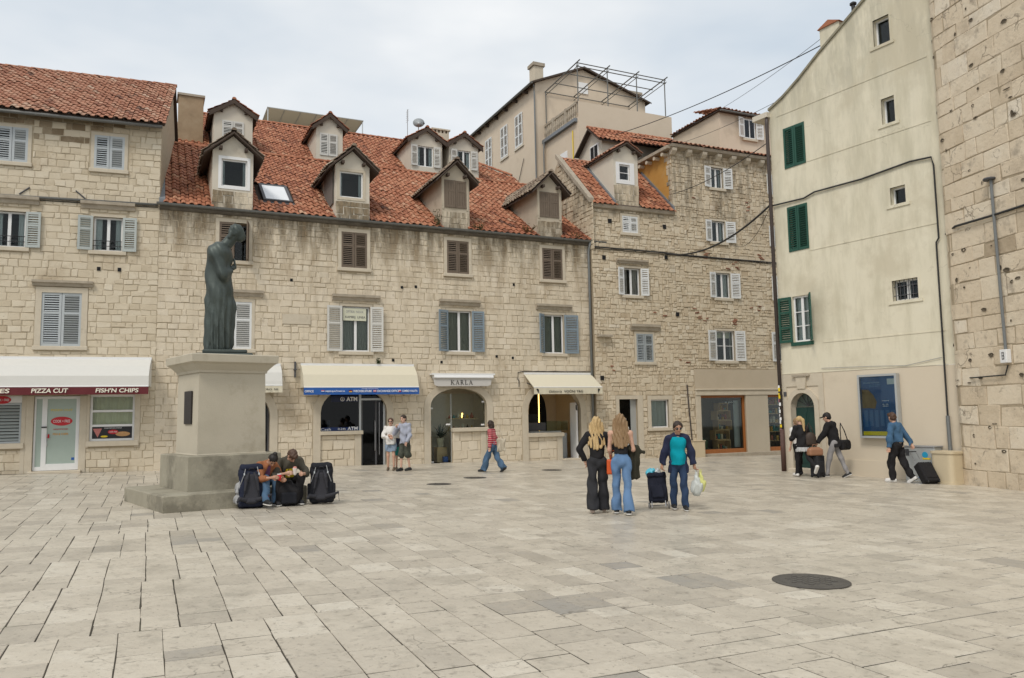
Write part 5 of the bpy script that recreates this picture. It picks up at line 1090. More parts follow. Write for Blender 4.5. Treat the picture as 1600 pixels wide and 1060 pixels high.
for i, r in enumerate(dw):
    window(hD, r, .2, mull=1 if i == 3 else 0, curtain=0, fw=.045); surround(hD, r, .07, .006, m_plasterD, sill=False); box_obj('window_sill', (r[0] - .12, -.03, r[1] - .09, r[2] + .12, .1, r[1] - .004), m_plasterD, hD)
mb = MB(); r = dw[3]
for k in range(6): mb.tube([(r[0] + .06 + k * (r[2] - r[0] - .12) / 5, .08, r[1]), (r[0] + .06 + k * (r[2] - r[0] - .12) / 5, .08, r[3])], .011, 5)
for z in (4.92, 5.18): mb.tube([(r[0], .08, z), (r[2], .08, z)], .011, 5)
mb.build('window_grille', m_darkgrey, hD)
# stone doorway
MB().box(.0, -.03, -.5, .31 - .15, .02, ZL - .02).build('doorway_jamb_wall', m_dress, hD); MB().box(1.18 + .16, -.03, -.5, 1.52, .02, ZL - .02).build('doorway_jamb_wall', m_dress, hD); MB().prism([(.16, 2.5), (1.34, 2.5), (1.34, ZL - .02), (.16, ZL - .02)], -.03, .02).build('doorway_head', m_dress, hD)
arch_surround(hD, .31, 1.18, -.5, 1.85, 2.29, .16, m_dress, .06); MB().prism([(.62, 2.42), (.9, 2.42), (.96, 2.8), (.56, 2.8)], -.09, .0).build('keystone', m_dress, hD); box_obj('keystone_cap', (.45, -.12, 2.8, 1.06, .0, 2.86), m_dressdark, hD)
do = MB().box(.31, .2, -.2, .74, .26, 1.84).box(.75, .2, -.2, 1.18, .26, 1.84).build('door', m_greendoor, hD)
for a in (.36, .8):
    for z in (.1, 1.0): box_obj('door_panel', (a, .185, z, a + .33, .2, z + .7), m_greendoor, do)
mb = MB(); mb.prism(arch(.31, 1.18, 1.86, 1.87, 2.29)[0:], .24, .25); fn = mb.build('fanlight', flat('fanlight_glass', (.10, .13, .11), .2), hD)
mb = MB()
for a in (30, 60, 90, 120, 150): mb.tube([(.745, .22, 1.87), (.745 + .43 * math.cos(R(a)), .22, 1.87 + .41 * math.sin(R(a)))], .012, 5)
mb.build('glazing_bars', m_darkgrey, fn); box_obj('doorstep', (.2, -.2, -.6, 1.3, .3, -.06), m_dress, hD, .015)
box_obj('door_bell', (.06, -.05, 2.2, .16, -.03, 2.34), m_darkgrey, hD); MB().box(1.52, -.03, -.6, 5.4, .02, .28).build('wall_base', m_plasterDlow, hD)
# chimney and flue, drainpipe, gutter box
cD = thing('chimney', 'mossy chimney with a tile cap on the yellow gable', 'chimney', hD.location, R(-57.83))
MB().box(2.04, .05, 12.6, 2.72, .75, 13.62).build('stack', m_plasterD, cD); MB().prism([(1.98, 13.62), (2.78, 13.62), (2.38, 13.8)], .0, .8).build('cap', m_tile, cD)
fD = thing('flue', 'short black flue pipe above the yellow gable', 'flue', WD @ Vector((3.2, .1, 13.5)), 0)
MB().tube([(0, 0, 0), (0, 0, .42)], .06, 8).build('pipe', m_black, fD); MB().lathe([(.1, .42), (.1, .47), (.02, .52)], 10).build('cowl', m_black, fD)
MB().tube([(-.02, -.1, 11.55), (-.03, -.1, 11.2), (-.03, -.1, -.15)], .06, 8).build('downpipe', m_pipebrown, hD, True); MB().tube([(-.03, -.1, 1.15), (-.03, -.1, -.2)], .075, 8).build('pipe_sleeve', flat('rusty_sleeve', (.09, .05, .04), .7, .3), hD, True)
MB().box(-.55, -.18, 11.45, .05, .5, 11.62).build('gutter_box', m_plasterW, hD)
rs = random.Random(77); stc = [m_yellow, m_textwhite, m_black, flat('teal_sticker', (.05, .3, .33), .5), m_textwhite, flat('pink_sticker', (.5, .2, .25), .5)]
for k in range(16):
    z = .75 + k * .115; h = rs.uniform(.06, .12); a0 = rs.uniform(200, 250); V = [(-.03 + .064 * math.cos(R(a0 + q * 22)), -.1 + .064 * math.sin(R(a0 + q * 22)), zz) for zz in (z, z + h) for q in range(4)]
    mesh_obj('sticker', V, [(i, i + 1, i + 5, i + 4) for i in range(3)], stc[rs.randrange(6)], hD)
MB().tube([(.0, -.06, 8.46), (1.2, -.04, 8.42), (1.6, -.05, 8.52), (3.2, -.04, 8.50), (4.7, -.04, 8.60), (5.3, -.05, 8.55), (5.36, -.06, 8.3), (5.36, -.06, 6.3), (5.28, -.05, 6.2), (5.26, -.05, 1.5)], .026, 6).build('wall_cable', m_cable, hD)
MB().tube([(5.27, -.07, 1.55), (5.28, -.07, .6)], .05, 8).build('cable_duct', m_pipe, hD)
MB().tube([(1.5, -.03, 3.02), (3.2, -.03, 2.98), (4.2, -.03, 2.94), (5.2, -.03, 3.1)], .008, 5).build('wall_cable', m_grey, hD)
# poster case
po = thing('poster_case', 'large blue museum poster in a grey wall case', 'poster', WD @ Vector((3.37, -.02, 0)), R(-57.83))
mb = MB(); w2 = .60
for b in ((-w2, .93, -w2 + .06, 2.74), (w2 - .06, .93, w2, 2.74), (-w2 + .06, .93, w2 - .06, .99), (-w2 + .06, 2.68, w2 - .06, 2.74)): mb.box(b[0], -.16, b[1], b[2], .0, b[3])
mb.build('frame', m_ltgrey, po); m_pb = mat('poster_blue', [(.016, .06, .17), (.025, .085, .22), (.035, .115, .27)], .35, .4, 1.5, 0)
box_obj('poster_sheet', (-w2 + .06, -.09, .99, w2 - .06, -.06, 2.68), m_pb, po); y = -.094
box_obj('yellow_strip', (-w2 + .07, y, 1.0, w2 - .07, y + .004, 1.12), m_yellow, po); box_obj('white_patch', (.28, y, 2.44, .53, y + .004, 2.6), m_ltgrey, po)
mp_ = flat('golden_figure_print', (.17, .11, .05), .5, .75, scale=7); n = 18
mesh_obj('picture_print', [(-.52, y, 2.32), (-.3, y, 2.3), (-.15, y, 2.14), (-.06, y, 1.95), (-.12, y, 1.76), (-.3, y, 1.78), (-.52, y, 1.78)], [tuple(range(7))], mp_, po)
for k in range(6): box_obj('text_column', (-.47 + k * .165, y, 1.24 + .03 * (k % 2), -.36 + k * .165, y + .004, 1.72), flat('pale_blue_%d' % k, (.06, .14, .28), .4, .2, scale=30), po)
text('lettering', 'MUZEJ GRADA', .5, .045, flat('light_blue_text', (.25, .38, .5), .5), po, (-.2, y, 2.5), ext=.002); text('lettering', 'SPLIT CITY', .34, .06, flat('mid_blue_text', (.12, .25, .4), .5), po, (-.1, y, 2.42), ext=.002)
for i, (t_, z, w_) in enumerate((('SVIBANJ', 1.98, .2), ('10 - 20h', 1.88, .17), ('OPEN DAILY', 1.83, .17))): text('lettering', t_, w_, .03, m_textwhite, po, (.2, y, z), ext=.002)
box_obj('glass_front', (-w2 + .06, -.15, .99, w2 - .06, -.146, 2.68), m_glass, po)
# utility cabinet and waste bin
cb = thing('utility_cabinet', 'pale utility cabinet with blue stickers behind the beige bin', 'cabinet', WD @ Vector((4.62, -.22, gz(11, 21))), R(-57.83))
MB().box(-.42, -.18, 0, .42, .18, .92, bev=.015).build('body', m_ltgrey, cb); box_obj('lid', (-.44, -.2, .92, .44, .2, .95), m_grey, cb); box_obj('blue_sticker', (-.05, -.19, .1, .33, -.182, .5), flat('bright_blue_sticker', (.01, .2, .55), .4), cb); box_obj('door_vent', (-.38, -.19, .68, -.28, -.182, .86), m_darkgrey, cb)
mb = MB().lathe([(.08, -.003), (.08, .003)], 16); o = mb.build('round_sticker', flat('sticker_teal', (.02, .3, .5), .4), cb); o.location = (.16, -.184, .72); o.rotation_euler = (R(90), 0, 0); box_obj('yellow_sticker', (.09, -.188, .6, .3, -.182, .64), m_yellow, cb)
bn = thing('waste_bin', 'beige round cornered waste bin beside the tower', 'bin', (11.22, 20.35, gz(11.22, 20.35)), R(-66))
def rrect(w, d, r, n=4): return [(sx * (w - r) + r * math.cos(a), sy * (d - r) + r * math.sin(a)) for sx, sy, a0 in ((1, 1, 0), (-1, 1, 90), (-1, -1, 180), (1, -1, 270)) for a in [R(a0 + 90 * k / n) for k in range(n + 1)]]
def rprism(mb, w, d, r, z0, z1, t=.5):
    q = rrect(w, d, r); n = len(q); mb.add([(x, y, z0) for x, y in q] + [(x, y, z1) for x, y in q], [tuple(range(n - 1, -1, -1)), tuple(range(n, 2 * n))] + [(i, (i + 1) % n, (i + 1) % n + n, i + n) for i in range(n)], t); return mb
rprism(MB(), .31, .26, .12, .06, .78).build('body', m_beigebox, bn); rprism(MB(), .33, .28, .13, 0, .06).build('base', m_beigebox, bn); rprism(MB(), .335, .285, .13, .78, .84).build('rim', m_beigebox, bn)
# ================================================================== round-cornered stone tower
hW = thing('stone_tower', 'big ashlar limestone tower at the right edge of the square', 'tower', (11.45, 20.3, 0), R(-78))
WT = Wl(hW)
path = []                                        # plan of the tower face in its own frame: x along the face, y inwards
rad = 1.1
for k in range(9): a = R(100 - 100 * k / 8); path.append((-.12 + rad * (1 - math.sin(a)) * .34 + .0, .95 * (1 - math.cos(R(90) - a)) if False else rad * .85 * (math.cos(R(90) - R(90) * (1 - k / 8)) * 0 + (1 - math.sin(R(90) * k / 8)))))
path += [(1.2, -.005), (2.2, -.03), (3.4, .0), (4.6, .12), (6.0, .45), (7.5, 1.1), (9, 2.2)]
LEN = [0]
for p, q in zip(path[:-1], path[1:]): LEN.append(LEN[-1] + math.dist(p, q))
def tmap(a, d, z):
    a = min(max(a, 0), LEN[-1] - 1e-6); i = max(k for k in range(len(LEN) - 1) if LEN[k] <= a); f = (a - LEN[i]) / (LEN[i + 1] - LEN[i])
    p, q = path[i], path[i + 1]; tx, ty = (q[0] - p[0]) / (LEN[i + 1] - LEN[i]), (q[1] - p[1]) / (LEN[i + 1] - LEN[i])
    return (p[0] + (q[0] - p[0]) * f - ty * d, p[1] + (q[1] - p[1]) * f + tx * d, z)
mb = MB(); V = [(x, y, z) for z in (-.8, 16) for x, y in path]; n = len(path)
mb.add(V + [(9, 8, -.8), (9, 8, 16), (0, 8, -.8), (0, 8, 16)], [(i, i + 1, i + 1 + n, i + n) for i in range(n - 1)] + [(n - 1, 2 * n, 2 * n + 1, 2 * n - 1), (2 * n + 2, 0, n, 2 * n + 3)])
wT_ = mb.build('core', m_mortarC, hW)
m_pocket = flat('eroded_stone', (.10, .08, .055), .95, .3)
rgT = random.Random(23); P = []
z = -.35; L0 = LEN[-1] * .72
while z < 15.4:
    h = rgT.uniform(.34, .56); a = rgT.uniform(-.6, 0)
    while a < L0:
        w = rgT.uniform(.32, 1.1); b = a + w; a0 = max(a, 0.0)
        if b - a0 > .12:
            g = rgT.uniform(.004, .014); j = .02; c4 = [(a0 + g, z + g), (b - g, z + g), (b - g, z + h - g), (a0 + g, z + h - g)]
            c4 = [(p[0] + rgT.uniform(-j, j), p[1] + rgT.uniform(-j, j)) for p in c4]
            if rgT.random() < .14:               # a knocked-off corner
                k = rgT.randrange(4); cx, cz = (a0 + b) / 2, z + h / 2; c4[k] = (c4[k][0] + (cx - c4[k][0]) * .12, c4[k][1] + (cz - c4[k][1]) * .2)
            pr = rgT.uniform(.008, .026)
            # curved stones near the corner are subdivided along their length
            nseg = 4 if a0 < 1.6 else 1; Vv = []; Ff = []
            for s_ in range(nseg):
                f0, f1 = s_ / nseg, (s_ + 1) / nseg; lerp = lambda p, q, f: (p[0] + (q[0] - p[0]) * f, p[1] + (q[1] - p[1]) * f)
                cc = [lerp(c4[0], c4[1], f0), lerp(c4[0], c4[1], f1), lerp(c4[3], c4[2], f1), lerp(c4[3], c4[2], f0)]
                v_, f_ = stone_piece(cc, pr, tmap, random.Random(5), .02 if nseg == 1 else .004, .02); k0 = len(Vv); Vv += v_; Ff += [tuple(i + k0 for i in ff) for ff in f_]
            P.append((Vv, Ff, min(1, max(0, rgT.gauss(.56, .16)))))
        a = b
    z += h
for k in range(110):                             # eroded pockets along the joints
    a, zz = rgT.uniform(.15, 5.2), rgT.uniform(.2, 14); w, h = rgT.uniform(.025, .12), rgT.uniform(.02, .07)
    n_ = 7; ring = [(a + w * math.cos(6.28 * i / n_) * rgT.uniform(.6, 1.1), zz + h * math.sin(6.28 * i / n_) * rgT.uniform(.6, 1.1)) for i in range(n_)]
    mesh_obj('eroded_pocket', [tmap(p[0], -.031, p[1]) for p in ring] + [tmap(a, -.012, zz)] , [(i, (i + 1) % n_, n_) for i in range(n_)], m_pocket, wT_)
lay(wT_, 'ashlar_block', 'ashlar_blocks', P, m_stoneT, WT)
MB().tube([tmap(LEN[-1] * .0 + a, -.07, zz) for a, zz in ((.1, 6.22), (.7, 6.38), (1.4, 6.42), (2.6, 6.4), (4.2, 6.42), (6, 6.4))], .03, 6).build('wall_cable', m_cable, hW)
MB().tube([tmap(a, -.06, zz) for a, zz in ((.2, 2.42), (.6, 2.55), (1.6, 2.5), (2.62, 2.52), (2.72, 2.75))], .018, 6).build('wall_cable', m_cable, hW)
sx = 1.86
MB().tube([(sx - .05, -.09, 7.35), (sx - .03, -.09, 5.5), (sx, -.09, 3.1)], .035, 8).build('conduit', m_pipe, hW)
MB().lathe([(.13, -.03), (.15, 0), (.13, .03)], 14, (0, 0, 0)).build('cable_coil', m_darkgrey, hW).location = (sx - .08, -.1, 7.3)
eb = thing('meter_box', 'small white electric box fixed to the tower conduit', 'electric box', WT @ Vector((sx + .02, -.06, 2.8)), R(-78))
MB().box(-.1, -.14, 0, .1, .0, .32, bev=.01).build('body', m_white, eb); text('lettering', 'E8', .07, .18, m_textblack, eb, (0, -.143, .17), ext=.002)
# ================================================================== wires
def wire(label, a, b, sag, r=.012, n=18):
    a = Vector(a); b = Vector(b); pts = []
    for i in range(n + 1):
        t = i / n; p = a.lerp(b, t); p.z -= sag * 4 * t * (1 - t); pts.append(p)
    tag(MB().tube(pts, r, 6).build('overhead_cable', m_cable), label, 'cable')
pD = WD @ Vector((-.05, -.12, 8.48))
wire('thick black cable sagging from the drainpipe to the rubble wall', pD, WC @ Vector((3.72, -.06, 8.66)), .55, .035)
wire('thin wire hanging below the thick sagging cable', pD - Vector((0, 0, .05)), WC @ Vector((7.5, -.06, 9.3)), .5, .01)
wire('long wire from the yellow gable chimney down over the roofs', WD @ Vector((2.04, .2, 13.2)), WC @ Vector((3.5, 4.4, 15.4)), .25, .016)
wire('wire running from the drainpipe top down to the ochre flank', WD @ Vector((-.05, -.1, 10.6)), WC @ Vector((4.2, -.05, 11.4)), .2, .014)
wire('faint upper wire beside the chimney wire', WD @ Vector((2.04, .3, 13.5)), WC @ Vector((9.3, 5, 17.1)), .2, .008)
wire('faint lower wire crossing in front of the cream storey', WD @ Vector((.6, -.05, 11.9)), WC @ Vector((5.5, 3.2, 14.6)), .2, .008)
# ================================================================== manhole covers
m_iron = mat('cast_iron', [(.05, .045, .04), (.10, .092, .08), (.15, .14, .12)], .55, .4, 6, .35, 60, metallic=.3)
for x, y, r_, lb in ((3.08, 8.33, .39, 'large round iron manhole cover in the near paving'), (-1.13, 22.41, .33, 'flat manhole cover just in front of the walking striped-top woman'), (-1.95, 20.28, .32, 'manhole cover left of the square centre nearer the monument'), (1.22, 25.64, .33, 'thin far manhole cover in front of the ice cream parlour')):
    mh = thing('manhole_cover', lb, 'manhole cover', (x, y, gz(x, y) + .002), R(25)); mh.rotation_euler = (-.00656, .01715, R(25))
    MB().lathe([(r_, 0), (r_, .006), (r_ - .01, .010), (r_ * .86, .010)], 40).build('rim', m_iron, mh)
    mb = MB().lathe([(r_ * .84, 0), (r_ * .84, .011), (r_ * .5, .0125), (.02, .013)], 40)
    for i in range(-4, 5):
        for j in range(-4, 5):
            if math.hypot(i, j) * .09 * r_ / .39 < r_ * .72: mb.box(i * .08 - .022, j * .08 - .022, .011, i * .08 + .022, j * .08 + .022, .0165)
    mb.build('plate', m_iron, mh)
# ================================================================== modelling kit for soft shapes (signed distance fields meshed as surface nets)
f32 = np.float32
def _cap(P, a, b, ra, rb, cut=0):
    a = np.asarray(a, f32); ba = np.asarray(b, f32) - a; L2 = float(ba @ ba) or 1e-9
    tt = ((P - a) @ ba) / L2; t = np.clip(tt, 0, 1); d = np.linalg.norm(P - a - t[:, None] * ba, axis=1) - (ra + (rb - ra) * t)
    if cut: d = np.maximum(d, (tt - 1) * math.sqrt(L2))
    return d
def _rot(P, c, M):
    q = P - np.asarray(c, f32)
    return q if M is None else q @ np.asarray(M, f32)
def _ell(P, c, r, M=None):
    q = _rot(P, c, M); r = np.asarray(r, f32); k0 = np.linalg.norm(q / r, axis=1); k1 = np.linalg.norm(q / (r * r), axis=1) + 1e-6
    return k0 * (k0 - 1) / k1
def _box(P, c, h, rd, M=None):
    q = np.abs(_rot(P, c, M)) - (np.asarray(h, f32) - rd)
    return np.linalg.norm(np.maximum(q, 0), axis=1) + np.minimum(q.max(axis=1), 0) - rd
def rotm(ax, deg): return np.array(Matrix.Rotation(R(deg), 3, ax))
def bounds(pr):
    lo = []; hi = []
    for p in pr:
        if p[0] == 'c': a, b, ra, rb = (np.array(p[1]), np.array(p[2]), p[3], p[4]); lo.append(np.minimum(a - ra, b - rb)); hi.append(np.maximum(a + ra, b + rb))
        else:
            m = max(p[2]) * (1.75 if p[0] == 'b' else 1.0) if len(p) > (3 if p[0] == 'e' else 4) and p[-1] is not None else np.array(p[2]); lo.append(np.array(p[1]) - m); hi.append(np.array(p[1]) + m)
    return np.min(lo, axis=0), np.max(hi, axis=0)
def sdf(P, pr, k):
    d = None
    for p in pr:
        q = _cap(P, *p[1:]) if p[0] == 'c' else (_ell(P, *p[1:]) if p[0] == 'e' else _box(P, *p[1:]))
        if d is None: d = q
        elif k <= 0: d = np.minimum(d, q)
        else:
            h = np.clip(.5 + .5 * (d - q) / k, 0, 1); d = d + (q - d) * h - k * h * (1 - h)
    return d
def nets(pr, h=.016, k=.03, cuts=(), disp=None, sub=None, subk=0.0):
    lo, hi = bounds(pr); lo = lo - 2.5 * h - .01; hi = hi + 2.5 * h + .01
    n = np.ceil((hi - lo) / h).astype(int) + 1
    ax = [lo[i] + h * np.arange(n[i]) for i in range(3)]
    G = np.stack(np.meshgrid(*ax, indexing='ij'), -1).reshape(-1, 3).astype(f32)
    d = sdf(G, pr, k)
    if disp is not None: d = d + disp(G)
    if sub: d = np.maximum(d, -sdf(G, sub, subk))
    for (p, nn) in cuts: d = np.maximum(d, (G - np.asarray(p, f32)) @ np.asarray(nn, f32))
    D = d.reshape(n); S = D < 0
    c8 = [(i, j, l) for i in (0, 1) for j in (0, 1) for l in (0, 1)]
    sl = lambda A, o: A[o[0]:n[0] - 1 + o[0], o[1]:n[1] - 1 + o[1], o[2]:n[2] - 1 + o[2]]
    cnt = sum(sl(S, o).astype(np.int8) for o in c8); act = (cnt > 0) & (cnt < 8); idx = np.argwhere(act)
    if len(idx) == 0: return np.zeros((0, 3)), np.zeros((0, 4), int)
    acc = np.zeros((len(idx), 3)); w = np.zeros(len(idx))
    dv = {o: sl(D, o)[act] for o in c8}
    for o in c8:
        for a in range(3):
            if o[a] == 0:
                q = list(o); q[a] = 1; q = tuple(q); da, db = dv[o], dv[q]; m = (da < 0) != (db < 0)
                t = np.where(m, da / np.where(m, da - db, 1), 0); pt = np.tile(np.array(o, float), (len(idx), 1)); pt[:, a] = t
                acc[m] += pt[m]; w[m] += 1
    V = lo + (idx + acc / w[:, None]) * h
    vi = -np.ones(tuple(x - 1 for x in n), int); vi[act] = np.arange(len(idx)); Q = []
    for a in range(3):
        b, c = (a + 1) % 3, (a + 2) % 3
        o1 = [slice(1, n[i] - 1) for i in range(3)]; o1[a] = slice(0, n[a] - 1); o2 = list(o1); o2[a] = slice(1, n[a])
        s1, s2 = S[tuple(o1)], S[tuple(o2)]; e = np.argwhere(s1 != s2)
        if len(e) == 0: continue
        base = e.copy(); base[:, b] += 1; base[:, c] += 1; flip = S[tuple(base.T)]
        def at(db, dc): q = base.copy(); q[:, b] -= db; q[:, c] -= dc; return vi[tuple(q.T)]
        q = np.stack([at(1, 1), at(0, 1), at(0, 0), at(1, 0)], 1); q[~flip] = q[~flip][:, ::-1]; Q.append(q)
    return V, np.concatenate(Q)
def soft(name, pr, m, parent, h=.016, k=.03, cuts=(), disp=None, sub=None, label=None, subk=0.0):
    V, F = nets(pr, h, k, cuts, disp, sub, subk); o = mesh_obj(name, V, F, m, parent, True)
    if label: o['label'] = label
    return o
def folds(amp=.006, fz=26, fx=14, ph=0): return lambda P: amp * np.sin(fz * P[:, 2] + 2.2 * np.sin(fx * P[:, 0] + ph) + 1.7 * np.sin(fx * .8 * P[:, 1] + 1 + ph)) + amp * .6 * np.sin(fx * 2.3 * P[:, 0] + fz * .4 * P[:, 2] + 9 * P[:, 1] + ph)

# ================================================================== monument
m_ped = mat('pedestal_limestone', [(.34, .305, .23), (.46, .415, .325), (.52, .475, .38)], .8, .32, 1.6, .2, 30, stain=[(1.5, .5, (.2, .18, .14), .0, .5)], moss=[(.9, .53, (.31, .265, .19), .65), (3, .62, (.50, .45, .35), .5), (12, .66, (.2, .17, .12), .5)])
m_plinth = mat('plinth_grey_stone', [(.18, .165, .125), (.30, .275, .21), (.41, .38, .295)], .75, .38, 2.2, .25, 30, moss=[(1.3, .5, (.15, .135, .1), .7), (3.5, .6, (.42, .38, .29), .5), (12, .64, (.1, .09, .07), .6)])
m_bronze = mat('green_grey_bronze', [(.03, .037, .034), (.068, .082, .074), (.13, .155, .14)], .5, .4, 2.2, .1, 30, metallic=.45, stretch=(1, 1, .5), moss=[(3, .62, (.14, .18, .16), .5)])
mon = thing('monument', 'tall limestone pedestal on a wide plinth carrying the bronze figure', 'monument', (-6.1, 16.12, 0), R(39.5))
def frus(mb, cx, cy, lv):
    V = [(cx + sx * h, cy + sy * h, z) for h, z in lv for sx, sy in ((-1, -1), (1, -1), (1, 1), (-1, 1))]; n = len(lv)
    return mb.add(V, [(3, 2, 1, 0)] + [(i * 4 + j, i * 4 + (j + 1) % 4, i * 4 + 4 + (j + 1) % 4, i * 4 + 4 + j) for i in range(n - 1) for j in range(4)] + [tuple(range(4 * n - 4, 4 * n))])
frus(MB(), -.05, -.02, [(1.37, -.4), (1.375, .43), (1.36, .45)]).build('plinth', m_plinth, mon)
frus(MB(), .06, 0, [(.92, .452), (.915, 1.10), (.90, 1.115)]).build('step_block', m_plinth, mon)
frus(MB(), .06, 0, [(.69, 1.117), (.68, 1.14), (.665, 2.73)]).build('shaft', m_ped, mon)
frus(MB(), .06, 0, [(.69, 2.732), (.70, 2.78), (.80, 2.90), (.86, 2.94), (.87, 3.08), (.855, 3.095)]).build('capstone', m_ped, mon)
pq = MB().box(-.645, -.33, 1.72, -.615, .12, 2.38, bev=.006).build('bronze_plaque', flat('dark_plaque', (.035, .03, .028), .45, .3, .4), mon)
st = thing('statue', 'dark bronze robed figure bowing its head over a book on the pedestal', 'statue', (-6.02, 16.12, 3.09), R(20.3)); st.scale = (.94, .94, 1.055)
def sfold(P):
    x, y, z = P[:, 0], P[:, 1], P[:, 2]; th = np.arctan2(y, x + .1); low = np.clip((1.5 - z) / 1.2, 0, 1); up = np.clip((z - .9) / .5, 0, 1) * np.clip((2.35 - z) / .3, 0, 1)
    return -.0 + .026 * low * np.sin(13 * th + 1.2 * np.sin(3 * z)) + .012 * low * np.sin(29 * th + 2 * np.sin(2.3 * z)) + .024 * up * np.sin(17 * (z * .62 + x * .95 - .2 * y)) + .006 * np.sin(31 * (z * .5 + x))
soft('robe', [('c', (-.09, 0, .18), (-.09, 0, 1.25), .25, .255), ('c', (-.09, 0, 1.2), (-.10, 0, 2.05), .255, .25), ('c', (-.14, -.15, 2.06), (-.14, .15, 2.06), .21, .21), ('c', (-.2, 0, .1), (-.2, 0, 1.9), .17, .19), ('c', (-.1, -.24, 2.0), (-.02, -.26, 1.62), .12, .11), ('c', (-.02, -.26, 1.62), (.13, -.12, 1.70), .10, .075), ('c', (-.1, .24, 2.0), (.02, .25, 1.62), .12, .1), ('c', (.02, .25, 1.62), (.13, .08, 1.72), .09, .07), ('c', (.0, 0, .3), (.06, .0, 1.0), .2, .2)], m_bronze, st, .022, .08, [((0, 0, .1), (0, 0, -1))], sfold)
hb = [('c', (-.04, 0, 2.16), (.15, 0, 2.40), .13, .115), ('e', (.24, 0, 2.53), (.17, .14, .16), rotm('Y', 28)), ('e', (.33, 0, 2.44), (.10, .095, .12), rotm('Y', 28)), ('c', (.385, 0, 2.45), (.41, 0, 2.405), .025, .02), ('e', (.2, -.125, 2.48), (.04, .02, .055)), ('e', (.2, .125, 2.48), (.04, .02, .055)), ('c', (.16, -.1, 2.56), (.1, -.11, 2.4), .05, .045)]
soft('head', hb, m_bronze, st, .014, .025, (), lambda P: .006 * np.sin(60 * P[:, 0] + 30 * P[:, 2]) * (P[:, 2] > 2.5))
soft('hand', [('e', (.16, -.05, 1.78), (.07, .045, .05)), ] + [('c', (.18, -.06 + k * .03, 1.79), (.245, -.05 + k * .03, 1.83 - .015 * k), .017, .013) for k in range(4)] + [('c', (.16, -.02, 1.82), (.21, .0, 1.88), .018, .014)], m_bronze, st, .008, .012)
soft('book', [('b', (.215, .03, 1.88), (.022, .08, .10), .01, rotm('Y', -10))], m_bronze, st, .012, .01)
soft('foot', [('c', (.05, -.11, .12), (.3, -.12, .08), .075, .05)], m_bronze, st, .016, .02); soft('foot', [('c', (.05, .1, .12), (.34, .11, .08), .075, .05)], m_bronze, st, .016, .02)
MB().box(-.55, -.42, 0, .62, .42, .06, bev=.02).box(-.42, -.36, .06, .5, .36, .13, bev=.02).build('base_plate', m_bronze, st)

# ================================================================== people
SKIN = [flat('skin_light', (.52, .31, .22), .55, .08), flat('skin_tan', (.42, .235, .155), .55, .08), flat('skin_pale', (.58, .36, .27), .55, .08)]
def hairm(n_, c): return mat(n_, [tuple(x * .45 for x in c), c, tuple(min(1, x * 1.5) for x in c)], .5, .45, 14, .3, 60, stretch=(9, 9, .8))
H_blonde = hairm('blonde_hair', (.46, .32, .15)); H_brownbl = hairm('light_brown_hair', (.24, .15, .075)); H_dark = hairm('dark_brown_hair', (.035, .022, .016)); H_brown = hairm('brown_hair', (.075, .04, .025)); H_black = hairm('black_hair', (.015, .012, .011))
def cloth(n_, c, var=.18, sc=7): return mat(n_, [tuple(x * (1 - var) for x in c), c, tuple(min(1, x * (1 + var)) for x in c)], .85, .38, sc, .25, 120, spec=.2)
K_black = cloth('black_cloth', (.018, .017, .018)); K_charcoal = cloth('charcoal_cloth', (.03, .03, .033)); K_navy = cloth('navy_cloth', (.022, .026, .055)); K_turq = cloth('turquoise_cloth', (.0, .27, .34), .1)
K_jean = cloth('blue_denim', (.12, .21, .36), .3, 4); K_jeandark = cloth('dark_denim', (.028, .05, .10), .25, 4); K_jeanmid = cloth('mid_denim', (.07, .125, .20), .3, 4); K_denimj = cloth('denim_jacket', (.055, .12, .21), .2, 5)
K_white = cloth('white_cloth', (.68, .66, .63), .06); K_grey = cloth('grey_blue_cloth', (.34, .36, .43), .08); K_greytr = cloth('grey_trouser', (.27, .26, .26), .1); K_olive = cloth('dark_olive_cloth', (.035, .033, .022), .2); K_khaki = cloth('khaki_grey_tee', (.075, .068, .052), .15); K_tan = cloth('orange_brown_cloth', (.30, .12, .055), .15); K_purple = cloth('purple_cloth', (.16, .07, .15), .12)
K_short = cloth('light_denim', (.22, .28, .36), .15); K_teal = cloth('teal_cloth', (.02, .22, .20), .1); K_ltgrey = cloth('pale_grey_cloth', (.42, .42, .42), .1)
K_camo = mat('camouflage_cloth', [(.035, .038, .03), (.08, .085, .065), (.05, .055, .045), (.13, .13, .11)], .85, .6, 14, .2, 90, spec=.2)
K_sole = flat('white_rubber', (.62, .60, .56), .6); K_shoe = flat('black_shoe', (.02, .02, .02), .6); K_shoebr = flat('brown_shoe', (.12, .09, .06), .6)
def striped():
    m = bpy.data.materials.new('red_white_stripes'); m.use_nodes = True; t = m.node_tree; n = t.nodes; b = n['Principled BSDF']; b.inputs['Roughness'].default_value = .85
    g = n.new('ShaderNodeNewGeometry'); s = n.new('ShaderNodeSeparateXYZ'); t.links.new(g.outputs['Position'], s.inputs[0])
    a = n.new('ShaderNodeMath'); a.operation = 'MULTIPLY'; a.inputs[1].default_value = 95; t.links.new(s.outputs[2], a.inputs[0])
    q = n.new('ShaderNodeMath'); q.operation = 'SINE'; t.links.new(a.outputs[0], q.inputs[0]); r = n.new('ShaderNodeValToRGB'); e = r.color_ramp.elements; e[0].position = .3; e[0].color = (.36, .025, .045, 1); e[1].position = .75; e[1].color = (.55, .28, .27, 1); t.links.new(q.outputs[0], r.inputs[0]); t.links.new(r.outputs[0], b.inputs['Base Color']); return m
K_stripe = striped()
def v3(*a): return np.array(a, float)
def unit(v): v = np.array(v, float); return v / np.linalg.norm(v)
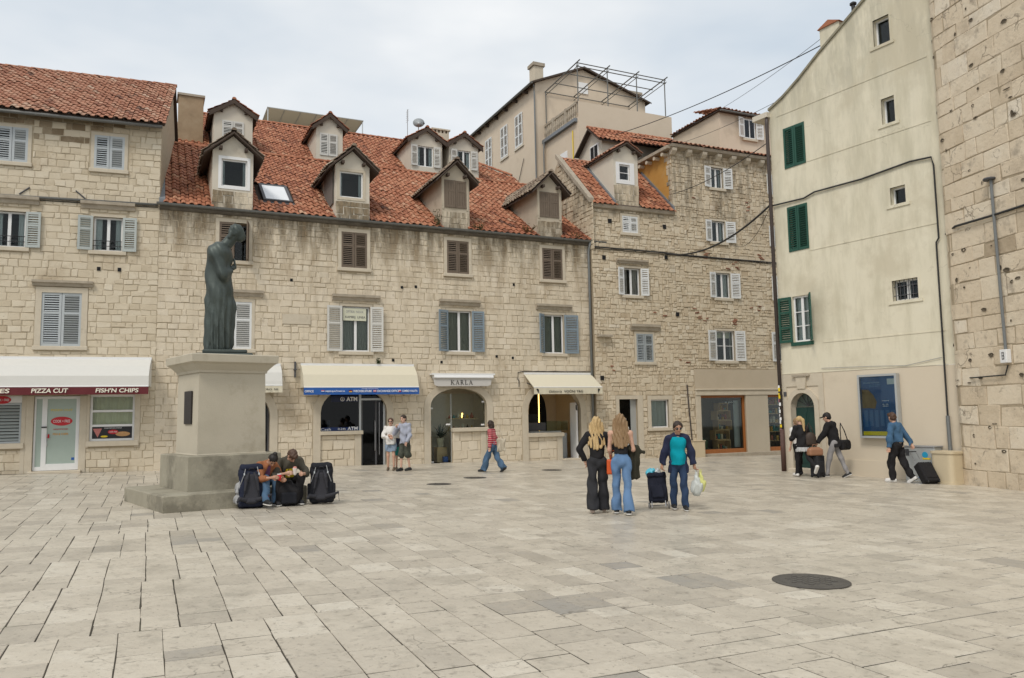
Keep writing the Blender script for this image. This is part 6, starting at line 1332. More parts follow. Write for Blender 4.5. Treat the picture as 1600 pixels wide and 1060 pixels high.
def pose(H=1.7, lean=0, side=0, tL=0, tR=0, kL=4, kR=4, aL=None, aR=None, fL=None, fR=None, sw=.165, nod=8, turn=0, spread=.02, twist=0):
    """angles in degrees; t thigh forward, k knee flexion; aX/fX upper arm and forearm directions; forward is +y, right is +x"""
    s = H / 1.7; J = dict(s=s); sp = R(spread * 100)
    def leg(sgn, t, k):
        t, k = R(t), R(k); hip = v3(sgn * .085 * s, 0, 0); kn = hip + .42 * s * v3(sgn * math.sin(spread), math.sin(t), -math.cos(t)); an = kn + .41 * s * v3(sgn * math.sin(spread) * .5, math.sin(t - k), -math.cos(t - k)); return hip, kn, an, t - k
    L_ = leg(-1, tL, kL); R_ = leg(1, tR, kR); z0 = .085 * s - min(L_[2][2], R_[2][2]); up = v3(0, 0, z0)
    for nm, q in (('L', L_), ('R', R_)):
        J['hip' + nm], J['kn' + nm], J['an' + nm] = q[0] + up, q[1] + up, q[2] + up; a = max(-.9, min(.25, q[3])) if q[2][2] + z0 > .1 * s else 0
        f = v3(0, math.cos(a), math.sin(a)); J['toe' + nm] = J['an' + nm] + .155 * s * f - .05 * s * v3(0, -math.sin(a), math.cos(a)); J['heel' + nm] = J['an' + nm] - .03 * s * f - .045 * s * v3(0, -math.sin(a), math.cos(a))
    J['pel'] = up + v3(0, 0, .02 * s); M = rotm('X', -lean) @ rotm('Y', side) ; J['M'] = M; T = M @ rotm('Z', twist)
    P = lambda x, y, z: J['pel'] + M @ v3(x * s, y * s, z * s)
    PT = lambda x, y, z: J['pel'] + T @ v3(x * s, y * s, z * s)
    J['waist'] = P(0, 0, .16); J['chest'] = PT(0, .0, .35); J['neck'] = PT(0, -.01, .51); J['T'] = T
    for nm, sg in (('L', -1), ('R', 1)):
        J['sh' + nm] = PT(sg * sw, -.01, .455); a = aL if nm == 'L' else aR; f = fL if nm == 'L' else fR
        a = unit(a if a is not None else (sg * .16, -.02, -1)); f = unit(f if f is not None else (sg * .05, .22, -1))
        J['el' + nm] = J['sh' + nm] + a * .285 * s; J['wr' + nm] = J['el' + nm] + f * .245 * s; J['f' + nm] = f
    Hm = M @ rotm('Z', turn) @ rotm('X', -nod); J['Hm'] = Hm; J['head'] = J['neck'] + M @ v3(0, .015 * s, .045 * s) + Hm @ v3(0, .015, .115) * s
    return J
def hand_prims(J, nm, curl=.5):
    s = J['s']; w = J['wr' + nm]; f = unit(J['f' + nm]); sg = -1 if nm == 'L' else 1
    side = unit(np.cross(f, v3(sg, .0, 0.1)) if abs(f[0]) < .9 else np.cross(f, v3(0, 0, 1))); n_ = unit(np.cross(side, f)) * sg   # side runs across the knuckles
    if side[1] < 0 and abs(f[2]) > .5: side = -side
    pr = [('c', w - f * .02 * s, w + f * .07 * s, .026 * s, .033 * s), ('c', w + f * .05 * s - side * .02 * s, w + f * .05 * s + side * .02 * s, .022 * s, .022 * s)]
    for i, L_ in enumerate((.062, .075, .072, .055)):
        b = w + f * .085 * s + side * (.03 - .02 * i) * s; m_ = b + (f * (1 - curl * .45) - n_ * curl * .7) * L_ * .55 * s; e_ = m_ + (f * (1 - curl) - n_ * curl * 1.1) * L_ * .55 * s
        pr += [('c', b, m_, .0098 * s, .0092 * s), ('c', m_, e_, .0092 * s, .008 * s)]
    b = w + f * .03 * s + side * .026 * s; m_ = b + (f * .7 + side * .6 - n_ * .2) * .04 * s; pr += [('c', b, m_, .0125 * s, .011 * s), ('c', m_, m_ + (f * .85 + side * .1 - n_ * .3) * .03 * s, .011 * s, .009 * s)]
    return pr
def head_prims(J):
    s = J['s']; c = J['head']; M = J['Hm']; q = lambda x, y, z: c + M @ v3(x, y, z) * s
    return [('e', q(0, -.012, .03), (.074 * s, .093 * s, .088 * s), M), ('e', q(0, .022, -.035), (.058 * s, .066 * s, .082 * s), M), ('c', q(0, .085, .015), q(0, .103, -.02), .010 * s, .015 * s), ('e', q(0, .055, -.09), (.03 * s, .028 * s, .022 * s), M), ('e', q(.074, -.005, -.005), (.012 * s, .022 * s, .03 * s), M), ('e', q(-.074, -.005, -.005), (.012 * s, .022 * s, .03 * s), M)]
def person(label, x, y, head, J, skin, hands=('L', 'R'), curl=.5, face=True, z=None, h=.017, group=None):
    s = J['s']; M = J['M']; pr = [('c', J['neck'] - M @ v3(0, 0, .05 * s), J['head'] - J['Hm'] @ v3(0, .02, .03) * s, .052 * s, .048 * s)]
    pr += [('e', J['chest'], (.14 * s, .095 * s, .17 * s), J['T']), ('c', J['chest'] - M @ v3(0, 0, .08 * s), J['pel'] + M @ v3(0, 0, .03 * s), .10 * s, .095 * s), ('c', J['shL'], J['shR'], .05 * s, .05 * s)]
    for n_ in 'LR':
        pr += [('c', J['sh' + n_], J['el' + n_], .044 * s, .038 * s), ('c', J['el' + n_], J['wr' + n_], .037 * s, .025 * s), ('c', J['hip' + n_], J['kn' + n_], .064 * s, .044 * s), ('c', J['kn' + n_], J['an' + n_], .046 * s, .030 * s), ('c', J['heel' + n_] + v3(0, 0, .012 * s), J['heel' + n_] * .25 + J['toe' + n_] * .75 + v3(0, 0, .02 * s), .028 * s, .022 * s)]
    V, F = nets(pr, h * s, .035 * s); V2, F2 = nets(head_prims(J), .0095 * s, .018 * s)
    Vs, Fs = [V, V2], [F, F2 + len(V)]; n0 = len(V) + len(V2)
    for n_ in hands:
        a, b = nets(hand_prims(J, n_, curl), .0062 * s, .008 * s); Vs.append(a); Fs.append(b + n0); n0 += len(a)
    o = mesh_obj('person', np.concatenate(Vs), np.concatenate(Fs), skin, None, True)
    o.location = (x, y, gz(x, y) + .004 if z is None else z); o.rotation_euler = (0, 0, -R(head)); tag(o, label, 'person', group)
    if face:
        c = J['head']; Mh = J['Hm']; q = lambda a, b, cc: c + Mh @ v3(a, b, cc) * s
        soft('eyes', [('e', q(.03, .075, .008), (.013 * s, .009 * s, .008 * s), Mh), ('e', q(-.03, .075, .008), (.013 * s, .009 * s, .008 * s), Mh)], flat('eye_dark', (.03, .025, .02), .3), o, .004, 0)
        soft('mouth', [('c', q(-.02, .082, -.055), q(.02, .082, -.055), .006 * s, .006 * s)], flat('lips', (.28, .09, .08), .5), o, .004, 0)
        soft('eyebrows', [('c', q(.016, .083, .03), q(.046, .072, .032), .005 * s, .004 * s), ('c', q(-.016, .083, .03), q(-.046, .072, .032), .005 * s, .004 * s)], H_dark, o, .004, 0)
    return o
def shirt(o, J, m, name='top', sleeve='long', loose=.016, hem=-.05, neck=.0, sub=None, flare=0, fold=.006, lift=None, h=.015):
    s = J['s']; M = J['M']; T = J['T']; g = loose
    pr = [('e', J['chest'] + T @ v3(0, .005, .01) * s, ((.142 * s + g), (.10 * s + g), .18 * s + g), T), ('c', J['chest'] - M @ v3(0, 0, .06 * s), J['pel'] + M @ v3(0, 0, hem - .08) * s, .112 * s + g, .118 * s + g + flare), ('c', J['shL'] + T @ v3(.03, 0, .0) * s, J['shR'] + T @ v3(-.03, 0, .0) * s, .05 * s + g, .05 * s + g), ('c', J['neck'] - M @ v3(0, 0, .05) * s, J['neck'] - M @ v3(0, 0, .0 - neck) * s, .075 * s + g * .5, .056 * s + g * .6)]
    for n_ in 'LR':
        if sleeve == 'none': continue
        a, b, c = J['sh' + n_], J['el' + n_], J['wr' + n_]
        if sleeve == 'short': pr.append(('c', a, a + (b - a) * .72, .05 * s + g, .05 * s + g * 1.2, 1))
        else:
            e_ = 1.0 if sleeve == 'long' else .45
            pr += [('c', a, b, .047 * s + g, .042 * s + g), ('c', b, b + (c - b) * e_, .042 * s + g, .033 * s + g, 1)]
    cut = [(J['pel'] + M @ v3(0, 0, hem) * s, M @ v3(0, 0, -1)), (J['neck'] + M @ v3(0, 0, .03 + neck) * s, M @ v3(0, .25, 1))]
    if lift: cut = cut[1:]
    # the hem cut must leave hanging sleeves alone, so the torso column is trimmed on its own
    def trim(P):
        q = P - J['pel'].astype(f32); along = q @ (M @ v3(0, 0, 1)).astype(f32); return np.zeros(len(P), f32)
    V, F = nets_trim(pr, h * s if h > .01 else h, .03 * s, J['pel'] + M @ v3(0, 0, hem) * s, M @ v3(0, 0, -1), cut[-1], folds(fold * 1.6, 24, 13, x_ph(J)), sub)
    return mesh_obj(name, V, F, m, o, True)
def x_ph(J): return float(J['head'][2] * 7 + J['wrL'][0] * 9)
def nets_trim(pr, h, k, p, nn, cut, disp, sub):
    """torso column (prims 0,1,2,3) is cut at the hem; sleeves (the rest) are joined on untrimmed"""
    lo, hi = bounds(pr)
    class Q: pass
    def field(P):
        d = sdf(P, pr[:4], k); d = np.maximum(d, (P - np.asarray(p, f32)) @ np.asarray(nn, f32)); 
        if len(pr) > 4:
            q = sdf(P, pr[4:], k * .6); hh = np.clip(.5 + .5 * (d - q) / k, 0, 1); d = d + (q - d) * hh - k * hh * (1 - hh)
        d = np.maximum(d, (P - np.asarray(cut[0], f32)) @ np.asarray(cut[1], f32))
        return d
    return nets_field(field, lo, hi, h, disp, sub)
def nets_field(field, lo, hi, h, disp=None, sub=None):
    c = (np.asarray(lo) + np.asarray(hi)) / 2; hf = (np.asarray(hi) - np.asarray(lo)) / 2
    global sdf
    keep = sdf
    def alt(P, pr, k): return field(P) if pr == 'F' else keep(P, pr, k)
    sdf = alt
    kb = globals()['bounds']; globals()['bounds'] = lambda pr: (np.asarray(lo), np.asarray(hi)) if pr == 'F' else kb(pr)
    try:
        sdf_sub = sub
        out = nets('F', h, 0, (), disp, sub)
    finally:
        sdf = keep; globals()['bounds'] = kb
    return out
def trousers(o, J, m, style='straight', name='trousers', hem=1.0, fold=.006, top=.1, label=None, cutn=None):
    s = J['s']; M = J['M']; w = dict(slim=(.084, .066, .062, .052), straight=(.086, .070, .068, .066), wide=(.092, .088, .092, .112), flare=(.088, .068, .066, .092), shorts=(.098, .1, .1, .1), loose=(.096, .084, .082, .074))[style]
    pr = [('e', J['pel'] + v3(0, -.015, -.01) * s, (.136 * s, .112 * s, .125 * s), M), ('c', J['pel'] - M @ v3(0, 0, .02) * s, J['pel'] + M @ v3(0, 0, top) * s, .120 * s, .110 * s, 1)]
    for n_ in 'LR':
        a, b, c = J['hip' + n_] - v3(0, .008, 0), J['kn' + n_], J['an' + n_] + (J['kn' + n_] - J['an' + n_]) * .02
        if hem <= .5: pr.append(('c', a, a + (b - a) * hem * 2, w[0] * s, w[1] * s, 1))
        else:
            pr.append(('c', a, b, w[0] * s, w[1] * s)); q = (hem - .5) * 2; pr.append(('c', b, b + (c - b) * q - v3(0, 0, .03 * s if q > .95 else 0), w[2] * s, w[3] * s, 1))
    return soft(name, pr, m, o, .015 * s, .025 * s, [(J['pel'] + (M @ v3(0, 0, top) if cutn is None else v3(0, 0, top + .1)) * s, M @ v3(0, 0, 1) if cutn is None else unit(cutn))], folds(fold * 1.5, 21, 17, x_ph(J)), label=label)
def shoes(o, J, m, sole=None, big=1.0):
    s = J['s']
    for n_ in 'LR':
        a, b, k = J['heel' + n_], J['toe' + n_], J['an' + n_]; d = unit(b - a); up = unit(v3(0, 0, 1) - d * d[2]); sp = max(0, float(-(min(a[2], b[2]) - .03 * s)))
        so_ = soft('shoe', [('c', a + up * .012 * s, b + up * .006 * s + d * .012 * s, .043 * s * big, .038 * s * big), ('c', k - v3(0, 0, .0), a + up * .03 * s + d * .02, .042 * s, .044 * s), ('c', k + d * .02, b + up * .018 * s, .034 * s, .03 * s)], m, o, .010, .02, [(a - up * .024 * s, -up)])
        if sole: soft('sole', [('c', a - up * .008 * s, b - up * .008 * s + d * .012 * s, .047 * s * big, .042 * s * big)], sole, so_, .009, 0, [(a - up * .032 * s, -up), (a - up * .006 * s, up)])
def hair(o, J, m, style='short', name='hair'):
    s = J['s']; c = J['head']; M = J['Hm']; B = J['T']; q = lambda x, y, z: c + M @ v3(x, y, z) * s; b = lambda x, y, z: J['neck'] + B @ v3(x, y, z) * s
    cap_ = [('e', q(0, -.022, .04), (.084 * s, .098 * s, .092 * s), M)]
    cut = [(q(0, .062, .035), M @ v3(0, .9, -.42))]
    st_ = lambda amp=.006, f=55: (lambda P: amp * np.sin(f * np.arctan2(P[:, 1] - c[1] + .02, P[:, 0] - c[0]) * .35 + 4 * np.sin(3 * P[:, 2])) + amp * .5 * np.sin(90 * P[:, 0] + 40 * P[:, 1] + 6 * P[:, 2]))
    if style == 'short': pr = cap_ + [('e', q(0, -.05, -.01), (.074 * s, .06 * s, .075 * s), M)]; return soft(name, pr, m, o, .011, .02, [(q(0, .058, .04), M @ v3(0, .8, -.5))], st_(.005))
    if style == 'curly': pr = cap_ + [('e', q(.0, -.045, .0), (.085 * s, .07 * s, .09 * s), M), ('e', q(0, .045, .085), (.07 * s, .055 * s, .045 * s), M)]; return soft(name, pr, m, o, .010, .02, [(q(0, .072, .045), M @ v3(0, .75, -.6))], lambda P: .011 * np.sin(70 * P[:, 0]) * np.sin(64 * P[:, 1]) * np.sin(67 * P[:, 2]))
    if style == 'bob': pr = cap_ + [('e', q(0, -.05, -.04), (.105 * s, .085 * s, .13 * s), M), ('e', q(.06, -.01, -.05), (.05 * s, .06 * s, .10 * s), M), ('e', q(-.06, -.01, -.05), (.05 * s, .06 * s, .10 * s), M)]; return soft(name, pr, m, o, .011, .03, [(q(0, .06, .03), M @ v3(0, .9, -.3))], lambda P: .012 * np.sin(50 * P[:, 0] + 9 * P[:, 2]) * np.sin(40 * P[:, 2] + 20 * P[:, 1]))
    if style == 'bun': pr = cap_ + [('e', q(0, -.075, .125), (.042 * s, .042 * s, .04 * s), M), ('e', q(0, -.06, -.01), (.066 * s, .05 * s, .07 * s), M)]; return soft(name, pr, m, o, .010, .02, cut, st_(.003))
    if style == 'tied': pr = cap_ + [('e', q(0, -.06, -.02), (.08 * s, .06 * s, .085 * s), M), ('e', q(.05, .0, .03), (.045 * s, .06 * s, .07 * s), M), ('e', q(-.05, .0, .03), (.045 * s, .06 * s, .07 * s), M)]; return soft(name, pr, m, o, .010, .02, [(q(0, .055, .05), M @ v3(0, .75, -.62))], st_(.003))
    if style == 'pony': pr = cap_ + [('c', q(0, -.1, .05), q(0, -.15, -.02), .035 * s, .045 * s), ('c', q(0, -.15, -.02), b(.02, -.15, -.14), .045 * s, .022 * s)]; return soft(name, pr, m, o, .010, .02, [], st_(.005))
    if style == 'long':
        pr = cap_ + [('e', q(0, -.045, -.03), (.092 * s, .075 * s, .11 * s), M)]
        for i in range(9):
            f = (i - 4) / 4; pr.append(('c', q(.085 * f, -.055 + .02 * abs(f), .0), b(.135 * f, -.125 + .055 * abs(f), -.22 - .08 * math.cos(f * 1.5)), .036 * s, .02 * s)); 
        pr += [('c', q(.08, .0, .0), b(.13, -.02, -.06), .03 * s, .022 * s), ('c', q(-.08, .0, .0), b(-.13, -.02, -.06), .03 * s, .022 * s)]
        return soft(name, pr, m, o, .011, .025, [(q(0, .055, .03), M @ v3(0, .9, -.3))] and [], lambda P: .009 * np.sin(95 * P[:, 0] + 5 * np.sin(9 * P[:, 2])) + .004 * np.sin(210 * P[:, 0] + 8 * P[:, 2]), sub=[('e', q(0, .09, -.02), (.06 * s, .075 * s, .10 * s), M)])
def sunglasses(o, J, up=0):
    s = J['s']; c = J['head']; M = J['Hm']; q = lambda x, y, z: c + M @ v3(x, y, z) * s; dy, dz = (.0, 0) if not up else (-.035, .085)
    soft('sunglasses', [('e', q(.033, .086 + dy, .008 + dz), (.029 * s, .011 * s, .021 * s), M), ('e', q(-.033, .086 + dy, .008 + dz), (.029 * s, .011 * s, .021 * s), M), ('c', q(-.02, .09 + dy, .014 + dz), q(.02, .09 + dy, .014 + dz), .005 * s, .005 * s), ('c', q(.06, .08 + dy, .014 + dz), q(.078, -.005 + dy, .01 + dz), .005 * s, .004 * s), ('c', q(-.06, .08 + dy, .014 + dz), q(-.078, -.005 + dy, .01 + dz), .005 * s, .004 * s)], flat('sunglass_black', (.012, .012, .013), .15, spec=.6), o, .0055, .004)
def wp(o, p):                                    # a point given in a person's frame, in world space
    a = o.rotation_euler.z; return Vector((o.location.x + p[0] * math.cos(a) - p[1] * math.sin(a), o.location.y + p[0] * math.sin(a) + p[1] * math.cos(a), o.location.z + p[2]))
# ---- two women seen from behind
J = pose(1.70, 2, tL=-6, tR=10, kL=6, kR=4, aL=(-.62, -.25, -1), fL=(.42, .35, -1), aR=(.35, .25, -1), fR=(.18, .75, .72), nod=2, turn=8)
p1 = person('blonde woman in a black top and wide black trousers seen from behind', 1.50, 14.22, 8, J, SKIN[0], curl=.6, face=False)
shirt(p1, J, K_black, 'black_top', 'long', .018, hem=.05, fold=.004); trousers(p1, J, K_charcoal, 'wide', fold=.007, top=.12); shoes(p1, J, flat('beige_shoe', (.42, .33, .28), .6)); hair(p1, J, H_blonde, 'long')
bc = wp(p1, J['elR'] * .5 + J['pel'] * .5 + v3(.17, -.16, -.12))
hbg = thing('handbag', 'orange leather handbag hanging at the blonde woman\'s right side', 'handbag', bc - Vector((0, 0, .21)), R(-8))
mo = flat('orange_leather', (.55, .085, .015), .45, .12); soft('bag_body', [('b', (0, 0, .13), (.125, .05, .135), .03)], mo, hbg, .01, .02, (), lambda P: .12 * (P[:, 2] - .13) * np.abs(P[:, 0]) * 1.5)
MB().tube([(.06 * math.cos(a), 0, .25 + .17 * math.sin(a)) for a in [math.pi * k / 10 for k in range(11)]], .009, 6).build('handle', mo, hbg, True); MB().box(-.03, -.06, .2, .03, -.048, .23).build('clasp', m_steel, hbg)
J = pose(1.75, 2, tL=9, tR=-7, kL=3, kR=5, aL=(-.1, .12, -1), fL=(.1, .55, -.6), aR=(.16, .05, -1), fR=(.02, .95, .05), nod=4, turn=-6)
p2 = person('woman with long brown hair and flared blue jeans seen from behind', 1.90, 13.95, 6, J, SKIN[0], curl=.6, face=False)
shirt(p2, J, K_black, 'dark_camisole', 'none', .004, hem=.1, neck=-.12, fold=.003); trousers(p2, J, K_jean, 'flare', 'jeans', fold=.006, top=.13); shoes(p2, J, K_shoe, K_sole); hair(p2, J, H_brownbl, 'long'); sunglasses(p2, J, 1)
jc = thing('carried_jacket', 'dark olive jacket draped over the jeans woman\'s right forearm', 'jacket', wp(p2, (J['elR'] * .6 + J['wrR'] * .4) + v3(-.02, 0, 0)), R(-10))
soft('draped_cloth', [('b', (.0, 0, -.25), (.095, .06, .29), .05), ('c', (-.03, -.1, .02), (.07, .1, .0), .06, .065), ('c', (.06, .02, -.02), (.2, .05, -.06), .055, .03), ('c', (.09, 0, -.1), (.12, .02, -.5), .03, .02)], K_olive, jc, .014, .05, (), folds(.009, 9, 30, 2))
# ---- shopping woman facing the camera
J = pose(1.62, 3, tL=7, tR=-5, kL=4, kR=9, aL=(-.36, .0, -1), fL=(-.16, .14, -1), aR=(.40, -.1, -1), fR=(.16, -.05, -1), nod=16, turn=6, sw=.16)
p3 = person('woman in turquoise shirt and open navy jacket pulling a shopping trolley', 3.05, 14.62, 183, J, SKIN[1], curl=.9)
shirt(p3, J, K_turq, 'turquoise_shirt', 'none', .026, hem=-.06, flare=.02, neck=-.03, fold=.005)
shirt(p3, J, K_navy, 'navy_jacket', 'long', .03, hem=-.22, flare=.06, fold=.006, sub=[('c', J['neck'] + v3(0, .24, .06), J['chest'] + v3(0, .3, -.1), .17, .31), ('c', J['chest'] + v3(0, .3, -.1), J['pel'] + v3(0, .36, -.5), .31, .36)])
trousers(p3, J, K_jeandark, 'straight', 'jeans', fold=.006); shoes(p3, J, K_shoe, K_sole); hair(p3, J, H_dark, 'tied'); sunglasses(p3, J)
c_ = J['neck'] + v3(0, .075, -.03); MB().tube([c_ + v3(.075 * math.cos(a), .02 + .035 * math.sin(-a) * -1 - .03, .055 * math.sin(a) + .01) for a in [math.pi + math.pi * k / 10 for k in range(11)]], .006, 6).build('necklace', flat('pale_beads', (.6, .55, .3), .4), p3, True)
hw = wp(p3, J['wrR'] + J['fR'] * .09)
tr = thing('shopping_trolley', 'navy fabric shopping trolley on two wheels behind the turquoise shirt woman', 'shopping trolley', (hw.x - .03, hw.y + .2, gz(hw.x, hw.y + .2)), R(-12))
tr.scale = (.9, .9, .84); tr.rotation_euler = (R(-14), R(-4), R(-12)); m_tr = cloth('navy_trolley_fabric', (.016, .018, .03)); soft('bag_body', [('b', (0, 0, .46), (.19, .13, .32), .05), ('b', (0, -.02, .74), (.2, .15, .05), .03), ('b', (0, -.15, .36), (.13, .03, .14), .03)], m_tr, tr, .014, .02, (), folds(.008, 17, 20))
for s in (-1, 1):
    w_ = MB().lathe([(.075, -.018), (.082, 0), (.075, .018)], 20).build('wheel', flat('grey_tyre', (.28, .27, .26), .6), tr, True); w_.location = (s * .2, .06, .082); w_.rotation_euler = (0, R(90), 0)
    hb2 = MB().lathe([(.03, -.024), (.03, .024)], 10).build('hub', m_black, w_); MB().tube([(s * .15, .12, .08), (s * .15, .14, .75), (s * .06, .06, .88)], .011, 6).build('frame_tube', m_steel, tr); MB().tube([(s * .14, -.1, .02), (s * .14, -.1, .18)], .01, 6).build('stand_leg', m_steel, tr)
MB().tube([(-.2, .06, .082), (.2, .06, .082)], .009, 6).build('axle', m_steel, tr); MB().tube([(-.07, .06, .88), (.07, .06, .88)], .014, 8).build('handle', m_black, tr)
soft('light_blue_bag', [('e', (-.12, -.05, .8), (.1, .09, .1)), ('e', (-.06, -.07, .86), (.06, .06, .05))], flat('sky_blue_plastic', (.08, .42, .55), .4, .15), tr, .012, .03, (), folds(.008, 40, 33))
soft('grey_bag', [('e', (.03, -.03, .82), (.08, .08, .08))], m_ltgrey, tr, .012, .03, (), folds(.008, 40, 33))
hl = wp(p3, J['wrL'] + J['fL'] * .1)
def plastic_bag(lb, x, y, m, sc):
    b_ = thing('plastic_bag', lb, 'bag', (x, y, hl.z - .46 * sc), R(20)); soft('bag_body', [('e', (0, 0, .13 * sc), (.11 * sc, .08 * sc, .135 * sc)), ('c', (0, 0, .2 * sc), (0, 0, .40 * sc), .085 * sc, .02)], m, b_, .012, .04, (), folds(.009, 30, 40, sc))
    for s in (-1, 1): MB().tube([(s * .02, 0, .38 * sc), (s * .012, 0, .46 * sc)], .008, 5).build('handle', m, b_)
plastic_bag('white plastic carrier bag in the turquoise shirt woman\'s left hand', hl.x + .02, hl.y, mat('thin_white_plastic', [(.40, .42, .40), (.52, .54, .51), (.58, .6, .57)], .35, .4, 9, .2, 30), 1.05)
plastic_bag('yellow green plastic bag beside the white carrier bag', hl.x + .11, hl.y + .06, mat('yellow_plastic', [(.42, .45, .14), (.58, .58, .2), (.62, .6, .3)], .35, .4, 9, .2, 30), .9)
# ---- couple by the exchange office
J = pose(1.67, 0, tL=2, tR=-2, aL=(-.28, .1, -1), fL=(.9, .55, .1), aR=(.28, .1, -1), fR=(-.9, .6, -.12), nod=4, turn=-5)
p4 = person('woman in a white blouse and denim shorts with folded arms', -3.98, 25.35, 178, J, SKIN[0], curl=.4); shirt(p4, J, K_white, 'white_blouse', 'long', .03, hem=-.08, flare=.03, fold=.009); trousers(p4, J, K_short, 'shorts', 'denim_shorts', hem=.34); shoes(p4, J, K_shoebr); hair(p4, J, H_brown, 'tied'); sunglasses(p4, J)
J = pose(1.77, 2, tL=-6, tR=6, aL=(-.2, .1, -1), fL=(.1, .5, -1), aR=(.42, .55, -.85), fR=(-.75, .35, .95), nod=8, turn=0, sw=.18)
p5 = person('man in a grey sweatshirt and camouflage shorts touching his face', -3.50, 25.10, 215, J, SKIN[2], curl=.7); shirt(p5, J, K_grey, 'grey_sweatshirt', 'long', .028, hem=-.08, fold=.008); trousers(p5, J, K_camo, 'shorts', 'camouflage_shorts', hem=.56); shoes(p5, J, K_shoe, big=1.15); hair(p5, J, H_dark, 'short')
J = pose(1.45, 0, tL=2, tR=-3, nod=5)
p6 = person('smaller person in teal shorts standing between the white blouse and grey sweatshirt', -3.78, 25.75, 176, J, SKIN[0], h=.02); shirt(p6, J, K_navy, 'dark_top', 'short', .02); trousers(p6, J, K_teal, 'shorts', 'teal_shorts', hem=.42); shoes(p6, J, K_shoebr); hair(p6, J, H_brown, 'short')
# ---- walking woman in stripes
J = pose(1.64, 4, tL=22, tR=-18, kL=4, kR=16, aL=(-.12, -.1, -1), fL=(-.02, .1, -1), aR=(.18, -.3, -1), fR=(.02, .15, -1), nod=2, turn=-8)
p7 = person('dark curly haired woman in a red striped top walking left', -.68, 24.8, -72, J, SKIN[0], curl=.4); shirt(p7, J, K_stripe, 'striped_top', 'long', .018, hem=.0, fold=.007); trousers(p7, J, K_jeanmid, 'wide', 'jeans', fold=.009, top=.12); shoes(p7, J, K_shoe); hair(p7, J, H_dark, 'bob')
tb = thing('tote_bag', 'cream cloth tote bag on the striped top woman\'s shoulder', 'bag', wp(p7, J['pel'] + v3(.2, -.2, -.12)), R(30)); mt = cloth('cream_canvas', (.52, .46, .36), .08)
soft('bag_body', [('b', (0, 0, .1), (.17, .05, .2), .03)], mt, tb, .013, .02, (), folds(.012, 18, 22)); MB().tube([(-.08, 0, .28), (-.05, .06, .5), (-.03, .12, .72), (.03, .12, .72), (.05, .06, .5), (.08, 0, .28)], .012, 6).build('strap', mt, tb, True)
sb = thing('shoulder_bag', 'small black bag at the striped top woman\'s hip', 'bag', wp(p7, J['pel'] + v3(.19, -.03, -.08)), R(20)); soft('bag_body', [('b', (0, 0, .06), (.1, .04, .09), .03)], K_black, sb, .012); MB().tube([(-.07, 0, .13), (0, .02, .3), (.07, 0, .13)], .008, 5).build('strap', K_black, sb)
# ---- travellers by the yellow house
J = pose(1.74, 6, tL=16, tR=-24, kL=4, kR=38, aL=(-.2, .25, -1), fL=(.3, .9, -.2), aR=(.2, .2, -1), fR=(-.2, .9, -.1), nod=8, turn=12)
p8 = person('blonde ponytail woman in a black jacket and black leggings walking away', 8.32, 22.62, -8, J, SKIN[0], face=False); shirt(p8, J, K_black, 'black_jacket', 'long', .03, hem=-.1, fold=.007); trousers(p8, J, K_black, 'slim', 'leggings', fold=.003); hair(p8, J, H_blonde, 'pony'); shoes(p8, J, K_white, big=1.15)
s = J['s']; soft('pale_hem', [('c', J['pel'] - v3(0, 0, .02), J['pel'] - v3(0, 0, .2), .165, .185, 1)], K_ltgrey, p8, .016, .02, [(J['pel'] - v3(0, 0, .08), (0, 0, 1))], folds(.01, 8, 40))
bg_ = thing('shoulder_bag', 'dark brown slouchy shoulder bag on the ponytail woman\'s back', 'bag', wp(p8, J['pel'] + v3(.2, -.1, .05)), R(-5)); mbr = flat('dark_brown_leather', (.045, .03, .022), .6, .2)
soft('bag_body', [('e', (0, 0, .1), (.17, .09, .2)), ('b', (0, 0, -.02), (.15, .07, .07), .05)], mbr, bg_, .014, .04); MB().tube([(-.1, 0, .22), (-.07, .04, .42), (0, .1, .56), (.07, .06, .4), (.1, 0, .22)], .014, 6).build('strap', mbr, bg_, True)
J = pose(1.66, 3, tL=-10, tR=12, kL=10, kR=4, nod=6)
p9 = person('woman in a white top half hidden beyond the ponytail woman', 8.43, 23.25, -12, J, SKIN[0], face=False, h=.02); shirt(p9, J, K_white, 'white_top', 'short', .025); trousers(p9, J, K_black, 'straight'); shoes(p9, J, K_shoe); hair(p9, J, H_brownbl, 'short')
J = pose(1.86, 11, tL=17, tR=-15, kL=6, kR=10, aL=(-.15, .45, -1), fL=(-.05, .62, -.75), aR=(.25, -.05, -1), fR=(.05, .3, -1), nod=10, sw=.185)
p10 = person('man in black jacket and black cap with grey trousers wheeling a suitcase', 9.22, 22.55, -48, J, SKIN[0], curl=.9); shirt(p10, J, K_black, 'black_jacket', 'long', .036, hem=-.14, fold=.007); trousers(p10, J, K_greytr, 'slim', fold=.006); shoes(p10, J, K_shoe, K_sole); hair(p10, J, H_black, 'short')
c = J['head']; Mh = J['Hm']; q = lambda x, y, z: c + Mh @ v3(x, y, z) * J['s']; soft('cap', [('e', q(0, -.012, .045), (.09, .108, .095), Mh), ('b', q(0, .12, .05), (.065, .06, .012), .01, Mh)], K_black, p10, .011, .015, [(q(0, 0, .03), Mh @ v3(0, 0, -1))])
hb_ = thing('shoulder_bag', 'black holdall hanging at the capped man\'s right hip', 'bag', wp(p10, J['pel'] + v3(.24, -.2, -.08)), R(40)); soft('bag_body', [('b', (0, 0, 0), (.24, .09, .14), .06)], K_black, hb_, .014, .02, (), folds(.007, 20, 18)); MB().tube([(-.2, 0, .1), (-.1, .06, .4), (.05, .12, .62), (.12, .05, .4), (.2, 0, .1)], .014, 6).build('strap', K_black, hb_, True)
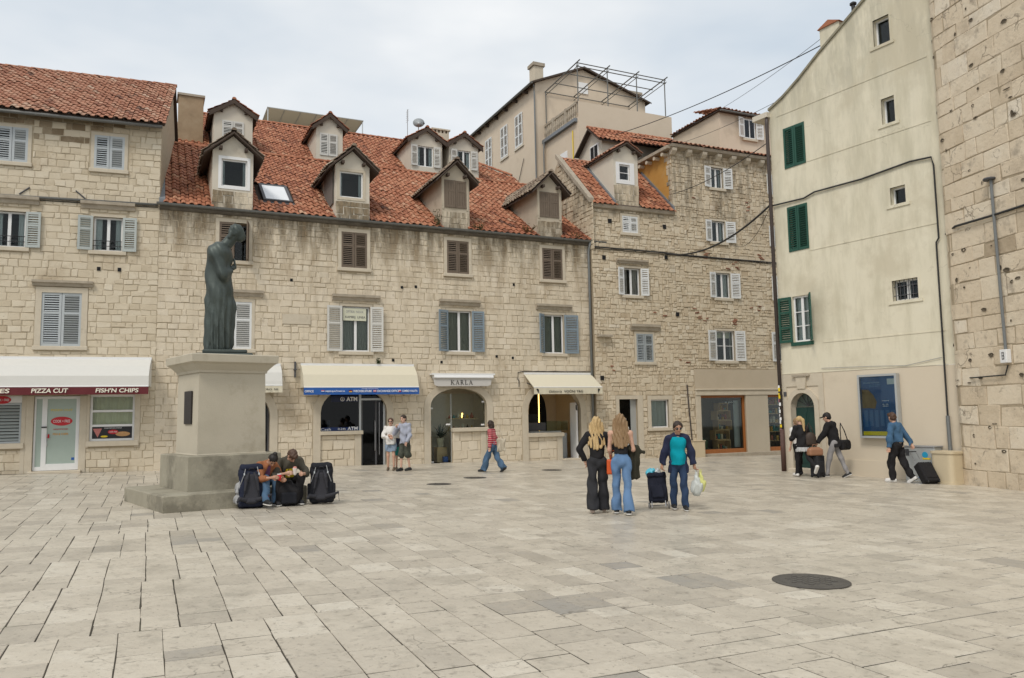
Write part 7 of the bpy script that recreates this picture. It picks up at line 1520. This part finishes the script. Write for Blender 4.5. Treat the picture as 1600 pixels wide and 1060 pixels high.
def suitcase(lb, x, y, rz, tilt, H_, w, d, handle, m, extra=None):
    t = thing('suitcase', lb, 'suitcase', (x, y, gz(x, y)), R(rz)); t.rotation_euler = (R(tilt), 0, R(rz))
    soft('shell', [('b', (0, 0, .04 + H_ / 2), (w / 2, d / 2, H_ / 2), .035)], m, t, .012, .01, (), lambda P: .004 * np.sin(90 * P[:, 0])); soft('front_pocket', [('b', (0, -d / 2, .05 + H_ * .42), (w * .4, .02, H_ * .3), .015)], m, t, .012)
    for s in (-1, 1):
        w_ = MB().lathe([(.032, -.012), (.036, 0), (.032, .012)], 14).build('wheel', m_black, t, True); w_.location = (s * w * .4, d * .38, .034); w_.rotation_euler = (0, R(90), 0)
        w_ = MB().lathe([(.032, -.012), (.036, 0), (.032, .012)], 14).build('wheel', m_black, t, True); w_.location = (s * w * .4, -d * .38, .034); w_.rotation_euler = (0, R(90), 0)
        MB().tube([(s * .09, d / 2 - .03, H_), (s * .09, d / 2 - .03, H_ + handle)], .008, 6).build('handle_tube', m_steel, t)
    MB().tube([(-.1, d / 2 - .03, H_ + handle), (.1, d / 2 - .03, H_ + handle)], .014, 8).build('handle', m_black, t); return t
hh = wp(p10, J['wrL'] + J['fL'] * .08)
suitcase('black upright suitcase pushed by the capped man', hh.x - .02, hh.y - .08, 40, 0, .58, .40, .25, max(.2, hh.z - gz(hh.x, hh.y) - .58), K_charcoal)
bb = thing('travel_bag', 'tan leather bag resting on top of the upright suitcase', 'bag', (hh.x - .12, hh.y - .2, gz(hh.x, hh.y) + .625), R(12)); mtan = flat('tan_leather', (.30, .15, .085), .55, .15)
soft('bag_body', [('b', (0, 0, .1), (.22, .1, .1), .05), ('b', (0, 0, .19), (.15, .05, .05), .03)], mtan, bb, .013, .06); MB().tube([(-.08, 0, .22), (-.05, 0, .31), (.05, 0, .31), (.08, 0, .22)], .01, 6).build('handle', mtan, bb, True)
J = pose(1.84, 6, tL=20, tR=-10, kL=26, kR=22, aL=(-.35, .0, -1), fL=(-.06, .1, -1), aR=(.42, -.5, -1), fR=(.12, -.5, -1), nod=6, turn=-25, sw=.185)
p11 = person('man in a cropped denim jacket and black trousers pulling a suitcase', 10.18, 20.82, -38, J, SKIN[0], curl=.9); shirt(p11, J, cloth('beige_tee', (.4, .32, .25), .1), 'beige_tee', 'none', .012, hem=-.06); shirt(p11, J, K_denimj, 'denim_jacket', 'long', .033, hem=.05, fold=.008, flare=.02); trousers(p11, J, K_navy if False else K_black, 'loose', fold=.009); shoes(p11, J, K_white, K_sole, 1.12); hair(p11, J, H_brown, 'curly')
hr = wp(p11, J['wrR'] + J['fR'] * .1); sx_, sy_ = 10.72, 20.22; dz = hr.z - gz(sx_, sy_); dx = math.hypot(hr.x - sx_, hr.y - sy_)
az = math.degrees(math.atan2(hr.x - sx_, -(hr.y - sy_)))
sc2 = suitcase('black suitcase tilted behind the denim jacket man', sx_, sy_, math.degrees(math.atan2(-(hr.x - sx_), hr.y - sy_)), -math.degrees(math.atan2(dx, dz)), .56, .40, .24, max(.25, math.hypot(dx, dz) - .62), K_black)
# ---- seated couple on the plinth
def seated(fx, lean, nod, aL, fL, aR, fR, seat, kneeL, kneeR, aL_, aR_, sw=.165, s=1.0, turn=0):
    J = dict(s=s); J['M'] = M = rotm('X', -lean); J['T'] = M; J['pel'] = v3(0, 0, seat + .10); P = lambda x, y, z: J['pel'] + M @ v3(x, y, z) * s
    J['waist'] = P(0, 0, .16); J['chest'] = P(0, 0, .34); J['neck'] = P(0, -.01, .5)
    for nm, sg, a, f, kn, an in (('L', -1, aL, fL, kneeL, aL_), ('R', 1, aR, fR, kneeR, aR_)):
        J['sh' + nm] = P(sg * sw, -.01, .445); a = unit(a); f = unit(f); J['el' + nm] = J['sh' + nm] + a * .285 * s; J['wr' + nm] = J['el' + nm] + f * .245 * s; J['f' + nm] = f
        J['hip' + nm] = J['pel'] + v3(sg * .085, .02, -.02) * s; J['kn' + nm] = np.array(kn, float); J['an' + nm] = np.array(an, float); J['toe' + nm] = J['an' + nm] + v3(sg * .03, .15, -.05) * s; J['heel' + nm] = J['an' + nm] + v3(0, -.03, -.045) * s
    J['Hm'] = Hm = M @ rotm('Z', turn) @ rotm('X', -nod); J['head'] = J['neck'] + M @ v3(0, .02, .045) * s + Hm @ v3(0, .015, .115) * s; return J
FC = Vector((-6.1 + .0, 16.12)); uu = Vector((.772, .636)); vv = Vector((-.636, .772)); fcx = FC - (uu + vv) * 1.38
g0 = .115
def onedge(t, inn): return fcx + uu * t + vv * inn
q = onedge(1.78, .16); J = seated(0, 38, 28, (-.15, .55, -.9), (.45, .85, -.1), (.2, .5, -.9), (-.3, .95, .1), .335, (-.15, .36, .52), (.12, .38, .55), (-.1, .34, .09), (.25, .62, .15), turn=-10)
p12 = person('person with a dark bun in an orange brown jacket sitting on the plinth', q.x, q.y, 128, J, SKIN[1], z=g0, curl=.8); shirt(p12, J, K_purple, 'purple_top', 'none', .006, hem=.0); shirt(p12, J, K_tan, 'orange_brown_jacket', 'long', .026, hem=-.02, sub=[('c', J['neck'] + J['M'] @ v3(0, .16, -.0), J['pel'] + J['M'] @ v3(0, .2, .05), .08, .1)]); trousers(p12, J, K_jeanmid, 'straight', 'jeans', fold=.006, top=.06, cutn=(0, -.35, 1)); hair(p12, J, H_black, 'bun'); shoes(p12, J, K_shoe, K_sole)
soft('pink_sock', [('c', J['anR'] + (J['knR'] - J['anR']) * .14, J['anR'], .05, .045)], flat('pink_sock', (.5, .05, .2), .8), p12, .01)
q2 = onedge(2.34, .16); J2 = seated(0, 32, 34, (-.35, .5, -.9), (.55, .85, .05), (.35, .5, -.9), (-.55, .8, .15), .335, (-.18, .4, .53), (.22, .4, .53), (-.15, .36, .09), (.25, .38, .09), sw=.19, s=1.05, turn=8)
p13 = person('dark haired person in an olive tee with yellow letters sitting on the plinth', q2.x, q2.y, 150, J2, SKIN[0], z=g0, curl=.8); sh_ = shirt(p13, J2, K_khaki, 'olive_tee', 'half', .03, hem=-.04, fold=.006); trousers(p13, J2, K_black, 'loose', fold=.007, top=.06, cutn=(0, -.35, 1)); hair(p13, J2, H_brown, 'curly'); shoes(p13, J2, K_charcoal, K_sole)
Mx = Matrix(J2['M'].tolist()).to_4x4()
for w_, zz, ww in (('AWE', .37, .2), ('SUB', .25, .17)):
    t_ = text('shirt_lettering', w_, ww, .075, m_yellow, p13, (0, 0, 0), bold=.03); pt = Vector((J2['pel'] + J2['M'] @ v3(0, .158 if zz > .3 else .17, zz)).tolist()); t_.matrix_local = Matrix.Translation(pt) @ Mx @ Matrix.Rotation(math.pi, 4, 'Z') @ Matrix.Rotation(math.pi / 2, 4, 'X')
m_paper = flat('napkin_paper', (.62, .56, .52), .8); pr_ = wp(p13, (J2['wrL'] + J2['wrR']) / 2 + v3(0, .07, .03))
sn_ = thing('snack_cup', 'paper wrapped snack held by the person in the olive tee', 'food', pr_, 0); soft('wrapper', [('c', (0, 0, -.03), (0, 0, .08), .03, .045)], m_paper, sn_, .008, 0, [((0, 0, .08), (0, 0, 1))]); soft('filling', [('e', (0, 0, .08), (.04, .04, .035))], flat('pink_filling', (.5, .22, .18), .6, .3), sn_, .008)
pr_ = wp(p12, (J['wrL'] + J['wrR']) / 2 + v3(0, .07, .02)); sn_ = thing('drink_cup', 'small red and white cup held by the person with the bun', 'cup', pr_, 0); MB().lathe([(.032, -.05), (.042, .06)], 14).build('cup', m_red, sn_, True); MB().lathe([(.044, .06), (.044, .07)], 14).build('lid', m_white, sn_)
# ---- backpacks
def backpack(lb, x, y, rz, tilt, sc, m, m2, belt=True, fat=1.0):
    b = thing('backpack', lb, 'backpack', (x, y, gz(x, y) + .01), R(rz)); b.rotation_euler = (R(tilt), 0, R(rz))
    soft('main_bag', [('b', (0, 0, .36 * sc), (.17 * sc * fat, .13 * sc, .33 * sc), .08 * sc), ('b', (0, .01, .66 * sc), (.165 * sc * fat, .13 * sc, .09 * sc), .06 * sc), ('b', (0, .02, .13 * sc), (.18 * sc * fat, .14 * sc, .12 * sc), .07 * sc)], m, b, .014, .04, (), folds(.009, 16, 15, sc))
    soft('lid_pocket', [('b', (0, -.02, .74 * sc), (.16 * sc * fat, .14 * sc, .06 * sc), .05 * sc)], m, b, .014, .02, (), folds(.006, 20, 20))
    soft('back_panel', [('b', (0, -.14 * sc, .34 * sc), (.10 * sc * fat, .025, .26 * sc), .02), ('c', (-.05, -.15 * sc, .1 * sc), (.05, -.15 * sc, .1 * sc), .05, .05)], m2, b, .012, .02)
    for s in (-1, 1):
        soft('shoulder_strap', [('c', (s * .05 * sc, -.14 * sc, .62 * sc), (s * .09 * sc, -.21 * sc, .5 * sc), .024, .03), ('c', (s * .09 * sc, -.21 * sc, .5 * sc), (s * .12 * sc, -.2 * sc, .3 * sc), .03, .02), ('c', (s * .12 * sc, -.2 * sc, .3 * sc), (s * .15 * sc, -.13 * sc, .12 * sc), .012, .01)], m2, b, .011, .02)
        soft('side_pocket', [('b', (s * .18 * sc * fat, .02, .24 * sc), (.04, .09 * sc, .16 * sc), .03)], m, b, .014)
        if belt: soft('hip_belt', [('c', (s * .1 * sc, -.15 * sc, .13 * sc), (s * .21 * sc, -.19 * sc, .15 * sc), .042, .036), ('c', (s * .21 * sc, -.19 * sc, .15 * sc), (s * (.34 if s > 0 else .25) * sc, -.22 * sc, (.2 if s > 0 else .1) * sc), .036, .02), ('c', (s * (.34 if s > 0 else .25) * sc, -.22 * sc, (.2 if s > 0 else .1) * sc), (s * (.36 if s > 0 else .25) * sc, -.24 * sc, .03 * sc), .008, .008)], m2, b, .011, .015)
        MB().tube([(s * .1 * sc, -.15 * sc, .74 * sc), (s * .13 * sc, -.17 * sc, .6 * sc), (s * .15 * sc * fat, -.12 * sc, .42 * sc)], .008, 5).build('compression_strap', m_grey, b)
        MB().box(s * .13 * sc - .012, -.18 * sc, .58 * sc, s * .13 * sc + .012, -.165 * sc, .62 * sc).build('buckle', m_ltgrey, b)
    MB().tube([(-.05, -.13 * sc, .68 * sc), (-.03, -.17 * sc, .71 * sc), (.03, -.17 * sc, .71 * sc), (.05, -.13 * sc, .68 * sc)], .01, 6).build('grab_handle', m2, b); return b
K_pack = cloth('pack_nylon', (.020, .021, .026)); K_pack2 = cloth('pack_grey_mesh', (.036, .036, .042)); K_packn = cloth('pack_navy_nylon', (.018, .022, .04))
b1 = backpack('big grey black hiking backpack leaning against the plinth in front of the orange brown jacket', -5.0, 14.95, 22, -12, 1.02, K_packn, K_pack2, fat=1.3)
soft('hanging_clothes', [('e', (-.22, .0, .36), (.07, .1, .12)), ('e', (-.25, -.03, .16), (.06, .08, .1)), ('c', (-.2, -.05, .5), (-.26, -.1, .3), .03, .03)], m_grey, b1, .012, .03, (), folds(.012, 30, 30))
backpack('black hiking backpack standing alone right of the seated pair', -3.86, 15.72, 10, -8, 1.0, K_pack, K_pack2, fat=1.3)
b3 = thing('rucksack', 'rounded black rucksack on the ground between the two hiking backpacks', 'backpack', (-4.43, 15.42, gz(-4.43, 15.42)), R(20)); soft('main_bag', [('b', (0, 0, .2), (.24, .16, .2), .14), ('e', (-.04, 0, .36), (.16, .12, .1))], K_black, b3, .014, .05, (), folds(.01, 15, 14)); soft('front_pocket', [('b', (0, -.15, .16), (.15, .04, .11), .035)], K_pack, b3, .013); MB().tube([(-.05, -.05, .42), (-.02, -.05, .48), (.05, -.05, .48), (.08, -.05, .42)], .01, 6).build('grab_handle', K_pack2, b3)
# ---- weeds growing from gutters and ledges
def weed(lb, loc, n, sp, hgt, seed, c):
    rg = random.Random(seed); w = thing('weed', lb, 'plant', loc, R(25)); mb = MB(); ms = MB()
    for i in range(n):
        a = rg.uniform(0, 6.28); L_ = rg.uniform(.4, 1) * hgt; d = Vector((math.cos(a) * sp, math.sin(a) * sp * .6, 1)).normalized(); ms.tube([(0, 0, 0), d * L_ * .5, d * L_], .004, 4)
        for k in range(7):
            p = d * L_ * rg.uniform(.25, 1.05) + Vector((rg.uniform(-.05, .05), rg.uniform(-.05, .05), rg.uniform(-.04, .04))); e_ = Vector((rg.uniform(-1, 1), rg.uniform(-1, 1), rg.uniform(-.4, .8))).normalized(); f = e_.cross(Vector((0, .3, 1))).normalized() * .022; mb.add([p, p + e_ * .04 + f, p + e_ * .085, p + e_ * .04 - f], [(0, 1, 2, 3)])
    mb.build('foliage', flat('weed_leaf_%d' % seed, c, .7, .4, scale=30), w); ms.build('stem', flat('weed_stem', (.1, .09, .04), .8), w)
weed('green weed sprouting left of the third dormer base', WM @ Vector((9.75, -.16, 8.98)), 16, .35, .75, 1, (.075, .10, .04))
weed('low weeds in the gutter right of the third dormer', WM @ Vector((11.45, -.16, 8.98)), 16, .9, .4, 2, (.085, .105, .045))
weed('dry grass tuft on the tiles left of the fourth dormer', WM @ Vector((13.75, .05, 9.06)), 20, .9, .5, 3, (.17, .12, .05))
weed('dry weeds in the gutter end right of the fourth dormer', WM @ Vector((15.9, -.12, 8.98)), 14, 1.0, .35, 4, (.16, .12, .06))
weed('small green weed on the wall above the blue banner awning', WM @ Vector((7.45, -.05, 3.7)), 12, .5, .22, 5, (.05, .08, .03))
